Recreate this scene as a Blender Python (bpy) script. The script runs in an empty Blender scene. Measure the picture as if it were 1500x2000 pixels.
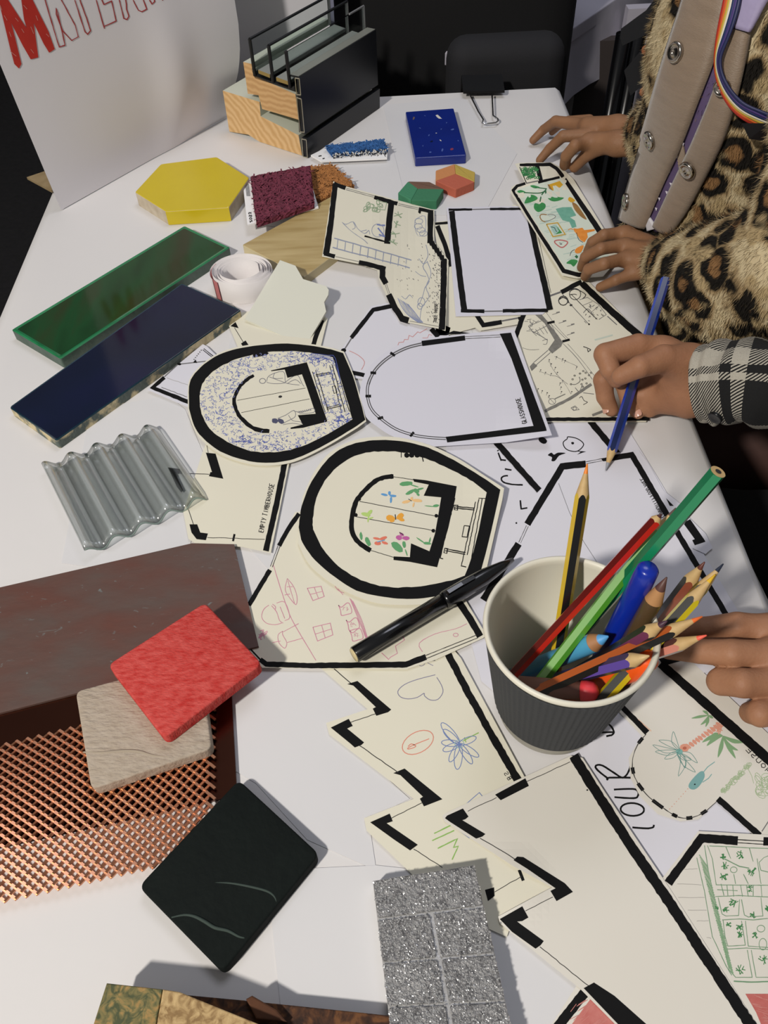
import bpy, bmesh, math, random
import numpy as np
from mathutils import Vector, Matrix
from mathutils.bvhtree import BVHTree
from mathutils.geometry import tessellate_polygon

random.seed(7)
rng = np.random.default_rng(7)
SC = bpy.context.scene
TT = 0.74          # height of the table top above the floor
CH = 0.50          # camera height above the table top

# ---------------------------------------------------------------- camera
F = 1600.0         # focal length in pixels of the 1500x2000 frame
_n = np.array([820 - 750, 2330 - 1000, F]); _n = _n / np.linalg.norm(_n)
_fw = np.array([0, 0, 1.0]) - _n[2] * _n; _fw /= np.linalg.norm(_fw)
_rt = np.cross(_n, _fw)

def P(x, y, h=0.0):
    """world point at height h above the table that photo pixel (x, y) shows"""
    d = np.array([x - 750, y - 1000, F]); s = (CH - h) / float(d @ _n)
    return Vector((float(d @ _rt) * s, float(d @ _fw) * s, TT + h))

def Wd(v):
    return Vector((float(v @ _rt), float(v @ _fw), -float(v @ _n)))

def ray(x, y):
    return Wd(np.array([x - 750, y - 1000, F])).normalized()

CAMP = Vector((0, 0, TT + CH))
cam = bpy.data.cameras.new('camera'); camo = bpy.data.objects.new('camera', cam)
SC.collection.objects.link(camo)
cam.sensor_fit = 'HORIZONTAL'; cam.sensor_width = 36.0; cam.lens = F / 1500 * 36.0
cam.clip_start = 0.01; cam.clip_end = 50
cx, cy, cz = Wd(np.array([1.0, 0, 0])), -Wd(np.array([0, 1.0, 0])), -Wd(np.array([0, 0, 1.0]))
m = Matrix((cx, cy, cz)).transposed().to_4x4(); m.translation = CAMP
camo.matrix_world = m
SC.camera = camo

# ---------------------------------------------------------------- light
SC.view_settings.view_transform = 'Standard'
SC.view_settings.look = 'None'
SC.view_settings.gamma = 1.0
SC.view_settings.use_curve_mapping = False
SC.view_settings.exposure = 0.0
W = bpy.data.worlds.new('dim_room'); SC.world = W; W.use_nodes = True
W.node_tree.nodes['Background'].inputs[0].default_value = (0.92, 0.95, 1.0, 1)
W.node_tree.nodes['Background'].inputs[1].default_value = 0.17

def area(name, loc, target, size, power, col):
    l = bpy.data.lights.new(name, 'AREA'); l.shape = 'DISK'; l.size = size; l.energy = power; l.color = col
    o = bpy.data.objects.new(name, l); SC.collection.objects.link(o)
    o.location = loc
    o.rotation_euler = (Vector(target) - Vector(loc)).to_track_quat('-Z', 'Y').to_euler()
    return o
area('ceiling_spot', (-1.25, -1.0, TT + 1.85), (0.05, 0.5, TT), 0.17, 60, (1.0, 0.945, 0.865))
area('fill_light', (0.3, 1.3, TT + 1.9), (0.0, 0.6, TT), 0.9, 8.5, (0.86, 0.88, 1.0))  # weak overhead fill added to soften the shadows, not a real fixture

# ---------------------------------------------------------------- helpers
def lin(h):
    h = h.lstrip('#'); c = [int(h[i:i+2], 16) / 255 for i in (0, 2, 4)]
    return tuple(x / 12.92 if x <= 0.04045 else ((x + 0.055) / 1.055) ** 2.4 for x in c) + (1.0,)

_M = {}
def M(name, col, rough=0.6, metal=0.0, var=None, bump=None, coat=0.0, trans=0.0, ior=1.5, spec=0.5, stretch=None, sss=0.0, sheen=0.0):
    """procedural material; var=(scale, colour2, contrast), bump=(scale, distance m, strength)"""
    if name in _M: return _M[name]
    mt = bpy.data.materials.new(name); mt.use_nodes = True; nt = mt.node_tree
    b = nt.nodes['Principled BSDF']
    b.inputs['Base Color'].default_value = lin(col); b.inputs['Roughness'].default_value = rough
    b.inputs['Metallic'].default_value = metal; b.inputs['IOR'].default_value = ior
    b.inputs['Coat Weight'].default_value = coat; b.inputs['Coat Roughness'].default_value = 0.08
    b.inputs['Transmission Weight'].default_value = trans
    b.inputs['Specular IOR Level'].default_value = spec
    b.inputs['Sheen Weight'].default_value = sheen
    if sss:
        b.inputs['Subsurface Weight'].default_value = sss
        b.inputs['Subsurface Radius'].default_value = (0.009, 0.004, 0.002); b.inputs['Subsurface Scale'].default_value = 0.6
    if var or bump:
        tc = nt.nodes.new('ShaderNodeTexCoord'); mp = nt.nodes.new('ShaderNodeMapping')
        nt.links.new(tc.outputs['Object'], mp.inputs['Vector'])
        if stretch: mp.inputs['Scale'].default_value = stretch[:3]
        if stretch and len(stretch) > 3: mp.inputs['Rotation'].default_value = (0, 0, stretch[3])
    if var:
        nz = nt.nodes.new('ShaderNodeTexNoise'); nz.inputs['Scale'].default_value = var[0]; nz.inputs['Detail'].default_value = 6
        cr = nt.nodes.new('ShaderNodeValToRGB'); k = var[2] if len(var) > 2 else 0.2
        cr.color_ramp.elements[0].position = 0.5 - k; cr.color_ramp.elements[1].position = 0.5 + k
        cr.color_ramp.elements[0].color = lin(col); cr.color_ramp.elements[1].color = lin(var[1])
        nt.links.new(mp.outputs[0], nz.inputs['Vector']); nt.links.new(nz.outputs['Fac'], cr.inputs[0])
        nt.links.new(cr.outputs[0], b.inputs['Base Color'])
    if bump:
        n2 = nt.nodes.new('ShaderNodeTexNoise'); n2.inputs['Scale'].default_value = bump[0]; n2.inputs['Detail'].default_value = 4
        bp = nt.nodes.new('ShaderNodeBump'); bp.inputs['Distance'].default_value = bump[1]
        bp.inputs['Strength'].default_value = bump[2] if len(bump) > 2 else 1.0
        nt.links.new(mp.outputs[0], n2.inputs['Vector']); nt.links.new(n2.outputs['Fac'], bp.inputs['Height'])
        nt.links.new(bp.outputs[0], b.inputs['Normal'])
    _M[name] = mt
    return mt

def tag(o, label=None, cat=None, group=None, kind=None):
    if label: o['label'] = label
    if cat: o['category'] = cat
    if group: o['group'] = group
    if kind: o['kind'] = kind
    return o

def root(name, loc, label, cat, group=None):
    o = bpy.data.objects.new(name, None); SC.collection.objects.link(o)
    o.empty_display_size = 0.01
    o.location = loc; return tag(o, label, cat, group)

def wloc(o):
    v = Vector(o.location)
    while o.parent: o = o.parent; v += Vector(o.location)
    return v

def mesh(name, vs, fs, mats, parent=None, smooth=False, fmat=None, origin=None, uv=None):
    """one mesh object from world coordinates"""
    if origin is None:
        origin = wloc(parent) if parent else Vector(np.mean(np.array([tuple(v) for v in vs]), axis=0))
    if not parent: origin = Vector((origin[0], origin[1], min(v[2] for v in vs)))
    me = bpy.data.meshes.new(name)
    me.from_pydata([(v[0] - origin[0], v[1] - origin[1], v[2] - origin[2]) for v in vs], [], fs)
    for mm in (mats if isinstance(mats, (list, tuple)) else [mats]): me.materials.append(mm)
    if fmat is not None: me.polygons.foreach_set('material_index', fmat)
    if smooth: me.polygons.foreach_set('use_smooth', [True] * len(me.polygons))
    if uv is not None:
        l = me.uv_layers.new(name='UVMap')
        for lp in me.loops: l.data[lp.index].uv = uv[lp.vertex_index]
    me.update()
    o = bpy.data.objects.new(name, me); SC.collection.objects.link(o)
    if parent: o.parent = parent
    else: o.location = origin
    return o

def from_bm(name, bm, mats, parent=None, smooth=False):
    bm.verts.index_update()
    vs = [v.co.copy() for v in bm.verts]; fs = [[v.index for v in f.verts] for f in bm.faces]
    fm = [f.material_index for f in bm.faces]
    bm.free()
    return mesh(name, vs, fs, mats, parent, smooth, fm)

def rounded(pts, r, n=5):
    """round the corners of a world polygon (list of Vectors, closed)"""
    out = []
    k = len(pts)
    for i in range(k):
        a, b, c = pts[i-1], pts[i], pts[(i+1) % k]
        rr = r[i] if isinstance(r, (list, tuple)) else r
        u = (a - b); w = (c - b); t = min(rr, u.length * .45, w.length * .45)
        if t < 1e-5: out.append(b.copy()); continue
        p0 = b + u.normalized() * t; p1 = b + w.normalized() * t
        for j in range(n + 1):
            s = j / n
            out.append(p0 * (1-s)**2 + b * 2*s*(1-s) + p1 * s**2)
    return out

def slab(name, top, thick, mats, parent=None, bev=0.0008, seg=2, inset=None, side=None, sidemat=None, smooth=True):
    """prism under the polygon `top`; material 0 on top, 1 on the sides (if two are given)"""
    bm = bmesh.new()
    tv = [bm.verts.new(p) for p in top]
    bv = [bm.verts.new(p - Vector((0, 0, thick))) for p in top]
    ft = bm.faces.new(tv); bm.faces.new(list(reversed(bv)))
    if ft.normal.z < 0 or True:
        ft.normal_update()
    k = len(tv)
    ms = mats if isinstance(mats, (list, tuple)) else [mats]
    for i in range(k):
        f = bm.faces.new((tv[(i+1) % k], tv[i], bv[i], bv[(i+1) % k]))
        f.material_index = (sidemat[i] if sidemat else (1 if len(ms) > 1 else 0))
    bmesh.ops.recalc_face_normals(bm, faces=bm.faces)
    if inset:
        r = bmesh.ops.inset_region(bm, faces=[ft], thickness=inset[0], depth=inset[1])
        for f in r['faces']: f.material_index = inset[2]
    elif bev:
        es = [e for e in ft.edges]
        bmesh.ops.bevel(bm, geom=es, offset=bev, segments=seg, affect='EDGES', profile=0.5, material=-1)
    o = from_bm(name, bm, ms, parent, False)
    return o

def sm_auto(o, ang=35):
    me = o.data
    me.polygons.foreach_set('use_smooth', [True] * len(me.polygons))
    try: me.set_sharp_from_angle(angle=math.radians(ang))
    except Exception: pass
    return o

def tube(pts, radii, seg=10, closed=False, cap=True, flat=1.0, up=None):
    """swept round tube: returns (verts, faces, uv)"""
    pts = [Vector(p) for p in pts]; n = len(pts)
    if not isinstance(radii, (list, tuple)): radii = [radii] * n
    vs, fs, uv = [], [], []
    ref = Vector(up) if up else None
    acc = 0
    for i, p in enumerate(pts):
        t = (pts[(i+1) % n] - pts[i-1]) if closed else (pts[min(i+1, n-1)] - pts[max(i-1, 0)])
        if t.length < 1e-9: t = Vector((0, 0, 1))
        t.normalize()
        if ref is None:
            ref = Vector((0, 0, 1)) if abs(t.z) < .9 else Vector((1, 0, 0))
        a = ref - t * ref.dot(t)
        if a.length < 1e-6: a = t.orthogonal()
        a.normalize(); b = t.cross(a); ref = a
        if i: acc += (p - pts[i-1]).length
        for k in range(seg):
            q = 2 * math.pi * k / seg
            vs.append(p + a * (math.cos(q) * radii[i] * flat) + b * (math.sin(q) * radii[i]))
            uv.append((acc, q))
    m = n if closed else n - 1
    for i in range(m):
        for k in range(seg):
            j = (i + 1) % n
            fs.append((i*seg + k, i*seg + (k+1) % seg, j*seg + (k+1) % seg, j*seg + k))
    if cap and not closed:
        fs.append(tuple(reversed(range(seg)))); fs.append(tuple(range((n-1)*seg, n*seg)))
    return vs, fs, uv

class MB:
    def __init__(s): s.v = []; s.f = []; s.m = []
    def add(s, vs, fs, mi=0):
        o = len(s.v); s.v += [Vector(v) for v in vs]; s.f += [tuple(i + o for i in f) for f in fs]; s.m += [mi] * len(fs); return s
    def box(s, c, sx, sy, sz, ax=None, mi=0):
        ax = ax or (Vector((1, 0, 0)), Vector((0, 1, 0)), Vector((0, 0, 1)))
        c = Vector(c); vs = []
        for i in (-1, 1):
            for j in (-1, 1):
                for k in (-1, 1): vs.append(c + ax[0]*sx*i/2 + ax[1]*sy*j/2 + ax[2]*sz*k/2)
        return s.add(vs, [(0,1,3,2),(4,6,7,5),(0,4,5,1),(2,3,7,6),(0,2,6,4),(1,5,7,3)], mi)
    def tube(s, pts, r, seg=8, mi=0, **k):
        v, f, _ = tube(pts, r, seg, **k); return s.add(v, f, mi)
    def build(s, name, mats, parent=None, smooth=False):
        return mesh(name, s.v, s.f, mats, parent, smooth, s.m)

# --- flat pictures on paper: everything is laid out on the sheet's own plane ---
def clean(pts):
    out = []
    for p in pts:
        if not out or (abs(p[0]-out[-1][0]) + abs(p[1]-out[-1][1])) > 1e-3: out.append(p)
    if len(out) > 2 and abs(out[0][0]-out[-1][0]) + abs(out[0][1]-out[-1][1]) < 1e-3: out.pop()
    return out

def smooth_path(pts, n=6, closed=False):
    """Catmull-Rom through pts"""
    k = len(pts); out = []
    rngi = range(k) if closed else range(k - 1)
    for i in rngi:
        if closed: a, b, c, d = pts[(i-1) % k], pts[i], pts[(i+1) % k], pts[(i+2) % k]
        else: a, b, c, d = pts[max(i-1, 0)], pts[i], pts[i+1], pts[min(i+2, k-1)]
        for j in range(n):
            t = j / n; t2, t3 = t*t, t*t*t
            out.append(tuple(.5*((2*b[q]) + (-a[q]+c[q])*t + (2*a[q]-5*b[q]+4*c[q]-d[q])*t2 + (-a[q]+3*b[q]-3*c[q]+d[q])*t3) for q in (0, 1)))
    if not closed: out.append(tuple(pts[-1][:2]))
    return out

class Sheet:
    """a cut-out sheet: outline traced in photo pixels, laid at height z; lifts=[(px,py,radius,height)]"""
    def __init__(s, z, lifts=()):
        s.z = z; s.lifts = lifts; s.parts = {}; s.wl = []
    def hz(s, x, y):
        h = s.z
        for lf in s.lifts:
            if callable(lf): h += lf(x, y); continue
            a, b, r, d = lf
            q = math.hypot(x-a, y-b) / r
            if q < 1: h += d * (1-q*q)**2
        return h
    def pt(s, x, y, dz=0.0):
        return P(x, y, s.hz(x, y) + dz)
    def paper(s, name, outline, mat, label, cat='paper cutout', group=None, thick=0.00025, grid=14):
        bm = bmesh.new()
        vs = [bm.verts.new((x, y, 0)) for x, y in clean(outline)]
        bm.faces.new(vs).normal_update()
        if s.lifts:
            x0, x1 = min(v.co.x for v in vs), max(v.co.x for v in vs); y0, y1 = min(v.co.y for v in vs), max(v.co.y for v in vs)
            for a, b, ax in ((x0, x1, 0), (y0, y1, 1)):
                c = a + grid
                while c < b:
                    co = (c, 0, 0) if ax == 0 else (0, c, 0); no = (1, 0, 0) if ax == 0 else (0, 1, 0)
                    bmesh.ops.bisect_plane(bm, geom=bm.verts[:] + bm.edges[:] + bm.faces[:], plane_co=co, plane_no=no)
                    c += grid
        bmesh.ops.triangulate(bm, faces=bm.faces[:])
        r = bmesh.ops.extrude_face_region(bm, geom=bm.faces[:])
        low = set(v for v in r['geom'] if isinstance(v, bmesh.types.BMVert))
        for v in bm.verts:
            q = s.pt(v.co.x, v.co.y)
            if v in low: q.z -= thick
            v.co = q
        bmesh.ops.recalc_face_normals(bm, faces=bm.faces)
        s.o = from_bm(name, bm, [mat]); tag(s.o, label, cat, group)
        return s.o
    def _buf(s, key): return s.parts.setdefault(key, MB())
    def fill(s, key, pts, lvl=1, holes=()):
        loops = [[Vector((x, y, 0)) for x, y in clean(pts)]] + [[Vector((x, y, 0)) for x, y in clean(h)] for h in holes]
        tr = tessellate_polygon(loops); allp = [q for l in loops for q in l]
        if s.lifts:
            bm = bmesh.new(); vv = [bm.verts.new(q) for q in allp]
            for t in tr:
                try: bm.faces.new([vv[i] for i in t])
                except ValueError: pass
            xs = [v.co.x for v in vv]; ys = [v.co.y for v in vv]
            for a, b, ax in ((min(xs), max(xs), 0), (min(ys), max(ys), 1)):
                c = a + 14
                while c < b:
                    bmesh.ops.bisect_plane(bm, geom=bm.verts[:] + bm.edges[:] + bm.faces[:], plane_co=(c, 0, 0) if ax == 0 else (0, c, 0), plane_no=(1, 0, 0) if ax == 0 else (0, 1, 0))
                    c += 14
            bmesh.ops.triangulate(bm, faces=bm.faces[:])
            bm.verts.index_update()
            allp = [v.co.copy() for v in bm.verts]; tr = [[v.index for v in f.verts] for f in bm.faces]; bm.free()
        b_ = s._buf(key)
        if key == 'k' and hasattr(s, 'wl'): b_ = MB(); s.wl.append(b_)
        dz = .00009*lvl + random.uniform(0, .00005)
        b_.add([s.pt(q.x, q.y, dz) for q in allp], tr)
    def line(s, key, pts, w, jit=0.0, lvl=1, step=7.0, closed=False):
        """ribbon of pixel width w (or (w0, w1)) through pts, on the sheet"""
        pts = [tuple(p[:2]) for p in pts]
        if closed: pts = pts + [pts[0]]
        w0, w1 = (w if isinstance(w, tuple) else (w, w))
        tot = sum(math.dist(pts[i], pts[i+1]) for i in range(len(pts)-1)) or 1
        # resample
        q = []; acc = 0
        for i in range(len(pts)-1):
            L = math.dist(pts[i], pts[i+1]); k = max(1, int(L/step))
            for j in range(k):
                t = j/k; q.append((pts[i][0]+(pts[i+1][0]-pts[i][0])*t, pts[i][1]+(pts[i+1][1]-pts[i][1])*t, (acc+L*t)/tot))
            acc += L
        q.append((pts[-1][0], pts[-1][1], 1.0))
        V, Fc = [], []; dz = .00009*lvl + random.uniform(0, .00005)
        for i, (x, y, t) in enumerate(q):
            a = q[max(i-1, 0)]; b = q[min(i+1, len(q)-1)]
            dx, dy = b[0]-a[0], b[1]-a[1]; L = math.hypot(dx, dy) or 1
            # mitre
            if 0 < i < len(q)-1:
                d1 = (x-a[0], y-a[1]); d2 = (b[0]-x, b[1]-y); l1 = math.hypot(*d1) or 1; l2 = math.hypot(*d2) or 1
                c = (d1[0]*d2[0]+d1[1]*d2[1])/l1/l2; mt = 1/max(.6, math.sqrt(max(0, (1+c)/2)))
            else: mt = 1
            hw = (w0+(w1-w0)*t)/2*mt
            nx, ny = -dy/L, dx/L
            for sg in (1, -1):
                h = hw + random.uniform(-jit, jit)
                V.append(s.pt(x+nx*h*sg, y+ny*h*sg, dz))
        for i in range(len(q)-1): Fc.append((2*i, 2*i+1, 2*i+3, 2*i+2))
        b_ = s._buf(key)
        if key == 'k' and w0+w1 >= 9 and hasattr(s, 'wl'): b_ = MB(); s.wl.append(b_)
        b_.add(V, Fc)
    def blob(s, key, x, y, rx, ry, ang=0, lvl=1, n=10, jit=.1):
        ca, sa = math.cos(ang), math.sin(ang); pts = []
        for k in range(n):
            q = 2*math.pi*k/n; r = 1+random.uniform(-jit, jit); u, v = rx*r*math.cos(q), ry*r*math.sin(q)
            pts.append((x+u*ca-v*sa, y+u*sa+v*ca))
        s.fill(key, pts, lvl)
    def ring(s, key, x, y, rx, ry, w, ang=0, lvl=1, n=16, a0=0, a1=2*math.pi):
        ca, sa = math.cos(ang), math.sin(ang)
        s.line(key, [(x+rx*math.cos(q)*ca-ry*math.sin(q)*sa, y+rx*math.cos(q)*sa+ry*math.sin(q)*ca) for q in [a0+(a1-a0)*k/n for k in range(n+1)]], w, lvl=lvl)
    def text(s, key, txt, a, b, hgt, w=1.1, side=1, lvl=1, gap=.35):
        """stroke lettering from pixel a to pixel b, letter height hgt px, tops towards `side` of the baseline"""
        n = sum(.6 if c == ' ' else 1 for c in txt)
        dx, dy = b[0]-a[0], b[1]-a[1]; L = math.hypot(dx, dy); ux, uy = dx/L, dy/L; nx, ny = uy*side, -ux*side
        st = L/n; x = 0
        for c in txt:
            if c != ' ':
                cw = st*(1-gap)
                for stroke in FONT[c]:
                    pts = []
                    for (u, v) in stroke:
                        uu = x + u*cw + random.uniform(-.03, .03)*cw; vv = v*hgt + random.uniform(-.04, .04)*hgt
                        pts.append((a[0]+ux*uu+nx*vv, a[1]+uy*uu+ny*vv))
                    s.line(key, pts, w, lvl=lvl, step=50)
                x += st
            else: x += st*.6
    def finish(s, table):
        """table: key -> (part name, material)"""
        for mb in s.wl:
            mb.build('marker_wall', [table['k'][1]], s.o)
        for key, mb in s.parts.items():
            if not mb.f: continue
            nm, mt = table[key]
            if key == 'k' and nm == 'marker_walls': nm = 'ink_marks'
            mb.build(nm, [mt], s.o)['kind'] = 'stuff'

FONT = {
 'A': [[(0,0),(.5,1),(1,0)],[(.2,.4),(.8,.4)]], 'B': [[(0,0),(0,1),(.8,.85),(.7,.55),(0,.52),(.9,.4),(.8,.05),(0,0)]],
 'C': [[(1,.85),(.5,1),(.05,.6),(.1,.2),(.5,0),(1,.12)]], 'D': [[(0,0),(0,1),(.7,.85),(1,.5),(.7,.1),(0,0)]],
 'E': [[(1,1),(0,1),(0,0),(1,0)],[(0,.5),(.8,.5)]], 'F': [[(1,1),(0,1),(0,0)],[(0,.5),(.8,.5)]],
 'G': [[(1,.85),(.5,1),(.05,.6),(.1,.2),(.5,0),(1,.15),(1,.45),(.6,.45)]], 'H': [[(0,0),(0,1)],[(1,0),(1,1)],[(0,.5),(1,.5)]],
 'I': [[(.5,0),(.5,1)]], 'L': [[(0,1),(0,0),(1,0)]], 'M': [[(0,0),(.1,1),(.5,.35),(.9,1),(1,0)]], 'N': [[(0,0),(0,1),(1,0),(1,1)]],
 'O': [[(.5,1),(.05,.7),(.05,.3),(.5,0),(.95,.3),(.95,.7),(.5,1)]], 'P': [[(0,0),(0,1),(.9,.85),(.85,.5),(0,.45)]],
 'R': [[(0,0),(0,1),(.9,.85),(.85,.5),(0,.45),(1,0)]], 'S': [[(1,.85),(.5,1),(.05,.8),(.2,.55),(.85,.42),(.9,.12),(.5,0),(0,.12)]],
 'T': [[(0,1),(1,1)],[(.5,1),(.5,0)]], 'U': [[(0,1),(.05,.2),(.5,0),(.95,.2),(1,1)]], 'Y': [[(0,1),(.5,.5)],[(1,1),(.4,0)]],
 'Z': [[(0,1),(1,1),(0,0),(1,0)]], '-': [[(.2,.5),(.8,.5)]], '5': [[(1,1),(.1,1),(.1,.55),(.8,.6),(.9,.2),(.5,0),(0,.1)]],
 '0': [[(.5,1),(.05,.7),(.05,.3),(.5,0),(.95,.3),(.95,.7),(.5,1)]], '2': [[(.05,.8),(.5,1),(.9,.75),(0,0),(1,0)]], '3': [[(0,.95),(.8,.95),(.4,.55),(.95,.3),(.5,0),(0,.1)]],
}

# ================================================================ the room
def D(x, y, dep):
    """world point on the ray of pixel (x, y) at distance dep along the lens axis"""
    return CAMP + Wd(np.array([x - 750, y - 1000, F]) * (dep / F))
def PY(x, y, Y):
    r = ray(x, y); return CAMP + r * (Y / r.y)

m_floor = M('dark_carpet', '#161517', .95, var=(60, '#201e20', .2), bump=(400, .002))
fl = mesh('floor', [(-3, -2, 0), (3, -2, 0), (3, 4.5, 0), (-3, 4.5, 0)], [(0, 1, 2, 3)], m_floor); fl['kind'] = 'structure'
m_wall = M('dark_wall', '#1b1a1c', .9, var=(3, '#222124', .3))
w = mesh('wall_back', [(-3, 4.5, 0), (3, 4.5, 0), (3, 4.5, 3), (-3, 4.5, 3)], [(0, 1, 2, 3)], m_wall); w['kind'] = 'structure'
w = mesh('wall_left', [(-3, -2, 0), (-3, 4.5, 0), (-3, 4.5, 3), (-3, -2, 3)], [(0, 1, 2, 3)], m_wall); w['kind'] = 'structure'

# ---- the table under its white paper
XL, XR, YF, YN = -0.375, 0.268, 1.156, -0.34
m_paper = M('white_paper', '#dcd9d7', .75, var=(4, '#d8d6d6', .3), bump=(9, .003, .35))
m_leg = M('table_metal', '#2a2a2c', .4, .8)
t = root('table', (0, .4, 0), 'long rectangular table covered by white paper, standing on metal legs', 'table')
top = [Vector((XL, YN, TT - .001)), Vector((XR, YN, TT - .001)), Vector((XR, YF, TT - .001)), Vector((XL, YF, TT - .001))]
slab('table_top', rounded(top, .012), .028, [M('table_board', '#cfcac2', .5)], t, bev=.002)
for x in (XL + .05, XR - .05):
    for y in (YN + .06, YF - .06):
        MB().tube([(x, y, .0), (x, y, TT - .029)], .014, 12).build('leg', [m_leg], t, True)
# paper cover: a sheet over the top that folds down over the right-hand edge and the left edge
bm = bmesh.new()
NX, NY = 36, 60
def cover(u, v):
    y = YN - .004 + (YF - YN + .005) * v
    prof = [(XL - .035, -.045), (XL - .006, -.003), (XL + .004, .0), (XR - .003, .0), (XR + .004, -.005), (XR + .013, -.035), (XR + .035 + .02 * math.sin(6 * y), -.075 - .015 * math.sin(3 * y + 1))]
    if y > .78: prof[5] = (XR + .006, -.02); prof[6] = (XR + .008, -.027)
    if y > .2: prof[0] = (XL - .012, -.02)
    us = [0, .03, .05, .93, .945, .97, 1]
    for i in range(6):
        if u <= us[i + 1] + 1e-9:
            q = (u - us[i]) / (us[i + 1] - us[i]); a, b = prof[i], prof[i + 1]
            return Vector((a[0] + (b[0] - a[0]) * q, y, TT + a[1] + (b[1] - a[1]) * q))
us = sorted(set([0, .015, .03, .05, .93, .9375, .945, .9575, .97, .985, 1] + [.05 + .88 * i / 30 for i in range(31)]))
g = [[bm.verts.new(cover(u, j / NY)) for u in us] for j in range(NY + 1)]
for j in range(NY):
    for i in range(len(us) - 1): bm.faces.new((g[j][i], g[j][i + 1], g[j + 1][i + 1], g[j + 1][i]))
o = from_bm('paper_cover', bm, [m_paper], None, True)
tag(o, 'large white paper sheet covering the whole table top and folded over its edges', 'paper cover')

# loose white sheets lying directly on the cover
m_white = M('loose_white_paper', '#d9d8d8', .7, var=(6, '#d5d4d6', .3), bump=(12, .002, .3))
m_lav = M('bright_white_card', '#d6d5df', .6, bump=(14, .001, .25))
m_cream = M('cream_card', '#dedbc9', .7, var=(5, '#dad6c4', .3), bump=(60, .0002, .3))
def loose(label, pts, z, lifts=(), mt=None):
    s = Sheet(z, lifts); o = s.paper('paper_sheet', pts, mt or m_white, label, 'paper'); return s
loose('blank white sheet under the corrugated glass and the blue tile', [(176, 800), (330, 772), (362, 800), (409, 915), (372, 1062), (205, 1110), (120, 1100)], .0004)
loose('blank white sheet at the far end under the blue speckled block', [(748, 205), (905, 190), (1010, 300), (945, 420), (790, 420), (770, 300)], .0004)
loose('blank white sheet under the maroon sample and the wood board', [(560, 330), (770, 300), (800, 420), (700, 470), (520, 440)], .0008)
loose('blank white sheet between the red tile and the zigzag plan', [(455, 1310), (640, 1312), (722, 1385), (640, 1415), (800, 1560), (720, 1600), (735, 1700), (600, 1640), (500, 1530), (450, 1500)], .0004)
loose('blank white sheet at the bottom under the silver tile', [(520, 1700), (735, 1690), (1010, 1720), (1150, 1925), (1080, 2080), (560, 2080)], .0006)
loose('blank greyish sheet beside the blue tile, mostly under the sawtooth cards', [(455, 640), (560, 560), (760, 560), (920, 640), (1000, 900), (930, 1180), (600, 1200), (470, 1050), (420, 800)], .0004)

# ---- poster standing at the back left with hand-drawn red letters
m_post = M('poster_paper', '#e6e3e6', .65, var=(5, '#e1dee3', .3), bump=(5, .004, .3))
def edge_pts(px, Y):
    return [PY(x, y, Y) for x, y in px]
A = P(120, 412); B = P(440, 231)
Le = edge_pts([(120, 412), (60, 271), (0, 130), (-60, -11)], A.y)
Re = edge_pts([(440, 231), (465, 150), (470, 105), (467, 50), (459, 0), (448, -50)], B.y)
def edge_at(E, z):
    for i in range(len(E) - 1):
        if z <= E[i + 1].z or i == len(E) - 2:
            q = (z - E[i].z) / (E[i + 1].z - E[i].z); return E[i].lerp(E[i + 1], q) if q <= 1 else E[i] + (E[i + 1] - E[i]) * q
bm = bmesh.new(); NU, NV = 40, 30; gg = []
nn = (B - A).cross(Vector((0, 0, 1))).normalized()
for j in range(NV + 1):
    z = TT + .001 + .42 * j / NV; row = []
    l, r = edge_at(Le, z), edge_at(Re, z)
    for i in range(NU + 1):
        u = i / NU; p = l.lerp(r, u)
        dent = -.007 * math.exp(-((u - .66) / .09) ** 2) * math.exp(-((j / NV - .18) / .16) ** 2)
        p = p + nn * (.006 * math.sin(u * 5 + j * .1) * (j / NV) + dent * -1)
        p.z = z; row.append(bm.verts.new(p))
    gg.append(row)
for j in range(NV):
    for i in range(NU): bm.faces.new((gg[j][i], gg[j][i + 1], gg[j + 1][i + 1], gg[j + 1][i]))
bm2 = bm.copy(); bm2.normal_update(); pb = BVHTree.FromBMesh(bm2)
poster = from_bm('poster', bm, [m_post], None, True)
tag(poster, 'tall white paper poster with red hand-drawn letters standing on the table at the back left', 'poster')

class Surf(Sheet):
    """drawing laid on a curved surface (bvh)"""
    def __init__(s, bvh, off=.0005): s.bvh = bvh; s.off = off; s.parts = {}; s.lifts = ()
    def pt(s, x, y, dz=0.0):
        d = ray(x, y); h = s.bvh.ray_cast(CAMP, d)
        if h[0] is None:
            h = s.bvh.find_nearest(CAMP + d * 1.1); return h[0]
        return h[0] - d * (s.off + dz)
ps = Surf(pb)
ps.fill('red', [(40, -40), (82, 55), (128, 170), (-10, 0)][:0] or [(-14, -45), (8, 45), (20, 95), (28, 125), (37, 134), (42, 125), (30, 75), (22, 45), (45, 90), (60, 116), (75, 112), (70, 75), (66, 45), (85, 85), (96, 103), (107, 96), (95, 62), (64, 0), (48, -40), (36, -40), (47, 38), (52, 55), (16, 0), (-2, -45)])
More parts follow.
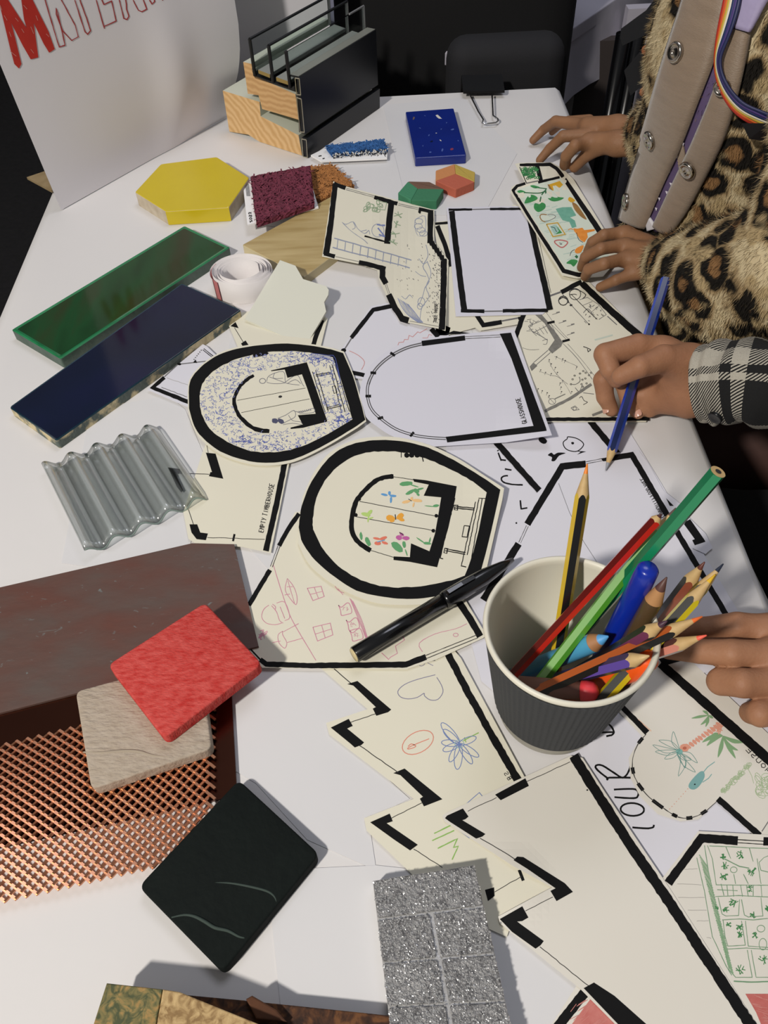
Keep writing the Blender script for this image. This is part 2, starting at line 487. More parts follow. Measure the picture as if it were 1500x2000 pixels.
# M (filled) with pale gaps between pen strokes
for a, b in (((8, 30), (14, 40)), ((20, 100), (32, 110)), ((18, 62), (22, 72)), ((46, 10), (53, 18)), ((60, 52), (66, 66)), ((90, 66), (96, 72)), ((42, 56), (47, 64)), ((60, 96), (66, 104)), ((0, 10), (4, 20)), ((30, 35), (36, 42)), ((70, 30), (74, 40))):
    ps.line('gap', [a, b], 1.0, lvl=3)
def rl(pts, w=2.0): ps.line('redline', pts, w, jit=.3)
rl([(88, 0), (112, 80), (116, 92), (127, 88), (113, 25), (110, 16), (110, 28), (122, 60), (140, 79), (153, 72), (147, 50), (120, 0), (112, -30), (78, -30), (88, 0)])
rl([(146, 0), (166, 62), (171, 67), (177, 60), (169, 35), (156, 0), (140, -30), (175, -60)])
rl([(188, 0), (204, 56)]); rl([(203, 52), (227, 41), (218, 2), (203, 9), (199, 0), (190, -30)])
rl([(233, 0), (242, 36), (248, 38), (252, 32), (247, 18), (247, 8), (243, -10)])
rl([(260, 0), (270, 20), (277, 23), (287, 18), (280, 0), (275, -15)]); rl([(292, 0), (297, 8), (302, 3), (298, -12)])
rl([(318, 1), (312, -22), (330, -30)])
for key, nm, mt in (('red', 'filled_letter', M('red_marker', '#c22f24', .55, var=(80, '#b8291f', .2))), ('gap', 'pen_gaps', M('pen_gap', '#d98f86', .6)), ('redline', 'outlined_letters', M('red_pen', '#a83434', .6))):
    ps.parts[key].build(nm, [mt], poster)

# ---- white backing board behind the window sample
a, b = PY(425, 0, 1.22), PY(640, 0, 1.22)
bd = [Vector((a.x - .12, 1.22, .001)), Vector((b.x, 1.22, .001)), Vector((b.x, 1.227, .001)), Vector((a.x - .12, 1.227, .001))]
o = MB().add(bd + [v + Vector((0, .003, TT + .45)) for v in bd], [(0, 1, 5, 4), (2, 3, 7, 6), (1, 2, 6, 5), (3, 0, 4, 7), (4, 5, 6, 7), (0, 3, 2, 1)]).build('backing_board', [M('foam_board', '#c9c7cc', .6)])
tag(o, 'white foam board standing upright behind the table and the window frame sample', 'board')

# ---- tan board corner under the poster, left of the table
c0 = P(55, 347, -.001)
o = slab('cardboard_piece', [P(52, 346, .003), P(100, 372, .003), P(160, 330, .003), P(100, 330, .003)], .003, [M('tan_card', '#a08b68', .7, var=(60, '#8d7855', .2))], bev=0)
tag(o, 'tan cardboard corner sticking out left from under the poster', 'cardboard')

# ---- black chair at the far end
m_blk = M('black_fabric', '#08080a', .9, bump=(900, .0005, .5)); m_chr = M('charcoal_fabric', '#17171b', .85, bump=(900, .0005, .5))
ch = root('chair', (.22, 1.36, 0), 'black upholstered chair with charcoal seat back behind the far table end', 'chair')
def puff(name, x0, x1, y0, y1, z0, z1, mt, parent, r=.04):
    bm = bmesh.new(); bmesh.ops.create_cube(bm, size=1)
    for v in bm.verts: v.co = Vector(((x0 + x1) / 2 + v.co.x * (x1 - x0), (y0 + y1) / 2 + v.co.y * (y1 - y0), (z0 + z1) / 2 + v.co.z * (z1 - z0)))
    bmesh.ops.bevel(bm, geom=bm.edges[:], offset=r, segments=5, affect='EDGES', profile=.5)
    return from_bm(name, bm, [mt], parent, True)
p1, p2 = PY(872, 100, 1.22), PY(1102, 100, 1.22)
puff('seat_back', p1.x, p2.x, 1.19, 1.25, TT - .38, PY(1000, 66, 1.22).z, m_chr, ch, .028)
puff('seat', p1.x, p2.x, 1.2, 1.62, TT - .42, TT - .30, m_chr, ch, .04)
for x in (p1.x + .03, p2.x - .03):
    for y in (1.22, 1.6): MB().tube([(x, y, 0), (x, y, TT - .40)], .012, 10).build('leg', [m_leg], ch, True)
p1, p2 = PY(655, 50, 1.36), PY(1118, 50, 1.36)
o = puff('dark_coat', p1.x, p2.x, 1.30, 1.44, TT - .295, TT + .32, m_blk, None, .06)
tag(o, 'large black coat hanging over the chair behind the far table end', 'coat')
# ---- second table with a white cloth, far right
m_cl = M('white_cloth', '#b9b6c2', .8, var=(4, '#aeaab6', .3), bump=(6, .01, .4)); m_br = M('brown_panel', '#3e3634', .7, var=(8, '#352e2c', .3))
dt = root('draped_table', (.55, 1.7, 0), 'second table under a pale cloth in the background behind the black post', 'table')
e0, e1 = P(1085, 78, 0), P(1200, 0, 0); dr = (e1 - e0).normalized(); e0 = e0 - dr * .12; e1 = e1 + dr * .9; out = Vector((dr.y, -dr.x, 0))
tp = [e0, e1, e1 - out * .6, e0 - out * .6]
slab('table_top', tp, .02, [m_cl], dt, bev=.004)
mb = MB(); N = 24; vs = []
for i in range(N + 1):
    q = e0.lerp(e1, i / N) + out * (.004 + .008 * math.sin(i * 1.1)); vs += [e0.lerp(e1, i / N) + Vector((0, 0, -.002)), q + Vector((0, 0, -.05)), q + Vector((0, 0, -.11)) + out * .006]
for i in range(N):
    for k in (0, 1): mb.f.append((i * 3 + k, i * 3 + 3 + k, i * 3 + 4 + k, i * 3 + 1 + k)); mb.m.append(0)
mb.v = vs; mb.build('cloth_drop', [m_cl], dt, True)
q0, q1, q2 = PY(1092, 140, 1.42), PY(1131, 140, 1.42), PY(1182, 140, 1.42)
MB().box(((q0.x + q1.x) / 2, 1.44, .345), q1.x - q0.x, .02, .69).build('light_panel', [M('grey_panel', '#8f8a8a', .7)], dt)
MB().box(((q1.x + q2.x) / 2 + .01, 1.445, .345), q2.x - q1.x + .02, .02, .69).build('brown_panel', [m_br], dt)
MB().box((q2.x + .22, 1.46, .365), .38, .02, .73).build('cloth_panel', [m_cl], dt)
# ---- black post
pb0 = P(1164, 375, -.25); X0, Y0 = pb0.x, pb0.y
zt = PY(1207, 66, Y0).z
ct = root('metal_post', (X0, Y0, 0), 'glossy black upright metal post behind the upper hand', 'post')
m_gl = M('gloss_black', '#0c0c0e', .25, .3)
MB().tube([(X0, Y0, .0), (X0, Y0, zt)], .0115, 16).build('front_tube', [m_gl], ct, True)
MB().tube([(X0 + .026, Y0 + .01, .0), (X0 + .026, Y0 + .01, zt)], .0115, 16).build('rear_tube', [m_gl], ct, True)
MB().box((X0 + .013, Y0 + .005, .006), .09, .06, .012).build('foot_plate', [m_gl], ct)
# ---- clear plastic bag and dark bag on the floor by the chair
o = puff('storage_box', *(lambda a: (a.x - .06, a.x + .10, a.y, a.y + .14))(P(1105, 215, -.45)), 0.0, TT - .40, M('grey_box', '#6f6b69', .6), None, .01)
tag(o, 'grey box standing on the floor between the chair and the black post', 'box')
o = puff('stool', .40, .62, .68, .92, TT - .40, TT - .345, M('brown_seat', '#3f2a26', .55, var=(12, '#33211e', .3)), None, .015)
tag(o, 'dark brown stool carrying the person in the leopard print coat', 'stool')
for x in (.43, .59):
    for y in (.71, .89): MB().tube([(x, y, 0), (x, y, TT - .40)], .014, 10).build('leg', [m_leg], o, True)
o = puff('stool', .55, .77, .30, .56, TT - .40, TT - .345, M('black_seat', '#131315', .6), None, .015)
tag(o, 'black stool carrying the person in the checked shirt', 'stool')
for x in (.58, .74):
    for y in (.33, .53): MB().tube([(x, y, 0), (x, y, TT - .40)], .014, 10).build('leg', [m_leg], o, True)

# ================================================================ material samples
def px(pts, h): return [P(x, y, h) for x, y in pts]

# ---- yellow stretched hexagon tile
m_yel = M('yellow_glaze', '#d0b912', .32, var=(30, '#cbb30e', .3), coat=.3); m_bis = M('biscuit', '#c9bda8', .8, var=(90, '#b3a48c', .2)); m_bd = M('brown_biscuit', '#7a6a5c', .8, var=(90, '#55473c', .2))
hexp = px([(263, 375), (314, 320), (423, 306), (487, 347), (447, 405), (323, 413)], .0165)
o = slab('hexagon_tile', rounded(hexp, .003), .0165, [m_yel, m_bis], bev=.0012)
# glaze runs over the front side
tag(o, 'bright yellow stretched hexagonal ceramic tile beside the poster', 'tile')
v4, v5 = hexp[4], hexp[5]; nrm = (v4 - v5).cross(Vector((0, 0, 1))).normalized()
if nrm.y > 0: nrm = -nrm
MB().add([v5 + nrm * .0006 + Vector((0, 0, -.001)), v4 + nrm * .0006 + Vector((0, 0, -.001)), v4 + nrm * .0009 + Vector((0, 0, -.0162)), v5 + nrm * .0009 + Vector((0, 0, -.0162)), v5 - nrm * .002, v4 - nrm * .002], [(0, 1, 2, 3), (4, 5, 1, 0)]).build('front_glaze', [m_yel], o)

# ---- long glazed tiles
def glaze(name, c1, c2, c3, sc, stretch=None):
    mt = M(name, c1, .12, coat=.25, spec=.35); nt = mt.node_tree; b = nt.nodes['Principled BSDF']
    tc = nt.nodes.new('ShaderNodeTexCoord'); mp = nt.nodes.new('ShaderNodeMapping'); nz = nt.nodes.new('ShaderNodeTexNoise'); cr = nt.nodes.new('ShaderNodeValToRGB')
    nz.inputs['Scale'].default_value = sc; nz.inputs['Detail'].default_value = 3
    if stretch: mp.inputs['Rotation'].default_value = (0, 0, stretch[0]); mp.inputs['Scale'].default_value = stretch[1]
    e = cr.color_ramp.elements; e[0].position = .3; e[0].color = lin(c1); e[1].position = .72; e[1].color = lin(c3); k = e.new(.5); k.color = lin(c2)
    nt.links.new(tc.outputs['Object'], mp.inputs[0]); nt.links.new(mp.outputs[0], nz.inputs['Vector']); nt.links.new(nz.outputs['Fac'], cr.inputs[0]); nt.links.new(cr.outputs[0], b.inputs['Base Color'])
    return mt
def offs(q, d):
    c = sum(q, Vector())/len(q); out = []
    for i, b in enumerate(q):
        u = (q[i-1]-b).normalized(); w = (q[(i+1) % len(q)]-b).normalized(); s_ = math.sqrt((1-u.dot(w))/2); out.append(b+(u+w).normalized()*(d/s_))
    return out
def tile(label, pts, h, th, mats, ins, side_name=None):
    q = px(pts, h); A_, B_ = rounded(q, .002, 3), rounded(offs(q, ins[0]*.35), .002, 3); C_ = rounded(offs(q, ins[0]), .0015, 3)
    A_ = [v-Vector((0, 0, .0010)) for v in A_]; C_ = [v+Vector((0, 0, ins[1])) for v in C_]; D_ = [v-Vector((0, 0, th-.001)) for v in A_]; k = len(A_)
    mb = MB(); mb.v = D_+A_+B_+C_
    for lv, mi in ((0, 1), (1, 2), (2, 2)):
        for i in range(k): mb.f.append((lv*k+i, lv*k+(i+1) % k, (lv+1)*k+(i+1) % k, (lv+1)*k+i)); mb.m.append(mi)
    mb.f += [tuple(range(3*k, 4*k)), tuple(reversed(range(k)))]; mb.m += [0, 1]
    o = mb.build('metro_tile', mats); bm = bmesh.new(); bm.from_mesh(o.data); bmesh.ops.recalc_face_normals(bm, faces=bm.faces); bm.to_mesh(o.data); bm.free(); return tag(o, label, 'tile')
m_gg = glaze('green_glaze', '#06300d', '#10421c', '#2b3214', 18, (-.55, (1.6, .5, 1)))
tile('long glossy dark green glazed tile with a paler rim', [(360, 440), (449, 482), (118, 700), (22, 643)], .0118, .0118, [m_gg, M('green_side', '#3c5348', .45, var=(50, '#56665c', .2), bump=(200, .0008)), M('green_rim', '#2f8556', .25, var=(40, '#1d6a40', .2), coat=.5)], (.0038, -.0006, 2))
m_bg = glaze('blue_glaze', '#020a24', '#05102e', '#0a0f38', 9)
tile('long glossy navy blue glazed tile with a cream clay edge', [(355, 553), (471, 605), (110, 860), (18, 795)], .0105, .0105, [m_bg, M('cream_clay', '#cfc09a', .8, var=(70, '#5b6560', .06), bump=(150, .0012)), M('blue_rim', '#0f2a3a', .2, var=(60, '#1b3a48', .2), coat=.5)], (.0015, -.0003, 2))

# ---- corrugated clear glass
m_glass = bpy.data.materials.new('clear_glass'); m_glass.use_nodes = True; nt = m_glass.node_tree; nt.nodes.clear()
_o = nt.nodes.new('ShaderNodeOutputMaterial'); _mx = nt.nodes.new('ShaderNodeMixShader'); _t = nt.nodes.new('ShaderNodeBsdfTransparent'); _g = nt.nodes.new('ShaderNodeBsdfGlossy'); _g.inputs['Roughness'].default_value = .16
_f = nt.nodes.new('ShaderNodeValToRGB'); _f.color_ramp.elements[0].position = .1; _f.color_ramp.elements[0].color = (.09, .09, .09, 1); _f.color_ramp.elements[1].position = .95; _f.color_ramp.elements[1].color = (.8, .8, .8, 1); _l = nt.nodes.new('ShaderNodeLayerWeight'); _l.inputs[0].default_value = .5; _c = nt.nodes.new('ShaderNodeValToRGB')
_e = _c.color_ramp.elements; _e[0].position = .12; _e[0].color = (.96, .98, .97, 1); _e[1].position = .55; _e[1].color = (.78, .81, .80, 1)
nt.links.new(_l.outputs['Facing'], _c.inputs[0]); nt.links.new(_l.outputs['Facing'], _f.inputs[0]); nt.links.new(_c.outputs[0], _t.inputs[0]); nt.links.new(_f.outputs[0], _mx.inputs[0]); nt.links.new(_t.outputs[0], _mx.inputs[1]); nt.links.new(_g.outputs[0], _mx.inputs[2]); nt.links.new(_mx.outputs[0], _o.inputs[0])
TL, TR, BR, BL = [P(x, y, .006) for x, y in ((84, 912), (308, 832), (404, 972), (168, 1082))]
bm = bmesh.new(); NU, NV = 90, 14; per = 4.5
def gh(u): return .0078 * (.5 + .5 * math.cos(2 * math.pi * per * (u - .02)))
def gp(u, v, top):
    p = TL.lerp(TR, u).lerp(BL.lerp(BR, u), v); e = min(u, 1 - u) * .27; ev = min(v, 1 - v) * .2
    r = max(0, .004 - e) + max(0, .004 - ev)
    p.z = TT + .0008 + gh(u) + (.0042 - r * .25 if top else r * .25); return p
tp = [[bm.verts.new(gp(i / NU, j / NV, 1)) for i in range(NU + 1)] for j in range(NV + 1)]
lo = [[bm.verts.new(gp(i / NU, j / NV, 0)) for i in range(NU + 1)] for j in range(NV + 1)]
for j in range(NV):
    for i in range(NU):
        bm.faces.new((tp[j][i], tp[j][i+1], tp[j+1][i+1], tp[j+1][i])); bm.faces.new((lo[j][i], lo[j+1][i], lo[j+1][i+1], lo[j][i+1]))
for j in range(NV):
    for i in (0, NU): bm.faces.new((tp[j][i], tp[j+1][i], lo[j+1][i], lo[j][i]))
for i in range(NU):
    for j in (0, NV): bm.faces.new((tp[j][i], lo[j][i], lo[j][i+1], tp[j][i+1])).material_index = 1
bmesh.ops.recalc_face_normals(bm, faces=bm.faces)
o = from_bm('glass_sample', bm, [m_glass, M('cut_glass_edge', '#9fb5ad', .35, trans=.4)], None, True); tag(o, 'small corrugated clear glass panel below the blue tile', 'glass panel')

# ---- metal plates and mesh at the left edge
m_pat = M('patina_steel', '#5c4e48', .55, .08, var=(16, '#643e34', .18), bump=(40, .0008), stretch=(1, 2.2, 1))
nt = m_pat.node_tree; b = nt.nodes['Principled BSDF']; src = b.inputs['Base Color'].links[0].from_socket
nz = nt.nodes.new('ShaderNodeTexNoise'); nz.inputs['Scale'].default_value = 75; nz.inputs['Detail'].default_value = 7; nz.inputs['Distortion'].default_value = 1.2; cr = nt.nodes.new('ShaderNodeValToRGB'); cr.color_ramp.elements[0].position = .66; cr.color_ramp.elements[1].position = .74
mx = nt.nodes.new('ShaderNodeMix'); mx.data_type = 'RGBA'; mx.inputs[7].default_value = lin('#727775')
nt.links.new(nt.nodes['Mapping'].outputs[0], nz.inputs['Vector']); nt.links.new(nz.outputs['Fac'], cr.inputs[0]); nt.links.new(cr.outputs[0], mx.inputs[0]); nt.links.new(src, mx.inputs[6]); nt.links.new(mx.outputs[2], b.inputs['Base Color'])
m_cop = M('polished_copper', '#6b4030', .22, 1.0, var=(9, '#59352a', .3))
o = slab('copper_plate', px([(-160, 1390), (446, 1240), (463, 1553), (-160, 1690)], .0030), .0022, [m_cop], bev=0); tag(o, 'shiny dark copper sheet lying under the mesh and the beige tile', 'metal sheet')
o = slab('patina_plate', px([(-160, 1184), (375, 1061), (457, 1063), (505, 1262), (-160, 1434)], .0052), .0020, [m_pat], bev=0); tag(o, 'brown weathered metal sheet with grey scratches at the left table edge', 'metal sheet')
m_msh = M('copper_mesh', '#dc9c78', .25, .75)
ms = MB(); a0, a1, b0, b1 = [P(x, y, .0062) for x, y in ((-160, 1495), (420, 1352), (-160, 1800), (420, 1668))]
ex = (a1 - a0); NX_ = 28; NY_ = 32
def mp_(i, j): 
    u, v = i / NX_, j / NY_; p = a0.lerp(a1, u).lerp(b0.lerp(b1, u), v); return p
hs = .0016
for j in range(NY_):
    for i in range(NX_):
        # each knuckle is a slanted strand between the crossings of a diamond lattice
        c = mp_(i + .5 * (j % 2), j)
        for s in (-1, 1):
            e = mp_(i + .5 * (j % 2) + s * .5, j + 1)
            if not (0 <= i + .5 * (j % 2) + s * .5 <= NX_): continue
            p, q = c, e; d = (q - p).normalized(); nb = Vector((-d.y, d.x, 0))
            w1 = .00088; t1 = Vector((0, 0, hs * s * .55)); up = Vector((0, 0, .0008))
            w = nb * w1 
            vs = [p - w + t1 - up, p + w + t1 * .2 - up, p + w * 1.0 + t1 * .2 + up, p - w + t1 + up,
                  q - w - t1 * .2 - up, q + w - t1 - up, q + w - t1 + up, q - w - t1 * .2 + up]
            ms.add(vs, [(0, 3, 2, 1), (4, 5, 6, 7), (0, 4, 7, 3), (1, 2, 6, 5), (3, 7, 6, 2), (0, 1, 5, 4)])
o = ms.build('copper_mesh', [m_msh]); tag(o, 'bright copper expanded metal mesh lying partly over the copper sheet', 'metal mesh')

# ---- square tiles
def sq(label, pts, h, th, mt, r=.005, tilt=None):
    tp = px(pts, h)
    o = slab('square_tile', rounded(tp, r, 6), th, [mt], bev=.0012, seg=3)
    sm_auto(o); return tag(o, label, 'tile')
m_be = M('beige_stone', '#b5a898', .85, var=(110, '#a49583', .25), bump=(170, .0014), stretch=(1, 2.6, 1, .5))
bt = sq('beige stone tile with a ridge, partly under the red tile', [(147, 1350), (391, 1284), (414, 1462), (178, 1542)], .0165, .0095, m_be)
m_rd = M('red_felt', '#b8322e', .95, var=(170, '#cf5a54', .2), bump=(420, .0008), stretch=(1, 2.6, 1, .9), spec=.2)
rt_ = sq('soft coral red tile with a fibrous surface lying on the beige tile', [(400, 1176), (512, 1296), (321, 1442), (210, 1298)], .0268, .0098, m_rd)
m_dk = M('dark_green_stone', '#0a100f', .85, var=(60, '#0f1614', .3), bump=(160, .0009), spec=.2)
dk = sq('dark green almost black stone tile with two thin ridges', [(466, 1522), (624, 1668), (434, 1899), (270, 1731)], .0100, .0098, m_dk)
def ridge(name, pts, h, mt, par, w=.0011):
    q = [P(x, y, h) for x, y in smooth_path(pts, 4)]
    MB().tube(q, [w * (0.35 + .65 * math.sin(math.pi * (i + .5) / len(q))) for i in range(len(q))], 6).build(name, [mt], par, True)
m_rg = M('ridge_grey', '#33403a', .8); m_rb = M('ridge_beige', '#a39684', .85)
ridge('ridge', [(335, 1792), (360, 1787), (380, 1790), (400, 1800), (420, 1812), (445, 1818), (466, 1829), (478, 1832)], .0098, m_rg, dk)
ridge('ridge', [(420, 1724), (450, 1725), (485, 1731), (520, 1740), (535, 1750), (540, 1762)], .0097, m_rg, dk, .0008)
ridge('ridge', [(163, 1469), (200, 1470), (240, 1467), (270, 1468), (300, 1476), (335, 1479)], .0160, m_rb, bt, .0012)

# ---- silver glitter panel
m_sil = M('silver_glitter', '#9c9b9b', .5, .45, var=(260, '#6a696a', .15), bump=(420, .0022))
m_sil2 = M('silver_seam', '#b4b3b2', .4, .4, bump=(300, .0006))
sl = root('glitter_panel', P(860, 1850, 0), 'silver glittery foil panel divided into rectangles, at the bottom edge', 'panel')
L0, L1 = (728, 1720), (773, 2100); R0, R1 = (927, 1688), (1020, 2100)
slab('base', px([L0, R0, R1, L1], .0125), .0125, [m_sil2], sl, bev=.0008)
def sp(u, v): return (L0[0] + (R0[0]-L0[0])*u + ((L1[0]-L0[0])*(1-u) + (R1[0]-R0[0])*u)*v, L0[1] + (R0[1]-L0[1])*u + ((L1[1]-L0[1])*(1-u) + (R1[1]-R0[1])*u)*v)
rows = [(.004, .190), (.205, .415), (.430, .640), (.655, .86), (.875, .995)]
for i, (v0, v1) in enumerate(rows):
    for (u0, u1) in ([(.004, .996)] if i == 0 else [(.004, .485), (.525, .996)]):
        q = [P(*sp(u, v), .0137) for u, v in ((u0, v0), (u1, v0), (u1, v1), (u0, v1))]
        slab('foil_pad', rounded(q, .0012, 2), .0013, [m_sil], sl, bev=.0005)
# grains standing on the foil
gr = MB(); 
for k in range(5200):
    u, v = random.random(), random.random()
    if not any(a_ < v < b_ for a_, b_ in rows) or (v > .2 and .487 < u < .523): continue
    p = P(*sp(u, v), .0138); s = random.uniform(.0003, .00075); a = random.uniform(0, 6.3); t = random.uniform(-.6, .6)
    d1 = Vector((math.cos(a), math.sin(a), t)) * s; d2 = Vector((-math.sin(a), math.cos(a), random.uniform(-.6, .6))) * s
    gr.add([p - d1, p + d2, p + d1, p - d2, p + Vector((0, 0, s * .7))], [(0, 1, 4), (1, 2, 4), (2, 3, 4), (3, 0, 4)])
g_ = gr.build('glitter', [M('glitter_flake', '#c9c9c9', .3, .6)], sl); g_['kind'] = 'stuff'

# ---- pressed boards at the bottom left
def fleck(name, c1, c2, c3, sc):
    mt = M(name, c1, .85, bump=(120, .0012)); nt = mt.node_tree; b = nt.nodes['Principled BSDF']
    tc = nt.nodes['Texture Coordinate'].outputs['Object']
    vo = nt.nodes.new('ShaderNodeTexNoise'); vo.inputs['Scale'].default_value = sc; vo.inputs['Detail'].default_value = 8; vo.inputs['Distortion'].default_value = 1.5
    cr = nt.nodes.new('ShaderNodeValToRGB'); e = cr.color_ramp.elements; e[0].position = .38; e[0].color = lin(c3); e[1].position = .62; e[1].color = lin(c2); k = e.new(.5); k.color = lin(c1)
    nt.links.new(tc, vo.inputs['Vector']); nt.links.new(vo.outputs['Fac'], cr.inputs[0]); nt.links.new(cr.outputs[0], b.inputs['Base Color']); return mt
m_osb = fleck('straw_board', '#b39668', '#c4a878', '#8d7048', 130); m_moss = fleck('moss_board', '#7c7247', '#a3834f', '#4c5236', 150); m_bark = fleck('bark_board', '#4a2c18', '#6b4424', '#2a170c', 110)
o = slab('dark_cork_board', px([(330, 1940), (480, 1954), (768, 1984), (790, 2100), (330, 2100)], .0120), .0115, [m_bark], bev=.0006); tag(o, 'dark brown cork board under the straw board at the bottom edge', 'board')
o = slab('bark_chip', px([(480, 1951), (492, 1944), (540, 1972), (560, 1995), (500, 1990)], .0165), .0042, [M('bark_chip', '#5c361c', .85, var=(60, '#3c2110', .2))], bev=.0008); tag(o, 'small curled brown bark chip on the dark cork board', 'chip')
sb = root('straw_board', P(330, 2000, .012), 'tan pressed straw board with a mossy green strip, bottom left corner', 'board')
slab('moss_strip', px([(208, 1920), (317, 1932), (287, 2100), (150, 2100)], .0250), .0125, [m_moss], sb, bev=.0006)
slab('straw_field', px([(318, 1932), (350, 1937), (520, 2006), (580, 2100), (288, 2100)], .0253), .0128, [m_osb], sb, bev=.0006)

# ---- blue speckled resin block
m_rb_ = M('blue_resin', '#0a1f70', .35, var=(20, '#0c2680', .3), coat=.2)
blk = slab('resin_block', rounded(px([(792, 218), (886, 211), (911, 303), (811, 309)], .0108), .002, 3), .0108, [m_rb_], bev=.0012); tag(blk, 'square cobalt blue resin block with white flecks near the binder clip', 'block')
fs_ = Sheet(.0109)
for (x, y, r, key) in [(856, 228, 4.5, 'w'), (808, 231, 2.5, 'b'), (862, 252, 1.5, 'g'), (884, 253, 2.5, 'g'), (838, 264, 1.8, 'g'), (860, 274, 1.8, 'w'), (843, 276, 2.2, 'k'), (883, 291, 3, 'r'), (864, 293, 2.2, 'g'), (841, 297, 2, 'g'), (820, 250, 1.3, 'g'), (872, 240, 1.2, 'g'), (826, 285, 1.3, 'g'), (895, 275, 1.3, 'g'), (830, 226, 1.1, 'g'), (852, 260, 1, 'w')]:
    fs_.blob(key, x, y, r * 1.3, r * .7, random.uniform(0, 3), n=6, jit=.4)
fs_.o = blk
fs_.finish({'w': ('white_flecks', M('fleck_white', '#d8d4cc', .5)), 'b': ('brown_fleck', M('fleck_brown', '#6b5a55', .5)), 'g': ('pale_flecks', M('fleck_blue', '#4d62a8', .5)), 'k': ('dark_fleck', M('fleck_dark', '#04102c', .4)), 'r': ('red_fleck', M('fleck_red', '#8a3550', .5))})

# ---- two hexagonal colour samples made of three facets
def facet_hex(label, outer, c, th, cols, h=.011):
    """outer: six pixels clockwise from the top-left, c centre pixel; three rhombi as separate pieces"""
    r_ = root('hexagon_sample', P(c[0], c[1] + 10, 0), label, 'hexagon block')
    for (i, j, k), (nm, mt) in zip(((5, 0, 1), (1, 2, 3), (3, 4, 5)), cols):
        q = px([outer[i], outer[j], outer[k], c], h)
        slab(nm, rounded(q, .0012, 2), h, [mt], r_, bev=.0007)
def mc(n, c): return M(n, c, .8, bump=(300, .0004))
facet_hex('small coral, orange and yellow hexagon block on a grey sheet', [(851, 333), (888, 320), (928, 336), (927, 355), (890, 370), (851, 353)], (890, 339), .01, [('orange_facet', mc('orange_f', '#c78653')), ('yellow_facet', mc('yellow_f', '#b9a04a')), ('coral_facet', mc('coral_f', '#b75f48'))])
facet_hex('small green and brown hexagon block beside the coral one', [(777, 377), (797, 354), (839, 355), (867, 369), (853, 392), (803, 391)], (816, 368), .01, [('left_facet', mc('green_f1', '#3f8461')), ('brown_facet', mc('brown_f', '#6f5343')), ('green_facet', mc('green_f2', '#387856'))])

# ---- wood-wool samples
def wool(name, label, quad, h, th, col, col2, card=None, cardlabel=None, text=None, n=420, ch=.0030, wk=None):
    r_ = root(name, P(sum(q[0] for q in quad)/4, sum(q[1] for q in quad)/4, 0), label, 'acoustic panel')
    a, b_, c, d = px(quad, h)
    mt = M(name + '_' + col, col, .9, var=(150, col2, .25), bump=(300, .002)); bm = bmesh.new(); N = 26
    def q(u, v, z=0):
        p = a.lerp(b_, u).lerp(d.lerp(c, u), v); return p + Vector((0, 0, z))
    g = [[bm.verts.new(q((i + (random.uniform(-.3, .3) if 0 < i < N else 0)) / N, (j + (random.uniform(-.3, .3) if 0 < j < N else 0)) / N, random.uniform(-.0035, 0) - (.002 if i in (0, N) or j in (0, N) else 0))) for i in range(N + 1)] for j in range(N + 1)]
    for j in range(N):
        for i in range(N): bm.faces.new((g[j][i], g[j+1][i], g[j+1][i+1], g[j][i+1]))
    lo = {}
    ring = [g[0][i] for i in range(N)] + [g[j][N] for j in range(N)] + [g[N][i] for i in range(N, 0, -1)] + [g[j][0] for j in range(N, 0, -1)]
    rows_ = [ring]
    cen = (a + b_ + c + d) / 4
    for lv in (1, 2, 3, 4):
        rr = []
        for v in ring:
            p = v.co.copy(); p.z = TT + ch + (h - ch) * (1 - lv / 4); p += (p - cen).normalized() * random.uniform(-.0012, .0012) if lv < 4 else Vector(); rr.append(bm.verts.new(p))
        rows_.append(rr)
    k = len(ring)
    for x in range(4):
        for i in range(k): bm.faces.new((rows_[x][i], rows_[x][(i+1) % k], rows_[x+1][(i+1) % k], rows_[x+1][i]))
    bm.faces.new(list(reversed(rows_[-1])))
    bmesh.ops.recalc_face_normals(bm, faces=bm.faces)
    from_bm('wool_body', bm, [mt], r_)
    mb = MB()
    for _ in range(n):
        u, v = random.uniform(.02, .98), random.uniform(.02, .98); an = random.uniform(0, 3.14); L = random.uniform(.006, .014); pts = []
        p0 = q(u, v, -.0005); cv = random.uniform(-2, 2)
        for s in range(4):
            t = s / 3; aa = an + cv * t * .6; pts.append(p0 + Vector((math.cos(aa), math.sin(aa), 0)) * L * (t - .5) + Vector((0, 0, random.uniform(-.0016, .0002))))
            uu = pts[-1] - cen
        pts = [p for p in pts]
        vs = []
        for s, p in enumerate(pts):
            d_ = (pts[min(s+1, 3)] - pts[max(s-1, 0)]).normalized(); nb = Vector((-d_.y, d_.x, random.uniform(-.3, .3))) * .0008
            vs += [p - nb, p + nb, p + Vector((0, 0, .0004))]
        for s in range(3): mb.f += [(len(mb.v)+s*3, len(mb.v)+s*3+3, len(mb.v)+s*3+5, len(mb.v)+s*3+2), (len(mb.v)+s*3+2, len(mb.v)+s*3+5, len(mb.v)+s*3+4, len(mb.v)+s*3+1)]; mb.m += [0, 0]
        mb.v += vs
    o = mb.build('wool_strands', [mt], r_); o['kind'] = 'stuff'
    if card:
        slab('label_card', px(card, ch), .0018, [M('label_card', '#f4f3f2', .45)], r_, bev=0)
    return r_
wr = wool('wool_sample', 'maroon wood-wool square on a white label card', [(489, 341), (605, 320), (613, 393), (500, 431)], .0215, .0095, '#7c3348', '#5c2234', card=[(474, 356), (600, 330), (622, 405), (483, 439)], ch=.0128)
lb = Sheet(.0129); 
for k in range(7): lb.line('k', [(479 + k * 1.1, 359), (482 + k * 1.1, 383)], .5)
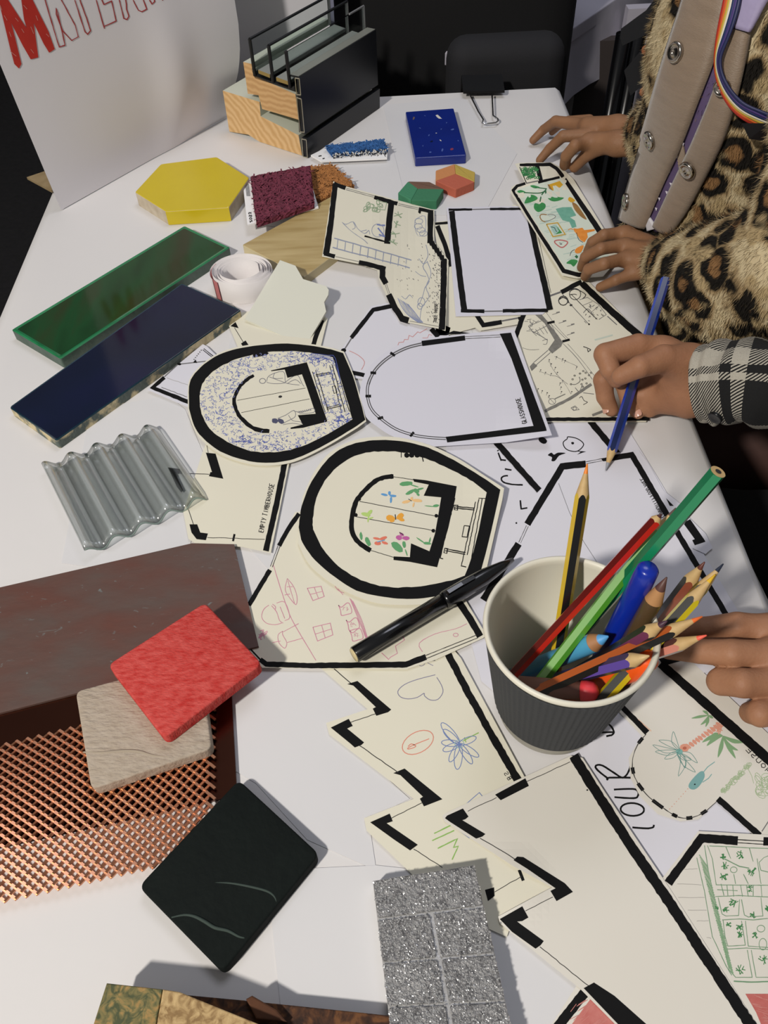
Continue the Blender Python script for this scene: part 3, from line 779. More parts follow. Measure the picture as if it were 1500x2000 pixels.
lb.text('k', 'Z053', (488, 434), (485, 413), 5, 1.4, side=-1) if 'Z' in FONT else lb.text('k', '5003', (488, 434), (485, 413), 5, 1.4, side=-1)
lb.o = wr; lb.finish({'k': ('label_print', M('print_black', '#101010', .6))})
wool('wool_sample', 'rough orange-brown wood-wool block behind the maroon one', [(565, 330), (648, 317), (668, 331), (690, 361), (640, 392)][:2] + [(691, 358), (625, 386)], .0102, .0095, '#b57a42', '#8d5c30', n=380, ch=.0008)
bw = wool('wool_sample', 'light blue wood-wool square tilted on a white label card', [(637, 282), (748, 271), (757, 286), (648, 296)], .0135, .0075, '#3a6fae', '#1f4a80', card=[(607, 303), (637, 288), (757, 288), (756, 309), (628, 315)], n=260, ch=.0062)
bl = Sheet(.0063)
for _ in range(60):
    x = random.uniform(652, 755); y = 303 + random.uniform(-3, 3); bl.line('k', [(x, y), (x + random.uniform(-3, 3), y - random.uniform(2, 5))], 1.2)
bl.line('k', [(622, 305), (628, 304)], 2); bl.line('k', [(630, 310), (634, 309)], 2)
sp_ = {0: MB(), 1: MB()}; a_, b_2 = P(649, 297.5, .0135), P(757, 287.5, .0135); d_ = (b_2-a_).normalized(); n_2 = Vector((d_.y, -d_.x, 0))
for _ in range(150):
    p = a_.lerp(b_2, random.random()) + n_2*.0016 + Vector((0, 0, -random.uniform(.001, .0068))); s_ = random.uniform(.0006, .0014); q = random.uniform(0, 3)
    u = (d_*math.cos(q)+Vector((0, 0, math.sin(q))))*s_*1.6; w = (Vector((0, 0, math.cos(q)))-d_*math.sin(q))*s_*.7
    sp_[random.randrange(2)].add([p-u, p-w, p+u, p+w, p+n_2*s_*.5], [(0, 1, 4), (1, 2, 4), (2, 3, 4), (3, 0, 4)])
sp_[0].build('white_fibres', [M('white_fibre', '#d9d8d4', .7)], bw)['kind'] = 'stuff'; sp_[1].build('black_fibres', [M('black_fibre', '#15171c', .7)], bw)['kind'] = 'stuff'
bl.o = bw; bl.finish({'k': ('label_print', M('print_black', '#101010', .6))})

# ---- pale wood board
m_wd = M('pale_wood', '#c2ad7c', .35, var=(26, '#a38a55', .22), stretch=(.6, 5, 1, -.72), coat=.3); m_wds = M('pale_wood_side', '#cdbf98', .6)
o = slab('wood_board', rounded(px([(473, 478), (668, 372), (740, 432), (594, 541)], .0105), .002, 3), .0105, [m_wd, m_wds], bev=.0008); tag(o, 'pale yellow wood veneer board partly under the tree-house plan', 'board')

# ---- coiled paper tape
rl_ = root('paper_roll', P(482, 560, 0), 'loosely coiled white paper tape with pinkish edges', 'paper roll')
c = P(480, 566, .0); mb = MB(); mb2 = MB()
def coil(t0, t1, n, target, r0, r1, h, zz=.0008):
    vs = []; fs = []
    for i in range(n + 1):
        t = t0 + (t1 - t0) * i / n; r = r0 + (r1 - r0) * i / n
        p = c + Vector((math.cos(t) * r * 1.08, math.sin(t) * r * .92, 0)); lean = Vector((-.001, .002, 0))
        for k in (0, 1): 
            o_ = Vector((math.cos(t), math.sin(t), 0)) * (.0001 * (1 if k else -1))
            vs += [p + o_ + Vector((0, 0, zz + .0006 * math.sin(3 * t))), p + o_ + lean + Vector((0, 0, zz + h + .0014 * math.sin(1.37 * t)))]
    for i in range(n): b_ = i * 4; fs += [(b_, b_+4, b_+5, b_+1), (b_+2, b_+3, b_+7, b_+6), (b_+1, b_+5, b_+7, b_+3)]
    target.add(vs, fs)
coil(.5, .5 + 2 * math.pi * 5.5, 260, mb, .0175, .0300, .022)
mb.build('tape_coil', [M('tape_paper', '#ded9d8', .6, bump=(60, .0005))], rl_, True)
coil(2.6, 3.9, 24, mb2, .0292, .0294, .0215, .0013); mb2.build('pink_edge', [M('pink_print', '#b06a6a', .6)], rl_, True)
slab('tape_tail', px([(432, 566), (470, 612), (478, 625), (510, 600), (500, 585)], .0012), .0003, [M('tape_paper', '#ded9d8', .6)], rl_, bev=0)

# ---- off-white angular card leaning on the roll and the board
m_ow = M('off_white_card', '#d3d3c5', .6)
pp = [(547, 508, .0265), (577, 519, .0245), (592, 545, .0205), (637, 559, .0185), (642, 566, .0165), (641, 576, .015), (633, 590, .0125), (637, 608, .010), (597, 676, .0032), (478, 623, .0042)]
tv = [P(x, y, h) for x, y, h in pp]; mb = MB(); k = len(tv)
# plane fit keeps the card flat
A_ = np.array([[v.x, v.y, 1] for v in tv]); zf = np.linalg.lstsq(A_, np.array([v.z for v in tv]), rcond=None)[0]
def onp(x, y):
    r = ray(x, y); nz_ = Vector((-zf[0], -zf[1], 1)); d_ = zf[2]; t_ = (d_ - CAMP.z + zf[0]*CAMP.x + zf[1]*CAMP.y) / (r.z - zf[0]*r.x - zf[1]*r.y); return CAMP + r * t_
tv = [onp(x, y) for x, y, h in pp]
mb.add(tv + [v - Vector((0, 0, .0022)) for v in tv], [tuple(range(k)), tuple(reversed(range(k, 2*k)))] + [((i+1) % k, i, i + k, (i+1) % k + k) for i in range(k)])
o = mb.build('angular_card', [m_ow]); tag(o, 'off-white angular card with notched corner leaning on the paper roll', 'card')

# ---- binder clip at the far edge
bc = root('binder_clip', P(943, 188, 0), 'black binder clip with silver wire handles gripping the far table edge', 'binder clip')
a, b_ = P(903, 180, .004), P(983, 178, .004); e = (b_ - a); ln = e.length; e.normalize(); c = (a + b_) / 2; c.y = YF
MBc = MB(); x0, x1 = -ln / 2, ln / 2; prof = [(.006, .0), (.006, .014), (-.021, .0032), (-.021, .0005), (.003, .0018)]
prof = [(.010, -.024), (.011, .012), (-.020, .0036), (-.0205, .0008), (.0075, .0070), (.0075, -.022), (-.018, -.0300), (-.018, -.0315)]
vs = [c + e * x + Vector((0, y, z)) for x in (x0, x1) for y, z in prof]; k = len(prof)
vs = [Vector((v.x, v.y, v.z + .002)) for v in vs]
MBc.add(vs, [(i, (i+1) % k, (i+1) % k + k, i + k) for i in range(k)] + [(0, 1, 2, 3, 4), (0, 4, 5), (0, 5, 6, 7), (k, k+4, k+3, k+2, k+1), (k, k+5, k+4), (k, k+7, k+6, k+5)])
MBc.build('clip_body', [M('black_steel', '#050505', .55, spec=.25)], bc)
w = [P(x, y, h) for x, y, h in ((917, 184, .007), (934, 218, .006), (944, 234, .006), (942, 240, .006), (948, 242, .005), (968, 240, .005), (973, 236, .005), (972, 232, .006), (963, 226, .006), (961, 184, .007))]
MB().tube(w, .0011, 8).build('wire_handle', [M('chrome', '#c9c9c9', .15, 1.0)], bc, True)

# ---- window frame corner sample
ws = root('window_sample', P(600, 250, 0), 'cut timber and black aluminium window frame sample with three glass panes', 'window sample')
O = P(602, 309, 0); base_l = P(447, 258, 0); u_ = (base_l - O); u_.z = 0; u_.normalize()
fn = Vector((-u_.y, u_.x, 0)); 
E_ = P(741, 211, 0) - O; E_.z = 0; EL = E_.length; E_.normalize()
def fp(x, y):
    """front face plane point behind pixel"""
    r = ray(x, y); t_ = (O - CAMP).dot(fn) / r.dot(fn); return CAMP + r * t_
def extr(name, pts, mats, back=EL, front=0, smat=1):
    f = [fp(x, y) + E_ * front for x, y in pts]; k = len(f); b2 = [v + E_ * (back - front) for v in f]
    for v in f + b2: v.z = max(v.z, TT + .0005)
    mb = MB(); mb.add(f + b2, [tuple(range(k)), tuple(reversed(range(k, 2*k)))], 0); n0 = len(mb.v) - 2*k
    for i in range(k): mb.f.append((i, (i+1) % k, (i+1) % k + k, i + k)[::-1]); mb.m.append(smat if len(mats) > 1 else 0)
    o = mb.build(name, mats, ws); bm = bmesh.new(); bm.from_mesh(o.data); bmesh.ops.recalc_face_normals(bm, faces=bm.faces); bm.to_mesh(o.data); bm.free(); return o
def endgrain(name, c1, c2, ang):
    mt = M(name, c1, .7); nt = mt.node_tree; b = nt.nodes['Principled BSDF']
    tc = nt.nodes.new('ShaderNodeTexCoord'); mp = nt.nodes.new('ShaderNodeMapping'); wv = nt.nodes.new('ShaderNodeTexWave'); wv.wave_type = 'RINGS'
    mp.inputs['Location'].default_value = ang; wv.inputs['Scale'].default_value = 48; wv.inputs['Distortion'].default_value = 5; wv.inputs['Detail'].default_value = 3
    cr = nt.nodes.new('ShaderNodeValToRGB'); cr.color_ramp.elements[0].color = lin(c1); cr.color_ramp.elements[1].color = lin(c2)
    nt.links.new(tc.outputs['Object'], mp.inputs[0]); nt.links.new(mp.outputs[0], wv.inputs[0]); nt.links.new(wv.outputs['Fac'], cr.inputs[0]); nt.links.new(cr.outputs[0], b.inputs['Base Color']); return mt
m_e1 = endgrain('end_grain_low', '#c79e67', '#dab684', (.12, -.1, .05)); m_e2 = endgrain('end_grain_top', '#ba915f', '#cda674', (-.03, .05, -.2))
m_wp = M('white_paint', '#c9cbbb', .35); m_al = M('black_aluminium', '#0e1117', .3, .2); m_aw = M('bare_aluminium', '#b9b4a2', .35, .7)
extr('frame_timber', [(435, 177), (507, 199), (509, 227), (583, 264), (590, 304), (560, 296), (545, 290), (507, 277), (485, 263), (448, 257)], [m_e1, m_wp])
extr('sash_timber', [(475, 121), (492, 125), (492, 136), (499, 149), (577, 184), (583, 234), (540, 221), (512, 213), (505, 186), (484, 183)], [m_e2, m_wp])
extr('upper_cladding', [(580, 149), (584, 151), (596, 262), (584, 258)], [m_al]); extr('lower_cladding', [(590, 268), (600, 270), (603, 311), (592, 309)], [m_al])
extr('cladding_lip', [(566, 145), (582, 149), (583, 154), (566, 149)], [m_al, M('lip_grey', '#8f9188', .4, .3)])
# hollow chambers seen in the cut end
for q in ([(577, 152), (585, 153), (588, 185), (580, 184)], [(580, 190), (589, 193), (595, 258), (587, 257)], [(590, 271), (599, 273), (601, 307), (593, 306)]):
    f = [fp(x, y) - E_ * .0006 for x, y in q]; mb = MB()
    for i in range(4):
        a, b_ = f[i], f[(i+1) % 4]; mb.tube([a, b_], .0006, 5)
    mb.build('cut_profile', [m_aw], ws)
m_pane = M('pane_glass', '#e8efee', .01, trans=1.0, ior=1.1); m_edge = M('pane_edge', '#0d0f12', .4)
m_edl = M('pane_edge_light', '#8f9090', .4, .5)
tops = [((498, 148), (494, 78)), ((534, 161), (529, 90)), ((567, 172), (560, 100))]
for i, (lo_, hi_) in enumerate(tops):
    a, b_ = fp(*lo_), fp(*hi_)
    b_ = Vector((a.x, a.y, b_.z)); w_ = u_ * .0012; Lk = EL * .98
    mb = MB(); vs = [a - w_, b_ - w_, b_ - w_ + E_ * Lk, a - w_ + E_ * Lk, a + w_, b_ + w_, b_ + w_ + E_ * Lk, a + w_ + E_ * Lk]
    mb.add(vs, [(0, 1, 2, 3), (7, 6, 5, 4), (0, 4, 5, 1), (1, 5, 6, 2), (2, 6, 7, 3), (3, 7, 4, 0)]); gp_ = mb.build('glass_pane', [m_pane], ws)
    fr = MB(); fr.tube([a, b_], .0021, 6)
    if i < 2: fr.tube([b_, b_ + E_ * Lk], .0018, 6)
    fr.build('pane_seal', [m_edge], gp_)
    MB().tube([b_ + E_ * Lk, a + E_ * Lk + Vector((0, 0, .004))], .0016, 6).build('pane_end', [m_edl], gp_)
    if i: MB().tube([b_ + E_ * (Lk - .03), b_ + E_ * Lk], .0014, 6).build('pane_corner', [m_edl], gp_)
for q in ([(503, 137), (526, 146), (526, 153), (504, 144)], [(538, 151), (563, 160), (563, 167), (539, 159)]): extr('spacer_bar', q, [M('spacer', '#8d7740', .5), M('spacer_side', '#9fa19b', .4, .3)], front=.001)
extr('glazing_gasket', [(492, 138), (500, 148), (565, 172), (575, 168), (577, 178), (498, 153)], [m_edge])

# ================================================================ cut-out floor plans and drawings
m_ink = M('black_marker', '#070708', .75, spec=.25); m_inkg = M('grey_pencil_line', '#6d6c6c', .8); m_thin = M('fine_black_line', '#2c2b2a', .7)
m_cr2 = M('cream_paper', '#e2decb', .75, var=(7, '#ded9c6', .3), bump=(80, .0002, .3)); m_wh2 = M('white_cutout', '#d9d8e0', .65, bump=(16, .001, .25)); m_iv = M('ivory_paper', '#dedad0', .75, var=(7, '#dad5ca', .3))
T0 = {'k': ('marker_walls', m_ink), 'g': ('grey_lines', m_inkg), 't': ('fine_lines', m_thin)}
def walls(s, L, j=.5, key='k'):
    for it in L:
        s.line(key, it[0], it[1], jit=j)
def dbl(s, a, b, gap=4, w=1.1, key='t', j=.2):
    dx, dy = b[0]-a[0], b[1]-a[1]; L = math.hypot(dx, dy); nx, ny = -dy/L*gap/2, dx/L*gap/2
    for sg in (1, -1): s.line(key, [(a[0]+nx*sg, a[1]+ny*sg), (b[0]+nx*sg, b[1]+ny*sg)], w, jit=j)
def wig(a, b, n, amp): return [(a[0]+(b[0]-a[0])*i/n+random.uniform(-amp, amp), a[1]+(b[1]-a[1])*i/n+random.uniform(-amp, amp)) for i in range(n+1)]
def flat_cap(s, L):
    for p in L: s.fill('k', p)

# -- big sheet with lettering (lowest)
s = Sheet(.0011)
s.paper('lettered_sheet', [(870, 840), (1215, 820), (1268, 905), (1500, 1290), (1620, 1600), (1600, 1830), (1470, 2060), (1120, 1480), (940, 1330), (880, 1100)], m_wh2, 'big white sheet lettered in black marker, under the cup and the plans at right', 'paper')
W_ = 3.6
for st in ([(1235, 1616), (1262, 1618), (1275, 1616), (1277, 1611)], [(1199, 1542), (1236, 1541), (1246, 1546), (1246, 1554), (1238, 1559), (1200, 1557)],
           [(1187, 1524), (1190, 1519), (1238, 1519)], [(1187, 1520), (1170, 1507), (1163, 1498), (1167, 1494), (1178, 1496), (1200, 1510), (1216, 1519), (1226, 1510), (1231, 1497)],
           [(1150, 1431), (1199, 1430)], [(1184, 1438), (1193, 1436)], [(1150, 1404), (1178, 1410), (1192, 1417), (1199, 1430), (1193, 1437)],
           [(992, 929), (984, 930), (979, 935), (984, 942), (1000, 946), (1021, 947)], [(986, 916), (999, 918)], [(973, 884), (979, 900)], [(978, 898), (988, 899)], [(972, 879), (973, 881)],
           [(1016, 977), (1018, 995)], [(1018, 994), (1030, 992)], [(1008, 1020), (1009, 1023)], [(1022, 1020), (1026, 1022)]):
    s.line('w', smooth_path(st, 4) if len(st) > 2 else st, W_ if st[0][1] > 1300 else 3.0, jit=.2)
s.ring('w', 1235, 1581, 23, 12.5, W_, ang=.05, n=22)
s.finish({'w': ('lettering', m_ink)})

# -- pale sheet with the eye, heart and drop
s = Sheet(.0015)
s.paper('paper_cutout', [(962, 858), (1080, 848), (1075, 820), (1160, 820), (1212, 888), (1270, 960), (1100, 960), (1058, 962)], m_wh2, 'white plan with black eye, heart and drop doodles above the hexagonal hall plan', group=None)
walls(s, [([(966, 860), (1053, 958)], 12), ([(1152, 822), (1208, 888)], 12)])
s.blob('k', 1060, 860, 9, 6, .5, n=12, jit=.05); s.blob('g', 1058, 858, 2.5, 1.5, .4)
s.fill('k', smooth_path([(1070, 889), (1077, 884), (1082, 888), (1090, 884), (1105, 885), (1092, 890), (1084, 900), (1077, 900), (1078, 893)], 3, True))
s.line('k', smooth_path([(1108, 857), (1100, 864), (1103, 874), (1112, 880), (1128, 881), (1140, 868), (1128, 857), (1110, 853), (1108, 857)], 4), 1.8); s.blob('k', 1118.5, 865.5, 3, 2.6)
s.fill('k', [(1127, 888), (1136, 881), (1145, 882), (1138, 884)]); s.line('k', [(1128, 881), (1136, 882)], 1.5)
s.finish(T0)

# -- second hall plan under the hall plan (right edge)
s = Sheet(.0018)
s.paper('paper_cutout', [(1230, 882), (1248, 880), (1266, 904), (1296, 958), (1337, 990), (1345, 1010), (1378, 1042), (1392, 1070), (1378, 1082), (1330, 1060), (1200, 1000)], m_wh2, 'white plan with black corner sticking out under the hexagonal hall plan')
s.fill('k', [(1301, 973), (1316, 988), (1308, 988)])
s.fill('k', [(1340, 1018), (1348, 1014), (1375, 1053), (1378, 1058), (1357, 1065), (1352, 1055), (1357, 1053), (1336, 1024)])
s.finish(T0)

# -- hexagonal community hall plan
s = Sheet(.0021)
s.paper('paper_cutout', [(925, 1180), (968, 1120), (1088, 898), (1237, 880), (1248, 892), (1330, 1035), (1425, 1185), (1440, 1300), (1300, 1330), (1000, 1330), (948, 1230)], m_wh2, 'white hexagonal hall plan with thick black outline behind the cup of pencils')
walls(s, [([(944, 1172), (1013, 1062)], 14), ([(1030, 1024), (1098, 911), (1144, 906)], 13), ([(1188, 896), (1234, 888), (1330, 1052), (1412, 1190), (1470, 1285)], 11)], .4)
s.fill('k', [(1174, 896), (1190, 892), (1190, 900), (1178, 901)])
dbl(s, (1015, 1060), (1030, 1027), 4, 1.2, 'g'); dbl(s, (1144, 904), (1180, 897), 4)
s.line('g', [(1091, 944), (1112, 1000), (1140, 1058), (1166, 1098)], .8)
s.text('t', 'COMMUNITY FOOD HALL', (1292, 1012), (1249, 934), 7.5, 1.3, side=-1)
s.finish(T0)

# -- beach house plan
s = Sheet(.0022, )
s.paper('paper_cutout', [(1283, 1293), (1298, 1288), (1345, 1286), (1540, 1470), (1560, 1680), (1481, 1640), (1402, 1562), (1365, 1600), (1330, 1604), (1285, 1590), (1250, 1555), (1232, 1520), (1228, 1480), (1254, 1437), (1196, 1376), (1215, 1350)], m_iv, 'ivory beach house plan with palm trees and a teal lizard drawn on it')
walls(s, [([(1290, 1296), (1360, 1358), (1520, 1500)], (17, 20)), ([(1207, 1372), (1264, 1431)], 11), ([(1402, 1560), (1484, 1632)], 12)])
s.fill('k', [(1285, 1284), (1340, 1288), (1305, 1298), (1296, 1302)])
arc = smooth_path([(1262, 1434), (1247, 1452), (1236, 1480), (1236, 1505), (1246, 1530), (1268, 1557), (1295, 1578), (1318, 1593), (1335, 1598), (1358, 1595), (1380, 1583), (1400, 1565)], 4)
s.line('t', arc, 1.6, jit=.4)
for a, b in ((2, 4), (11, 13), (16.5, 18.5), (21.5, 24), (27.5, 29.5), (33, 35), (38, 40)): s.line('k', arc[int(a):int(b)+1], 7, jit=.3)
s.line('g', [(1488, 1624), (1510, 1590)], 2)
s.text('k', 'HOUSE', (1500, 1512), (1453, 1461), 9, 1.4, side=-1)
def leaf(key, x0, y0, x1, y1, w, lvl=1, wl=None):
    dx, dy = x1-x0, y1-y0; L = math.hypot(dx, dy); nx, ny = -dy/L, dx/L; b = random.uniform(-.15, .15)*L
    m = lambda t, o: (x0+dx*t+nx*(o+b*math.sin(math.pi*t)), y0+dy*t+ny*(o+b*math.sin(math.pi*t)))
    P_ = [(x0, y0), m(.3, w*.8), m(.6, w), (x1, y1), m(.6, -w), m(.3, -w*.8)]
    if wl: s.line(key, smooth_path(P_, 4, True), wl, lvl=lvl, closed=True)
    else: s.fill(key, smooth_path(P_, 3, True), lvl)
for a in ((1315, 1429), (1287, 1446), (1275, 1455), (1280, 1468), (1298, 1482), (1325, 1516)): leaf('te', 1328, 1466, a[0], a[1], 5, 1, .9)
for a in ((1362, 1490), (1358, 1508), (1350, 1484), (1338, 1500)): leaf('te', 1322, 1470, a[0], a[1], 5, 1, .9)
s.blob('tf', 1327, 1468, 7, 6)
for i in range(12): 
    t = i/11; s.blob('or', 1338 + t*66, 1462 - t*46, 3.2, 6 + 2*random.random(), -.9, n=7, jit=.2)
s.blob('or', 1337, 1461, 9, 8); s.blob('or2', 1337, 1461, 4, 3, lvl=2)
for a in ((1350, 1403), (1368, 1416), (1378, 1420), (1393, 1403), (1372, 1388)): leaf('gr', 1384, 1397, a[0], a[1], 2.6)
for a in ((1371, 1450), (1380, 1457), (1402, 1480), (1437, 1482), (1442, 1466), (1385, 1440), (1455, 1450)): leaf('gr', 1412, 1437, a[0], a[1], 4)
for _ in range(16): s.line('or', [(1395+random.uniform(-8, 12), 1425+random.uniform(-8, 12)), (1405+random.uniform(-8, 12), 1418+random.uniform(-8, 10))], 1.6)
s.fill('tl', smooth_path([(1345, 1533), (1352, 1522), (1366, 1508), (1374, 1507), (1376, 1518), (1366, 1535), (1356, 1542), (1347, 1540)], 3, True)); s.line('tl', [(1374, 1508), (1382, 1498), (1396, 1488)], 1.6); s.line('tl', [(1372, 1528), (1384, 1520), (1390, 1512)], 1.6); s.blob('k', 1357, 1532, 1.6, 1.3, lvl=3)
for i in range(9): s.blob('or', 1308 + i*4.4, 1580 - i*4.9, .9, .9)
for _ in range(46):
    t = random.random(); x = 1408 + t*58; y = 1550 - t*60 + random.uniform(-5, 5); s.ring('gl', x, y, random.uniform(1.5, 5), random.uniform(1.5, 4), .9, n=7)
for _ in range(18): s.ring('gl', 1492+random.uniform(-14, 20), 1535+random.uniform(-18, 16), random.uniform(5, 12), random.uniform(4, 8), .9, ang=random.random()*3, n=9)
s.line('gl', [(1460, 1500), (1468, 1515), (1472, 1530)], .9)
s.line('pk', [(1420, 1570), (1450, 1598), (1478, 1622)], 2.2, lvl=0.5); s.line('pk', [(1246, 1405), (1272, 1428)], 2.2, lvl=.5)
s.finish({**T0, 'te': ('teal_palm', M('teal_pencil', '#5f9088', .8)), 'tf': ('teal_shade', M('teal_shade', '#7fb0a8', .8)), 'tl': ('teal_lizard', M('teal_lizard', '#7aa8a6', .8)), 'or': ('orange_trunk', M('orange_pencil', '#d9977f', .8)), 'or2': ('red_shade', M('red_pencil2', '#b8674f', .8)), 'gr': ('green_palm', M('green_pencil', '#7fa377', .8)), 'gl': ('pale_green_vine', M('pale_green_pencil', '#a3b890', .8)), 'pk': ('pink_shade', M('pink_pencil', '#e3bfa6', .8))})

# -- green shelves plan (bottom right)
s = Sheet(.0026)
s.paper('paper_cutout', [(1293, 1716), (1364, 1623), (1560, 1634), (1560, 2100), (1520, 2100)], m_iv, 'ivory plan with green shelves of plants and a red area, bottom right corner')
walls(s, [([(1305, 1725), (1370, 1637), (1441, 1642)], 17), ([(1491, 1643), (1560, 1646)], 16)])
dbl(s, (1441, 1643), (1491, 1646), 6, 1.6, 'k')
G = lambda x, y: (1300 + x/5.263, 1620 + y/5.263)
def gl(pts, w=1.3, k='gn'): s.line(k, [G(*p) for p in pts], w, jit=.2)
gl([(320, 290), (400, 640), (480, 1100), (620, 1400), (680, 1500)], 1.3); gl([(400, 165), (440, 430), (500, 700), (560, 960), (620, 1300), (660, 1470)]); gl([(430, 165), (480, 300), (520, 570), (1150, 575)]); gl([(530, 620), (740, 630)]); gl([(450, 170), (700, 180), (860, 190), (1150, 200)])
for i in range(46):
    t = i/45; x0, y0 = 330+t*290, 260+t*1120; gl([(x0+15, y0), (x0+60*(1-t*.3)+40, y0+120)], 1.0 if i % 3 else 1.6, 'gs')
for (a, b) in (((570, 560), (600, 680)), ((630, 570), (640, 680)), ((690, 570), (700, 690)), ((770, 570), (790, 690)), ((830, 570), (850, 690)), ((900, 570), (900, 690)), ((980, 570), (990, 690))): gl([a, b])
gl([(510, 690), (750, 680), (1150, 700)]); gl([(540, 700), (580, 870), (620, 890), (750, 885), (760, 720)]); gl([(780, 720), (810, 880), (850, 900), (1000, 890), (980, 700)]); gl([(580, 930), (760, 920), (900, 930), (1050, 915)]); gl([(590, 930), (610, 1100), (640, 1200), (820, 1190), (780, 940)]); gl([(820, 940), (850, 1200), (1000, 1210), (1150, 1220)]); gl([(630, 1230), (830, 1220), (1150, 1240)]); gl([(840, 1240), (890, 1520), (720, 1520), (660, 1450)]); gl([(880, 1240), (930, 1520), (1150, 1520)]); gl([(700, 1560), (880, 1570), (1150, 1560)], 2.4)
gl([(860, 190), (900, 330)]); gl([(620, 180), (670, 300)]); gl([(700, 460), (720, 560)]); gl([(800, 460), (850, 560)]); gl([(940, 300), (980, 560)]); gl([(960, 340), (1010, 290), (1060, 270)]); gl([(960, 340), (980, 420), (1060, 440)])
gl([(600, 300), (760, 380), (860, 400)], 1.8)
for (x, y, r) in ((590, 280, 30), (770, 260, 45), (610, 370, 40), (600, 480, 45), (890, 430, 50), (870, 610, 35), (700, 750, 50), (520, 810, 25), (620, 820, 35), (900, 880, 35), (650, 980, 30), (760, 1000, 40), (760, 1080, 35), (920, 1090, 35), (770, 1440, 50), (1000, 1340, 50), (1040, 820, 40)):
    for _ in range(9):
        a = random.uniform(0, 6.3); gl([(x+random.uniform(-r, r)*.5, y+random.uniform(-r, r)*.5), (x+math.cos(a)*r, y+math.sin(a)*r)], 1.6, 'gd')
for (x, y, a, b) in ((700, 415, 35, 30), (980, 1020, 40, 35), (1000, 1180, 40, 60)): s.ring('gn', *G(x, y), a/5.3, b/5.3, 1.2)
for i, (a, b) in enumerate((((190, 410), (330, 405)), ((120, 560), (370, 570)), ((130, 700), (400, 700)), ((230, 830), (420, 830)), ((320, 940), (440, 940)), ((420, 1110), (470, 1120)))): s.line('g2', wig(G(*a), G(*b), 5, .5), .8)
s.fill('rd', [G(820, 1690), G(1400, 1690), G(1400, 2600), (1540, 2110), G(1000, 2050), G(930, 1880)])
for _ in range(90):
    x, y = random.uniform(860, 1200), random.uniform(1700, 2300)
    if (x-820)*1.6 > (y-1690)*.9: s.line('r2', [G(x, y), G(x+random.uniform(60, 130), y+random.uniform(10, 50))], 1.1, lvl=2)
s.finish({**T0, 'gn': ('green_outlines', M('green_line', '#6f9472', .8)), 'gs': ('green_hatching', M('green_hatch', '#86a883', .8)), 'gd': ('dark_green_plants', M('green_dark', '#3d7f49', .8)), 'g2': ('pencil_lines', M('faint_pencil', '#a8a5a0', .8)), 'rd': ('red_area', M('red_area', '#b4544f', .8, var=(120, '#c4746c', .2))), 'r2': ('red_strokes', M('red_stroke', '#c98078', .8))})

# -- red corner piece at the bottom edge
s = Sheet(.0022)
s.paper('paper_cutout', [(1128, 1922), (1150, 1925), (1300, 2030), (1300, 2120), (1020, 2120), (1065, 2020)], m_iv, 'plan with red pencil shading and black wall at the bottom edge of the table')
walls(s, [([(1144, 1936), (1070, 2030)], 20)])
s.fill('rd', [(1157, 1946), (1290, 2040), (1280, 2110), (1040, 2110), (1095, 2030)])
for _ in range(60):
    x, y = random.uniform(1110, 1230), random.uniform(1960, 2030); s.line('r2', [(x, y), (x+random.uniform(10, 22), y-random.uniform(8, 16))], 1.1, lvl=2)
s.finish({**T0, 'rd': ('red_area', M('red_area2', '#b9605a', .8, var=(120, '#cc8178', .2))), 'r2': ('red_strokes', M('red_stroke', '#c98078', .8))})

# -- sawtooth plan one (heart and flower)
s = Sheet(.0019)
s.paper('paper_cutout', [(627, 1305), (640, 1270), (880, 1262), (900, 1285), (1026, 1520), (1050, 1560), (1040, 1650), (1090, 1735), (1010, 1770), (990, 1830), (880, 1780), (716, 1622), (711, 1598), (808, 1560), (643, 1434), (637, 1412), (718, 1385)], m_cr2, 'cream sawtooth plan with a drawn heart, flower and circled number')
s.line('t', wig((652, 1306), (690, 1338), 6, .6), 1.6); s.line('t', wig((734, 1394), (684, 1411), 6, .6), 1.4); s.line('t', wig((702, 1456), (778, 1509), 9, .6), 1.5); s.line('t', wig((826, 1567), (764, 1598), 8, .6), 1.4); s.line('t', wig((808, 1658), (864, 1694), 7, .6), 1.4)
s.fill('k', [(678, 1336), (698, 1330), (764, 1386), (758, 1391), (735, 1398), (728, 1384), (734, 1381), (690, 1339)])
s.fill('k', [(646, 1421), (681, 1404), (689, 1418), (684, 1420), (678, 1423), (711, 1450), (706, 1455), (693, 1460), (684, 1452)])
s.fill('k', [(768, 1510), (790, 1501), (864, 1561), (828, 1575), (820, 1560), (826, 1556), (782, 1514)])
s.fill('k', [(723, 1606), (761, 1589), (767, 1604), (755, 1608), (816, 1650), (801, 1661), (770, 1640)])
s.line('k', [(874, 1275), (910, 1345), (958, 1432), (1014, 1528)], (13, 15), jit=.8)
s.fill('k', [(965, 1733), (947, 1738), (953, 1760), (966, 1750)]); s.line('t', wig((966, 1742), (1018, 1712), 5, .5), 1.4); s.line('k', [(1014, 1699), (1022, 1720)], 6)
HP = [(850, 1318), (815, 1327), (790, 1337), (777, 1350), (782, 1361), (797, 1365), (815, 1362), (828, 1354), (829, 1359), (840, 1367), (855, 1366), (865, 1352), (862, 1338), (853, 1323)]
s.line('pu', smooth_path(HP, 3), 1.4); s.ring('re', 816, 1450, 33, 20, 1.6, ang=-.5, n=22); s.line('re', smooth_path([(838, 1443), (815, 1452), (798, 1460), (797, 1463), (806, 1461), (812, 1457), (803, 1453), (797, 1458)], 3), 1.6)
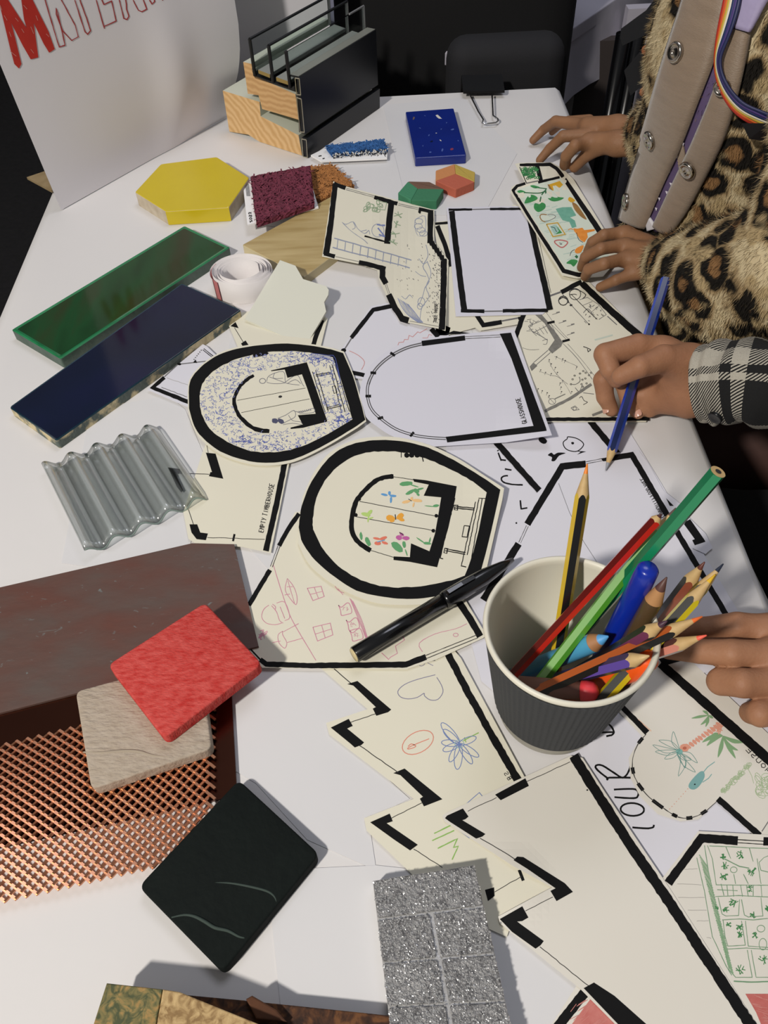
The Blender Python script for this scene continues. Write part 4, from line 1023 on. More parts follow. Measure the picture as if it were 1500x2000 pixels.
for a in ((862, 1412), (866, 1425), (862, 1450), (865, 1466), (878, 1488), (893, 1503), (922, 1492), (930, 1440), (935, 1478)):
    cx_, cy_ = (897+a[0])/2, (1453+a[1])/2; L = math.hypot(a[0]-897, a[1]-1453)/2; s.ring('bl', cx_, cy_, L, 6.5 if L < 24 else 8, 1.4, ang=math.atan2(a[1]-1453, a[0]-897), n=16)
s.ring('ll', 897, 1453, 9, 8, 1.3, n=14); s.line('gn', [(905, 1447), (915, 1441), (935, 1431)], 2); s.line('gn', [(907, 1440), (910, 1450)], 1.6)
for p in ([(848, 1628), (880, 1612)], [(844, 1642), (887, 1622)], [(855, 1657), (893, 1638), (886, 1655), (895, 1653), (883, 1679)]): s.line('gn', p, 2.4, jit=.3)
s.line('bl', [(905, 1575), (936, 1548), (943, 1556)], 1.4); s.line('bl', [(897, 1622), (917, 1637)], 1.6)
s.line('pu', smooth_path([(820, 1294), (826, 1291), (829, 1297), (823, 1301), (818, 1298), (822, 1292), (850, 1290), (834, 1293), (846, 1300)], 3), 1.1)
s.text('t', 'BS', (993, 1524), (982, 1508), 8, 1.2, side=-1)
s.finish({**T0, 'pu': ('purple_heart', M('purple_pen', '#84829c', .8)), 're': ('red_circle', M('red_pen2', '#dc8a76', .8)), 'bl': ('blue_flower', M('blue_pen', '#7286b8', .8)), 'll': ('flower_centre', M('teal_pen', '#9fc0bd', .8)), 'gn': ('green_strokes', M('green_pen', '#8cb85e', .8))})

# -- sawtooth plan two
s = Sheet(.0030, lifts=[(1000, 1730, 90, .0025)])
s.paper('paper_cutout', [(863, 1594), (870, 1588), (978, 1538), (1115, 1476), (1138, 1480), (1185, 1552), (1308, 1735), (1430, 1925), (1540, 2100), (1300, 2100), (1132, 1930), (976, 1803), (973, 1790), (1078, 1733), (1000, 1690), (868, 1604)], m_iv, 'large empty sawtooth plan with thick black right wall, lower right')
s.line('t', wig((914, 1584), (970, 1558), 6, .7), 1.3); s.line('t', wig((1030, 1526), (1114, 1488), 9, .9), 1.3); s.line('t', wig((938, 1637), (1008, 1679), 9, .7), 1.5); s.line('t', wig((1080, 1752), (1026, 1779), 6, .6), 1.3); s.line('t', wig((1054, 1849), (1150, 1926), 12, .6), 1.4)
s.fill('k', [(869, 1598), (873, 1593), (904, 1579), (915, 1595), (909, 1600), (903, 1602), (948, 1629), (942, 1634), (930, 1638), (905, 1622), (880, 1606)])
s.fill('k', [(1003, 1680), (1010, 1673), (1022, 1674), (1103, 1725), (1119, 1742), (1087, 1760), (1075, 1740), (1085, 1735), (1030, 1697)])
s.fill('k', [(976, 1795), (1020, 1770), (1032, 1792), (1020, 1799), (1010, 1800), (1062, 1838), (1056, 1846), (1046, 1853), (1000, 1820)])
s.fill('k', [(967, 1552), (1026, 1520), (1033, 1535), (978, 1563)]); s.fill('k', [(1140, 1930), (1160, 1919), (1200, 1945), (1262, 2000), (1330, 2060), (1300, 2080), (1245, 2040)])
s.line('k', [(1120, 1476), (1165, 1548), (1234, 1655), (1307, 1762), (1392, 1890), (1478, 2020), (1520, 2090)], (19, 22), jit=.9); s.blob('k', 1147, 1543, 1.8, 1.6)
s.finish(T0)

# -- pink pencil drawing
s = Sheet(.0034)
s.paper('paper_cutout', [(482, 1190), (532, 1100), (576, 1000), (700, 990), (905, 1165), (950, 1240), (944, 1246), (852, 1288), (795, 1307), (512, 1304), (482, 1270)], m_cr2, 'cream plan with pink pencil drawings of cats and windows under the black marker pen')
walls(s, [([(584, 1003), (562, 1035), (545, 1066)], 9), ([(527, 1113), (486, 1182)], 9), ([(508, 1288), (520, 1297), (600, 1300), (700, 1299), (793, 1298), (832, 1283)], (10, 12)), ([(896, 1176), (918, 1208), (938, 1243)], 13)], .5)
s.line('k', [(484, 1262), (510, 1290)], 3); dbl(s, (545, 1066), (530, 1107), 4, 1.1); dbl(s, (830, 1284), (932, 1243), 6, 1.4)
def pk(p, w=1.2, sm=True): s.line('pk', smooth_path(p, 3) if sm and len(p) > 2 else p, w, jit=.15)
pk([(534, 1104), (545, 1140), (558, 1180), (570, 1210), (590, 1245), (617, 1290)], 1.4)
pk([(561, 1130), (573, 1145), (580, 1165), (578, 1181), (566, 1168), (557, 1152), (561, 1130)]); pk([(562, 1134), (575, 1178)]); pk([(556, 1162), (566, 1160)]); pk([(560, 1146), (572, 1146)])
for q in ([(600, 1149), (627, 1145), (633, 1165), (611, 1173)], [(611, 1225), (645, 1217), (650, 1240), (620, 1252)]):
    s.line('pk', q, 1.4, closed=True); mid = lambda a, b: ((a[0]+b[0])/2, (a[1]+b[1])/2); pk([mid(q[0], q[1]), mid(q[2], q[3])]); pk([mid(q[1], q[2]), mid(q[3], q[0])])
pk([(525, 1182), (515, 1190), (511, 1205), (520, 1217), (537, 1220), (550, 1217)]); pk([(530, 1183), (540, 1195), (546, 1212), (553, 1217)]); pk([(532, 1180), (538, 1185), (537, 1192)]); pk([(540, 1178), (556, 1176), (566, 1205), (556, 1212)]); pk([(547, 1185), (556, 1208)])
pk([(552, 1233), (543, 1240), (545, 1256), (556, 1266), (560, 1255), (552, 1240), (552, 1233)]); pk([(553, 1234), (583, 1218)]); pk([(561, 1255), (592, 1246)]); pk([(532, 1255), (548, 1252)])
for (x, y) in ((675, 1190), (690, 1219), (697, 1240)):
    pk([(x-14, y-8), (x-8, y-4), (x+2, y-12), (x+8, y-10), (x+12, y+6), (x+2, y+10), (x-8, y+12), (x-10, y+2), (x-14, y-8)], 1.5)
    for _ in range(5): pk([(x+random.uniform(-6, 6), y+random.uniform(-5, 5)), (x+random.uniform(-6, 6), y+random.uniform(-5, 5))], .9)
for k in range(4): pk([(683+k*2, 1168+k*2), (700+k*2, 1210), (716+k, 1250)], 1.1)
pk([(654, 1145), (662, 1154), (672, 1158)]); pk([(660, 1150), (670, 1162)])
pk([(745, 1275), (759, 1288), (762, 1284), (776, 1276), (772, 1262), (790, 1250), (785, 1240)], 1.3, False)
pk([(825, 1273), (819, 1256), (850, 1238), (890, 1228), (912, 1218)], 1.3); s.ring('pk', 890, 1240, 5, 3.5, 1.2, n=8)
for _ in range(14): pk([(508+random.uniform(-4, 8), 1236+random.uniform(-8, 14)), (514+random.uniform(-6, 14), 1236+random.uniform(-8, 14))], 1.3)
s.finish({**T0, 'pk': ('pink_drawing', M('pink_line', '#cf8fa2', .8))})

# -- timber house plan
s = Sheet(.0026)
s.paper('paper_cutout', [(447, 636), (462, 612), (600, 590), (640, 622), (606, 760), (566, 900), (529, 1080), (474, 1068), (383, 1062), (368, 1052), (358, 1000), (395, 885), (470, 690)], m_cr2, 'cream plan lettered along its right wall, partly under the blue scribbled plan')
walls(s, [([(629, 625), (618, 655), (607, 690)], 9), ([(557, 900), (540, 985), (519, 1076)], 11), ([(475, 668), (490, 690)], 11)], .5)
s.fill('k', [(450, 637), (460, 629), (466, 641)]); s.line('t', [(458, 640), (475, 668)], 1.1)
s.fill('k', [(402, 884), (421, 886), (436, 935), (408, 930), (411, 922), (414, 922)]); s.line('t', wig((366, 925), (409, 926), 5, .4), 1.3); s.line('t', [(404, 870), (407, 886)], 1)
s.fill('k', [(328, 913), (352, 916), (350, 926), (342, 924), (358, 958), (354, 962), (345, 950)]); s.line('t', [(368, 995), (378, 1025)], 1.3)
s.fill('k', [(370, 1024), (385, 1024), (391, 1040), (406, 1042), (402, 1055), (384, 1053), (374, 1040)]); s.line('t', wig((405, 1050), (517, 1053), 10, .5), 1.2); s.line('k', [(458, 1043), (455, 1057)], 4)
s.text('t', 'EMPTY TIMBERHOUSE', (514, 1040), (536, 944), 9, 1.4, side=1)
s.finish(T0)

# -- lavender plan with dotted arc (left)
s = Sheet(.0030)
s.paper('paper_cutout', [(288, 761), (396, 672), (404, 676), (450, 720), (450, 830), (372, 797)], m_wh2, 'white plan corner with a dotted door arc between the blue tile and the oval plan')
walls(s, [([(321, 737), (298, 757), (375, 788), (420, 806)], (7, 9))], .4)
s.line('g', [(321, 736), (347, 712)], 2); s.blob('k', 350, 711, 4, 2.5); s.line('g', [(352, 711), (416, 704)], 2); s.fill('k', [(377, 708), (382, 702), (385, 709)])
for i in range(6): s.blob('g', 379 + 2.5*i + i*.3, 702 - i*3.6, 1.4, 1.2)
dbl(s, (397, 682), (421, 701), 3, 1.4, 'k'); s.line('g2', wig((325, 738), (371, 753), 6, .6), .8); s.line('g', wig((316, 757), (365, 775), 14, .8), 1.2)
s.finish({**T0, 'g2': ('pencil_lines', M('faint_pencil', '#a8a5a0', .8))})

# -- lavender plan with red zigzag (centre)
s = Sheet(.0022)
s.paper('paper_cutout', [(725, 598), (765, 590), (880, 640), (860, 720), (712, 741), (690, 738), (667, 682)], m_wh2, 'white plan with red zigzag lines, mostly under the glasshouse plan')
walls(s, [([(775, 596), (729, 605), (686, 660)], 8), ([(683, 727), (712, 733)], 8), ([(842, 642), (856, 658)], 10)], .4); s.line('g', [(687, 660), (673, 682)], 2.5); s.blob('k', 671, 684, 5, 4)
s.line('re', [(777, 675), (779, 669), (788, 668), (790, 663), (797, 663), (799, 655), (806, 658), (816, 648), (820, 650), (834, 642)], 1.2); s.line('re', [(825, 660), (835, 660), (838, 653), (844, 655)], 1); s.line('re', smooth_path([(682, 685), (700, 694), (712, 707), (706, 722)], 3), 1.2)
s.finish({**T0, 're': ('red_line', M('red_fine', '#cc8f8d', .8))})

# -- cream plan under the blank rectangle
s = Sheet(.0022)
s.paper('paper_cutout', [(846, 434), (1000, 418), (1075, 560), (1100, 620), (1020, 632), (938, 646), (928, 640), (872, 655), (850, 655), (860, 520)], m_cr2, 'cream plan mostly hidden under the blank rectangular plan')
walls(s, [([(850, 437), (885, 434)], 5), ([(854, 441), (868, 475), (882, 520)], 9), ([(930, 614), (944, 635), (980, 629)], 9), ([(1012, 622), (1040, 617)], 6)], .3); s.line('g', [(980, 627), (1012, 621)], 3)
s.fill('k', [(868, 653), (886, 646), (920, 651)]); s.finish(T0)
# -- cream plan behind the coloured drawing
s = Sheet(.0025)
s.paper('paper_cutout', [(1000, 400), (1030, 400), (1150, 560), (1170, 600), (1088, 600), (1076, 574), (1045, 470)], m_cr2, 'cream sheet between the blank rectangular plan and the coloured drawing'); s.line('t', [(1046, 440), (1060, 500), (1076, 572)], .9); s.finish(T0)

# -- blank rectangular plan
s = Sheet(.0034)
s.paper('paper_cutout', [(872, 405), (1030, 402), (1076, 600), (1060, 614), (890, 618)], m_lav, 'blank white rectangular plan with thick black side walls')
walls(s, [([(882, 412), (893, 500), (907, 609)], (11, 12)), ([(876, 409.5), (922, 409)], 4.5), ([(957, 408), (1027, 408)], 4.5), ([(1031, 412), (1049, 495), (1068, 575), (1074, 605)], (10, 12)), ([(900, 607), (946, 608)], 7), ([(982, 607), (1070, 606)], 7)], .4)
s.line('g', [(922, 409), (957, 408)], 2); s.line('g', [(946, 608), (982, 607.5)], 2.5); s.finish(T0)

# -- tree-house drawing
s = Sheet(.0040, lifts=[(869, 640, 110, .003), lambda x, y: .0076*(lambda q: q*q*(3-2*q))(max(0, min(1, (800-x+(520-y)*.35)/110)))])
s.paper('paper_cutout', [(651, 354), (676, 364), (818, 402), (848, 410), (848, 472), (876, 508), (870, 646), (858, 642), (797, 630), (780, 626), (755, 578), (740, 545), (737, 528), (701, 515), (629, 501)], m_cr2, 'cream tree-house plan with a drawn ladder, plants and waterfall')
walls(s, [([(652, 359), (675, 367)], 8), ([(655, 358), (647, 430), (637, 497)], (10, 12)), ([(633, 495), (654, 501)], 8), ([(701, 512), (753, 525)], 9), ([(747, 523), (747, 541), (754, 554)], 11), ([(759, 575), (772, 602), (785, 622), (798, 626)], 12), ([(867, 506), (866, 570), (863, 644)], 12), ([(841, 414), (840, 475)], 11), ([(818, 408), (846, 414)], 7), ([(731, 385), (776, 398)], 8), ([(764, 397), (760, 435), (756, 476)], 12), ([(821, 408), (819, 417)], 5), ([(712, 461), (752, 472)], 3)], .5)
for i in range(6): s.fill('k', [(836+i*5, 470+i*7), (847+i*5, 470+i*7), (852+i*4, 480+i*7), (840+i*5, 480+i*7)])
s.line('g', wig((800, 627), (858, 638), 5, .3), 1); dbl(s, (676, 369), (731, 384), 3, 1, 'g'); dbl(s, (778, 399), (818, 408), 3, 1, 'g'); s.line('g', [(655, 501), (701, 511)], 1); dbl(s, (753, 554), (760, 574), 3, 1, 'g')
def bb(p, w=1.1, k='bg', sm=True): s.line(k, smooth_path(p, 3) if sm and len(p) > 2 else p, w, jit=.2)
bb(wig((653, 465), (804, 508), 8, .5), 2.2); bb(wig((650, 483), (800, 523), 8, .5), 2.2)
for i in range(10): t = i/9; bb([(660+t*134, 467+t*39), (658+t*134, 487+t*37)], 1.5)
bb([(668, 434), (676, 438), (690, 433), (698, 446), (712, 456), (720, 450), (722, 458)]); bb([(670, 436), (682, 448), (695, 458), (710, 468), (718, 476)]); bb([(690, 434), (694, 444), (688, 448)]); bb([(705, 452), (716, 449)])
s.ring('bg', 738, 450, 12, 13, 1.0, n=14); bb([(736, 438), (744, 440), (752, 440)], 3, 'bd'); bb([(738, 445), (750, 460)], 2.5, 'bd'); bb([(740, 458), (752, 462)], 3, 'bd')
for (x, y) in ((813, 432), (812, 442), (817, 449), (822, 456)): s.ring('bg', x+5, y, 8, 5.5, 1.1, n=9)
bb([(812, 428), (830, 422), (830, 455), (816, 460), (810, 440), (812, 428)])
for (x, y, r) in ((722, 402, 11), (735, 408, 10), (742, 398, 8), (716, 408, 7)):
    for _ in range(4): s.ring('gn', x+random.uniform(-4, 4), y+random.uniform(-4, 4), r*.6, r*.35, 1.0, ang=random.uniform(0, 3), n=9)
bb([(740, 393), (755, 396), (752, 410), (740, 409)], 1.1, 'gn', False)
for (x, y) in ((778, 420), (774, 438), (772, 457), (768, 474)):
    for _ in range(6): a = random.uniform(0, 6.3); s.line('gn', [(x, y), (x+9*math.cos(a), y+7*math.sin(a))], 1.4)
for _ in range(150):
    t = random.random(); x = 838+random.random()*24 - (8 if t > .6 else 0)*random.random(); y = 488+t*145
    if x > 822+ (random.random()*30): s.line('g', [(x, y), (x+1.2, y+2.2)], 1.2)
for _ in range(26): x, y = random.uniform(775, 825), random.uniform(470, 580); s.line('g', [(x, y), (x+1.5, y+2)], 1)
bb([(832, 478), (836, 500), (826, 520), (834, 535), (838, 550), (830, 562), (825, 580), (818, 595)], 1.3); bb([(834, 510), (842, 535), (832, 560), (838, 580), (824, 600), (820, 625)], 1.3); bb([(818, 505), (826, 515), (834, 512)]); bb([(811, 530), (822, 538), (832, 540)])
for k in range(9): bb([(777+k*2.5, 582+k*1.5), (786+k*3, 602+k), (800+k*2, 618), (818+k, 630)], 1.0, 'bd' if k % 4 == 0 else 'bg')
bb([(784, 578), (792, 584), (800, 576), (806, 582)]); s.ring('bg', 823, 590, 7, 9, 1.2, n=10); s.ring('bg', 820, 598, 5, 6, 1.2, n=10)
s.text('t', 'TREE-HOUSE', (853, 629), (855, 592), 6, 1.2, side=1)
s.finish({**T0, 'bg': ('blue_grey_drawing', M('blue_grey_pencil', '#9299ac', .8)), 'bd': ('blue_shading', M('blue_pencil', '#7682b4', .8)), 'gn': ('green_plants', M('green_fine', '#8fa585', .8))})

# -- grey pencil drawing under the writing hand
s = Sheet(.0028)
s.paper('paper_cutout', [(1036, 584), (1070, 578), (1132, 546), (1152, 552), (1252, 652), (1285, 760), (1262, 824), (1060, 824), (995, 720), (1003, 655)], m_cr2, 'cream plan with grey pencil sketches under the hand holding the blue pencil')
walls(s, [([(1136, 553), (1188, 602), (1262, 668)], (12, 15)), ([(1096, 571), (1118, 559), (1136, 550)], 9), ([(1071, 580), (1033, 590), (1020, 622), (1004, 665)], (8, 10)), ([(1060, 819), (1268, 818)], 7)], .5)
s.line('g', [(1071, 579), (1096, 570)], 3.5)
Q = lambda x, y: (1000 + x/6.25, 560 + y/6.25)
s.fill('gs', [Q(*p) for p in ((230, 270), (250, 225), (330, 300), (440, 440), (560, 590), (620, 680), (600, 730), (490, 815), (440, 765), (520, 650), (400, 450), (270, 330))])
s.fill('gs', [Q(*p) for p in ((215, 975), (260, 925), (310, 965), (240, 1030))]); s.line('gs', [Q(400, 1520), Q(700, 1370), Q(970, 1190)], 6, jit=.4); s.line('gs', [Q(980, 1570), Q(1110, 1520), Q(1220, 1560)], 5)
for d in (0, 30): s.line('g', [Q(265+d, 925+d), Q(440+d, 775+d*.9)], 1.2)
s.line('k', [Q(430, 445), Q(520, 425)], 4.5); s.line('k', [Q(615, 668), Q(705, 645)], 4.5)
def q_(pts, w=1.0, k='g', sm=True): s.line(k, [Q(*p) for p in (smooth_path(pts, 3) if sm and len(pts) > 2 else pts)], w, jit=.15)
q_([(250, 210), (420, 410), (500, 480), (660, 640)], .7); q_([(320, 200), (430, 330), (540, 480), (690, 640)], .7); q_([(620, 690), (800, 880), (980, 1130)], 1.0); q_([(680, 700), (850, 890), (1000, 1080)], .7)
for (x, y) in ((430, 220), (560, 320), (640, 425), (740, 465), (740, 570)): q_([(x-70, y+20), (x, y), (x+20, y-10)], .9); q_([(x-20, y-3), (x+22, y-12)], 2.5, 'gs')
s.ring('t', *Q(770, 90), 11, 11, 1.4, n=14); q_([(700, 60), (760, 30), (830, 50), (900, 100), (860, 150)], 1.6, 't'); q_([(700, 100), (760, 90), (790, 100)], 1.4, 't')
s.ring('t', *Q(625, 170), 9, 9, 1.8, n=12); q_([(570, 160), (620, 130), (680, 160), (690, 200)], 2.2, 't'); q_([(610, 80), (720, 220), (940, 460)], 1.2); q_([(720, 90), (860, 230), (1040, 400)], 1.3, 't', False); s.blob('k', *Q(940, 458), 1.8, 1.8); s.blob('t', *Q(720, 225), 3, 2)
q_([(820, 160), (920, 130), (1060, 220), (1150, 340), (1060, 400)], 1.0, 'g', False); q_([(860, 230), (980, 180)], .9); q_([(960, 320), (1060, 230)], .9); q_([(870, 320), (920, 270), (960, 300), (1000, 370)], 1.3)
for _ in range(26): x, y = random.uniform(880, 1130), random.uniform(230, 420); q_([(x, y), (x+random.uniform(-30, 30), y+random.uniform(-30, 30))], 1.1, random.choice('gt'))
for _ in range(14): x, y = random.uniform(180, 330), random.uniform(380, 560); q_([(x, y), (x+random.uniform(-60, 60), y+random.uniform(-40, 40))], .9)
for k in range(6): q_([(240+k*45, 540-k*22), (300+k*45, 600-k*10)], .9); 
q_([(200, 480), (400, 400), (420, 480), (260, 560), (200, 480)], 1.0, 'g', False); q_([(250, 545), (350, 600), (430, 650)], 1.4); q_([(130, 745), (220, 770), (330, 765)], .8); q_([(370, 660), (430, 640), (420, 700), (380, 700)], .9)
q_([(870, 730), (910, 745), (960, 770), (930, 790)], 1.6, 't'); q_([(920, 760), (930, 800)], 1.4, 't')
for (x, y) in ((545, 855), (620, 880), (650, 900), (790, 980), (455, 890), (480, 940), (530, 985), (555, 1045), (620, 1145), (590, 1175), (600, 1225), (605, 1280), (350, 1015), (410, 1045), (480, 1060), (320, 1245), (370, 1270), (430, 1295), (455, 1330), (730, 1280)):
    s.blob('t', *Q(x, y), 1.4, 1.0); q_([(x, y), (x-12, y+32)], .7)
q_([(450, 890), (500, 1010), (620, 1150), (680, 1240), (720, 1310)], .6); q_([(330, 1030), (470, 1080), (560, 1100), (680, 1190)], .6); q_([(520, 850), (800, 970)], .6)
for (x, y) in ((765, 1085), (740, 1130), (720, 1190), (830, 1060), (870, 1030), (900, 1050), (860, 1135), (895, 1120), (910, 1180), (940, 1080), (965, 1050), (865, 1220), (850, 1190)): s.ring('t', *Q(x, y), 1.8, 1.4, 1.0, n=6)
q_([(820, 1100), (830, 1150), (780, 1190), (720, 1190)], 1.6, 'gs'); q_([(770, 1230), (820, 1280), (860, 1190)], 1.2)
s.ring('g', *Q(490, 1400), 7, 6, 1.0, n=10); q_([(520, 1370), (650, 1310)], 2, 'gs'); q_([(440, 1340), (520, 1430)], .9); q_([(820, 1360), (850, 1340), (880, 1390), (920, 1410), (870, 1440)], 1.2, 't'); q_([(720, 1480), (770, 1455), (820, 1500), (750, 1510), (720, 1480)], 1.1, 'g', False); s.ring('g', *Q(765, 1488), 3.5, 3, 1, n=8); q_([(870, 1295), (1000, 1310)], 1.2)
q_([(1165, 360), (1220, 410), (1280, 465)], 1.8, 'g'); s.line('tl', [Q(1010, 650), Q(1230, 590)], 3)
s.finish({**T0, 'gs': ('graphite_shading', M('graphite', '#85837c', .8, var=(200, '#6f6d67', .2))), 'tl': ('pale_shade', M('pale_shade', '#c3cdc0', .8))})

# -- coloured drawing with thick black frame
s = Sheet(.0062, lifts=[(1050, 335, 60, .006)])
s.paper('paper_cutout', [(1006, 320), (1016, 318), (1076, 317), (1098, 328), (1120, 350), (1176, 441), (1212, 500), (1178, 540), (1128, 544), (1098, 538), (997, 376), (999, 366), (1008, 360), (1025, 356)], m_cr2, 'brightly coloured plan with monstera plant and foxes held by the upper hands')
s.fill('bgc', [(1008, 371), (1057, 355), (1094, 347), (1168, 455), (1190, 500), (1165, 528), (1130, 532), (1106, 526), (1010, 378)], .5)
for _ in range(70):
    t = random.random(); x, y = 1020+t*110+random.uniform(-12, 40), 385+t*130+random.uniform(-8, 8); s.line('bgs', [(x, y), (x+random.uniform(10, 24), y-random.uniform(2, 5))], 1.6, lvl=.8)
walls(s, [([(1026, 358), (1010, 363), (1002, 372), (1054, 456), (1101, 529), (1130, 537), (1150, 536)], (5, 9)), ([(1015, 322), (1074, 321), (1087, 329), (1101, 347), (1140, 405), (1190, 480)], (5, 12)), ([(1049, 324), (1057, 355)], 8), ([(1051, 356), (1093, 346)], 5), ([(1015, 326), (1028, 357)], 1.6)], .3)
s.line('g', [(1027, 358), (1051, 353)], 2)
Q = lambda x, y: (1000 + x/7.5, 310 + y/7.5)
def fi(key, pts, lvl=2, sm=True): s.fill(key, [Q(*p) for p in (smooth_path(pts, 3, True) if sm else pts)], lvl)
def li(key, pts, w, lvl=2): s.line(key, [Q(*p) for p in (smooth_path(pts, 3) if len(pts) > 2 else pts)], w, lvl=lvl)
for _ in range(60):
    x, y = random.uniform(150, 380), random.uniform(130, 290)
    if x - 130 > (y-130)*.3: s.ring(random.choice(('gd', 'gm', 'gm')), *Q(x, y), random.uniform(1, 3.5), random.uniform(1, 2.5), 1.2, n=6)
fi('ye', [(540, 378), (700, 325), (760, 395), (600, 468)], 2, False); fi('br', [(520, 375), (542, 378), (600, 468), (545, 440)], 2, False)
for p, w in (([(500, 440), (470, 480), (380, 505), (180, 495)], 2.0), ([(510, 440), (430, 430), (340, 420)], 1.8), ([(480, 470), (430, 540), (410, 630)], 2.4), ([(490, 460), (500, 520), (540, 560)], 3)): li('gd', p, w)
for p in ([(75, 480), (130, 458), (200, 490), (140, 515)], [(265, 398), (320, 388), (410, 420), (330, 432)], [(180, 645), (240, 540), (310, 530), (375, 570), (345, 610), (230, 650)], [(320, 690), (340, 650), (400, 665), (440, 640), (490, 670), (480, 730), (390, 782), (330, 740)], [(525, 560), (600, 522), (680, 560), (760, 572), (700, 610), (610, 625), (545, 600)]): fi('gm', p)
fi('br', [(880, 640), (950, 670), (1030, 780), (1095, 890), (1010, 850), (920, 750)]); fi('ye', [(820, 600), (850, 560), (925, 610), (870, 640)]); fi('te', [(640, 735), (740, 710), (870, 708), (940, 830), (850, 860), (920, 905), (945, 995), (880, 1015), (840, 925), (740, 900), (690, 820)], 2, False)
li('br', [(510, 820), (430, 815), (410, 855), (440, 905), (490, 925)], 1.8); li('g', [(490, 920), (560, 900), (640, 850), (590, 815), (520, 825)], 1)
s.line('oc', [Q(505, 960), Q(668, 937), Q(780, 1108), Q(600, 1142)], 2.2, closed=True, lvl=2); fi('pb', [(555, 985), (650, 972), (735, 1085), (625, 1110)], 2, False); fi('gm', [(650, 985), (735, 1085), (640, 1105), (690, 1060)], 3, False); li('k', [(570, 1000), (620, 1010), (640, 1050), (660, 1070)], 1, 3)
fi('og', [(900, 1020), (960, 1025), (1030, 1010), (1060, 1045), (1210, 1030), (1215, 1055), (1100, 1085), (1110, 1150), (1060, 1225), (1000, 1190), (950, 1110), (910, 1060)], 2, False); li('og', [(900, 1040), (860, 1025), (820, 1045)], 1.4); li('t', [(945, 1080), (975, 1180), (1040, 1225)], 1, 3)
s.line('rd', [Q(*p) for p in smooth_path([(620, 1215), (700, 1190), (815, 1220), (760, 1290), (700, 1290)], 4, True)], 2.2, closed=True, lvl=2); li('g', [(690, 1230), (730, 1250), (700, 1255)], 1.2)
fi('og', [(920, 1345), (960, 1300), (1050, 1268), (1010, 1370), (940, 1385)]); li('t', [(850, 1420), (870, 1360), (920, 1330)], 1); li('gd', [(930, 1420), (960, 1450)], 5)
fi('gm', [(795, 1530), (870, 1475), (960, 1490), (940, 1540), (900, 1580), (860, 1545)])
s.finish({**T0, 'bgc': ('mint_background', M('mint_wash', '#d3dccd', .8)), 'bgs': ('mint_hatching', M('mint_hatch', '#b9ccc0', .8)), 'gd': ('dark_green_stems', M('deep_green', '#23643a', .7)), 'gm': ('green_leaves', M('leaf_green', '#2b8040', .7, var=(150, '#3d9450', .2))), 'ye': ('yellow_pot', M('ochre', '#d6a524', .7)), 'br': ('brown_chair', M('brown_pencil', '#a37a43', .7, var=(150, '#8d6633', .2))), 'te': ('teal_seat', M('teal_fill', '#77b39d', .7, var=(150, '#65a38d', .2))), 'oc': ('ochre_frame', M('ochre2', '#c7a03c', .7)), 'pb': ('framed_picture', M('pale_blue', '#9fc3b8', .7)), 'og': ('orange_foxes', M('orange_fill', '#e8963c', .7, var=(150, '#dd8428', .2))), 'rd': ('red_sign', M('red_sign', '#bf6a66', .7))})

# -- blue scribbled oval plan
def inside(p, poly):
    c = False; j = len(poly)-1
    for i in range(len(poly)):
        if (poly[i][1] > p[1]) != (poly[j][1] > p[1]) and p[0] < (poly[j][0]-poly[i][0])*(p[1]-poly[i][1])/(poly[j][1]-poly[i][1]+1e-9)+poly[i][0]: c = not c
        j = i
    return c
Q = lambda x, y: (350 + x/3.75, 600 + y/3.75)
def jitter(pts, a): return [(x+random.uniform(-a, a), y+random.uniform(-a, a)) for x, y in pts]
outer = [Q(*p) for p in smooth_path([(70, 640), (85, 530), (180, 420), (320, 335), (500, 290), (750, 266), (950, 280), (1110, 308)], 5)] + [Q(*p) for p in smooth_path([(1200, 335), (1270, 500), (1330, 700), (1362, 825)], 4)] + [Q(*p) for p in smooth_path([(1300, 870), (1100, 990), (900, 1090), (760, 1130), (600, 1138), (450, 1112), (300, 1055), (180, 965), (110, 870), (72, 740)], 5)]
inner = [Q(*p) for p in smooth_path([(150, 650), (170, 560), (250, 470), (380, 395), (520, 352), (660, 328), (800, 322), (950, 332), (1125, 365)], 5)] + [Q(*p) for p in smooth_path([(1170, 480), (1230, 680), (1268, 820)], 4)] + [Q(*p) for p in smooth_path([(1100, 925), (900, 1018), (760, 1055), (600, 1062), (480, 1040), (350, 985), (240, 905), (180, 820), (152, 730)], 5)]
pap = [(x + (x-540)*.012, y + (y-785)*.03 + (2 if y > 785 else 0)) for x, y in outer]
s = Sheet(.0044, lifts=[(700, 830, 90, .002)])
s.paper('paper_cutout', pap, m_cr2, 'oval plan filled with blue pen scribbles around two seated figures')
s.fill('k', jitter(outer, .3), 1, [jitter(inner, .7)])
house = [Q(*p) for p in ((540, 490), (470, 550), (410, 620), (385, 690), (410, 780), (480, 860), (560, 910), (660, 925), (900, 890), (1095, 840), (950, 395), (670, 455))]
s.line('k', [Q(*p) for p in smooth_path([(545, 497), (480, 545), (425, 610), (402, 690), (425, 770), (480, 840), (560, 893), (660, 910)], 4)], (6, 8), jit=.8)
for q in ([(670, 462), (770, 440), (935, 402), (1085, 830), (1082, 838), (905, 882), (815, 892), (815, 882), (905, 858), (868, 792), (1000, 780), (935, 590), (900, 490), (792, 516), (772, 455), (675, 470)],): s.fill('k', jitter([Q(*p) for p in q], .4))
s.line('t', wig(Q(425, 682), Q(925, 592), 6, .3), .9); s.line('t', wig(Q(455, 772), Q(955, 672), 6, .3), .9); s.blob('t', *Q(740, 655), 3.8, 2.4, -.1)
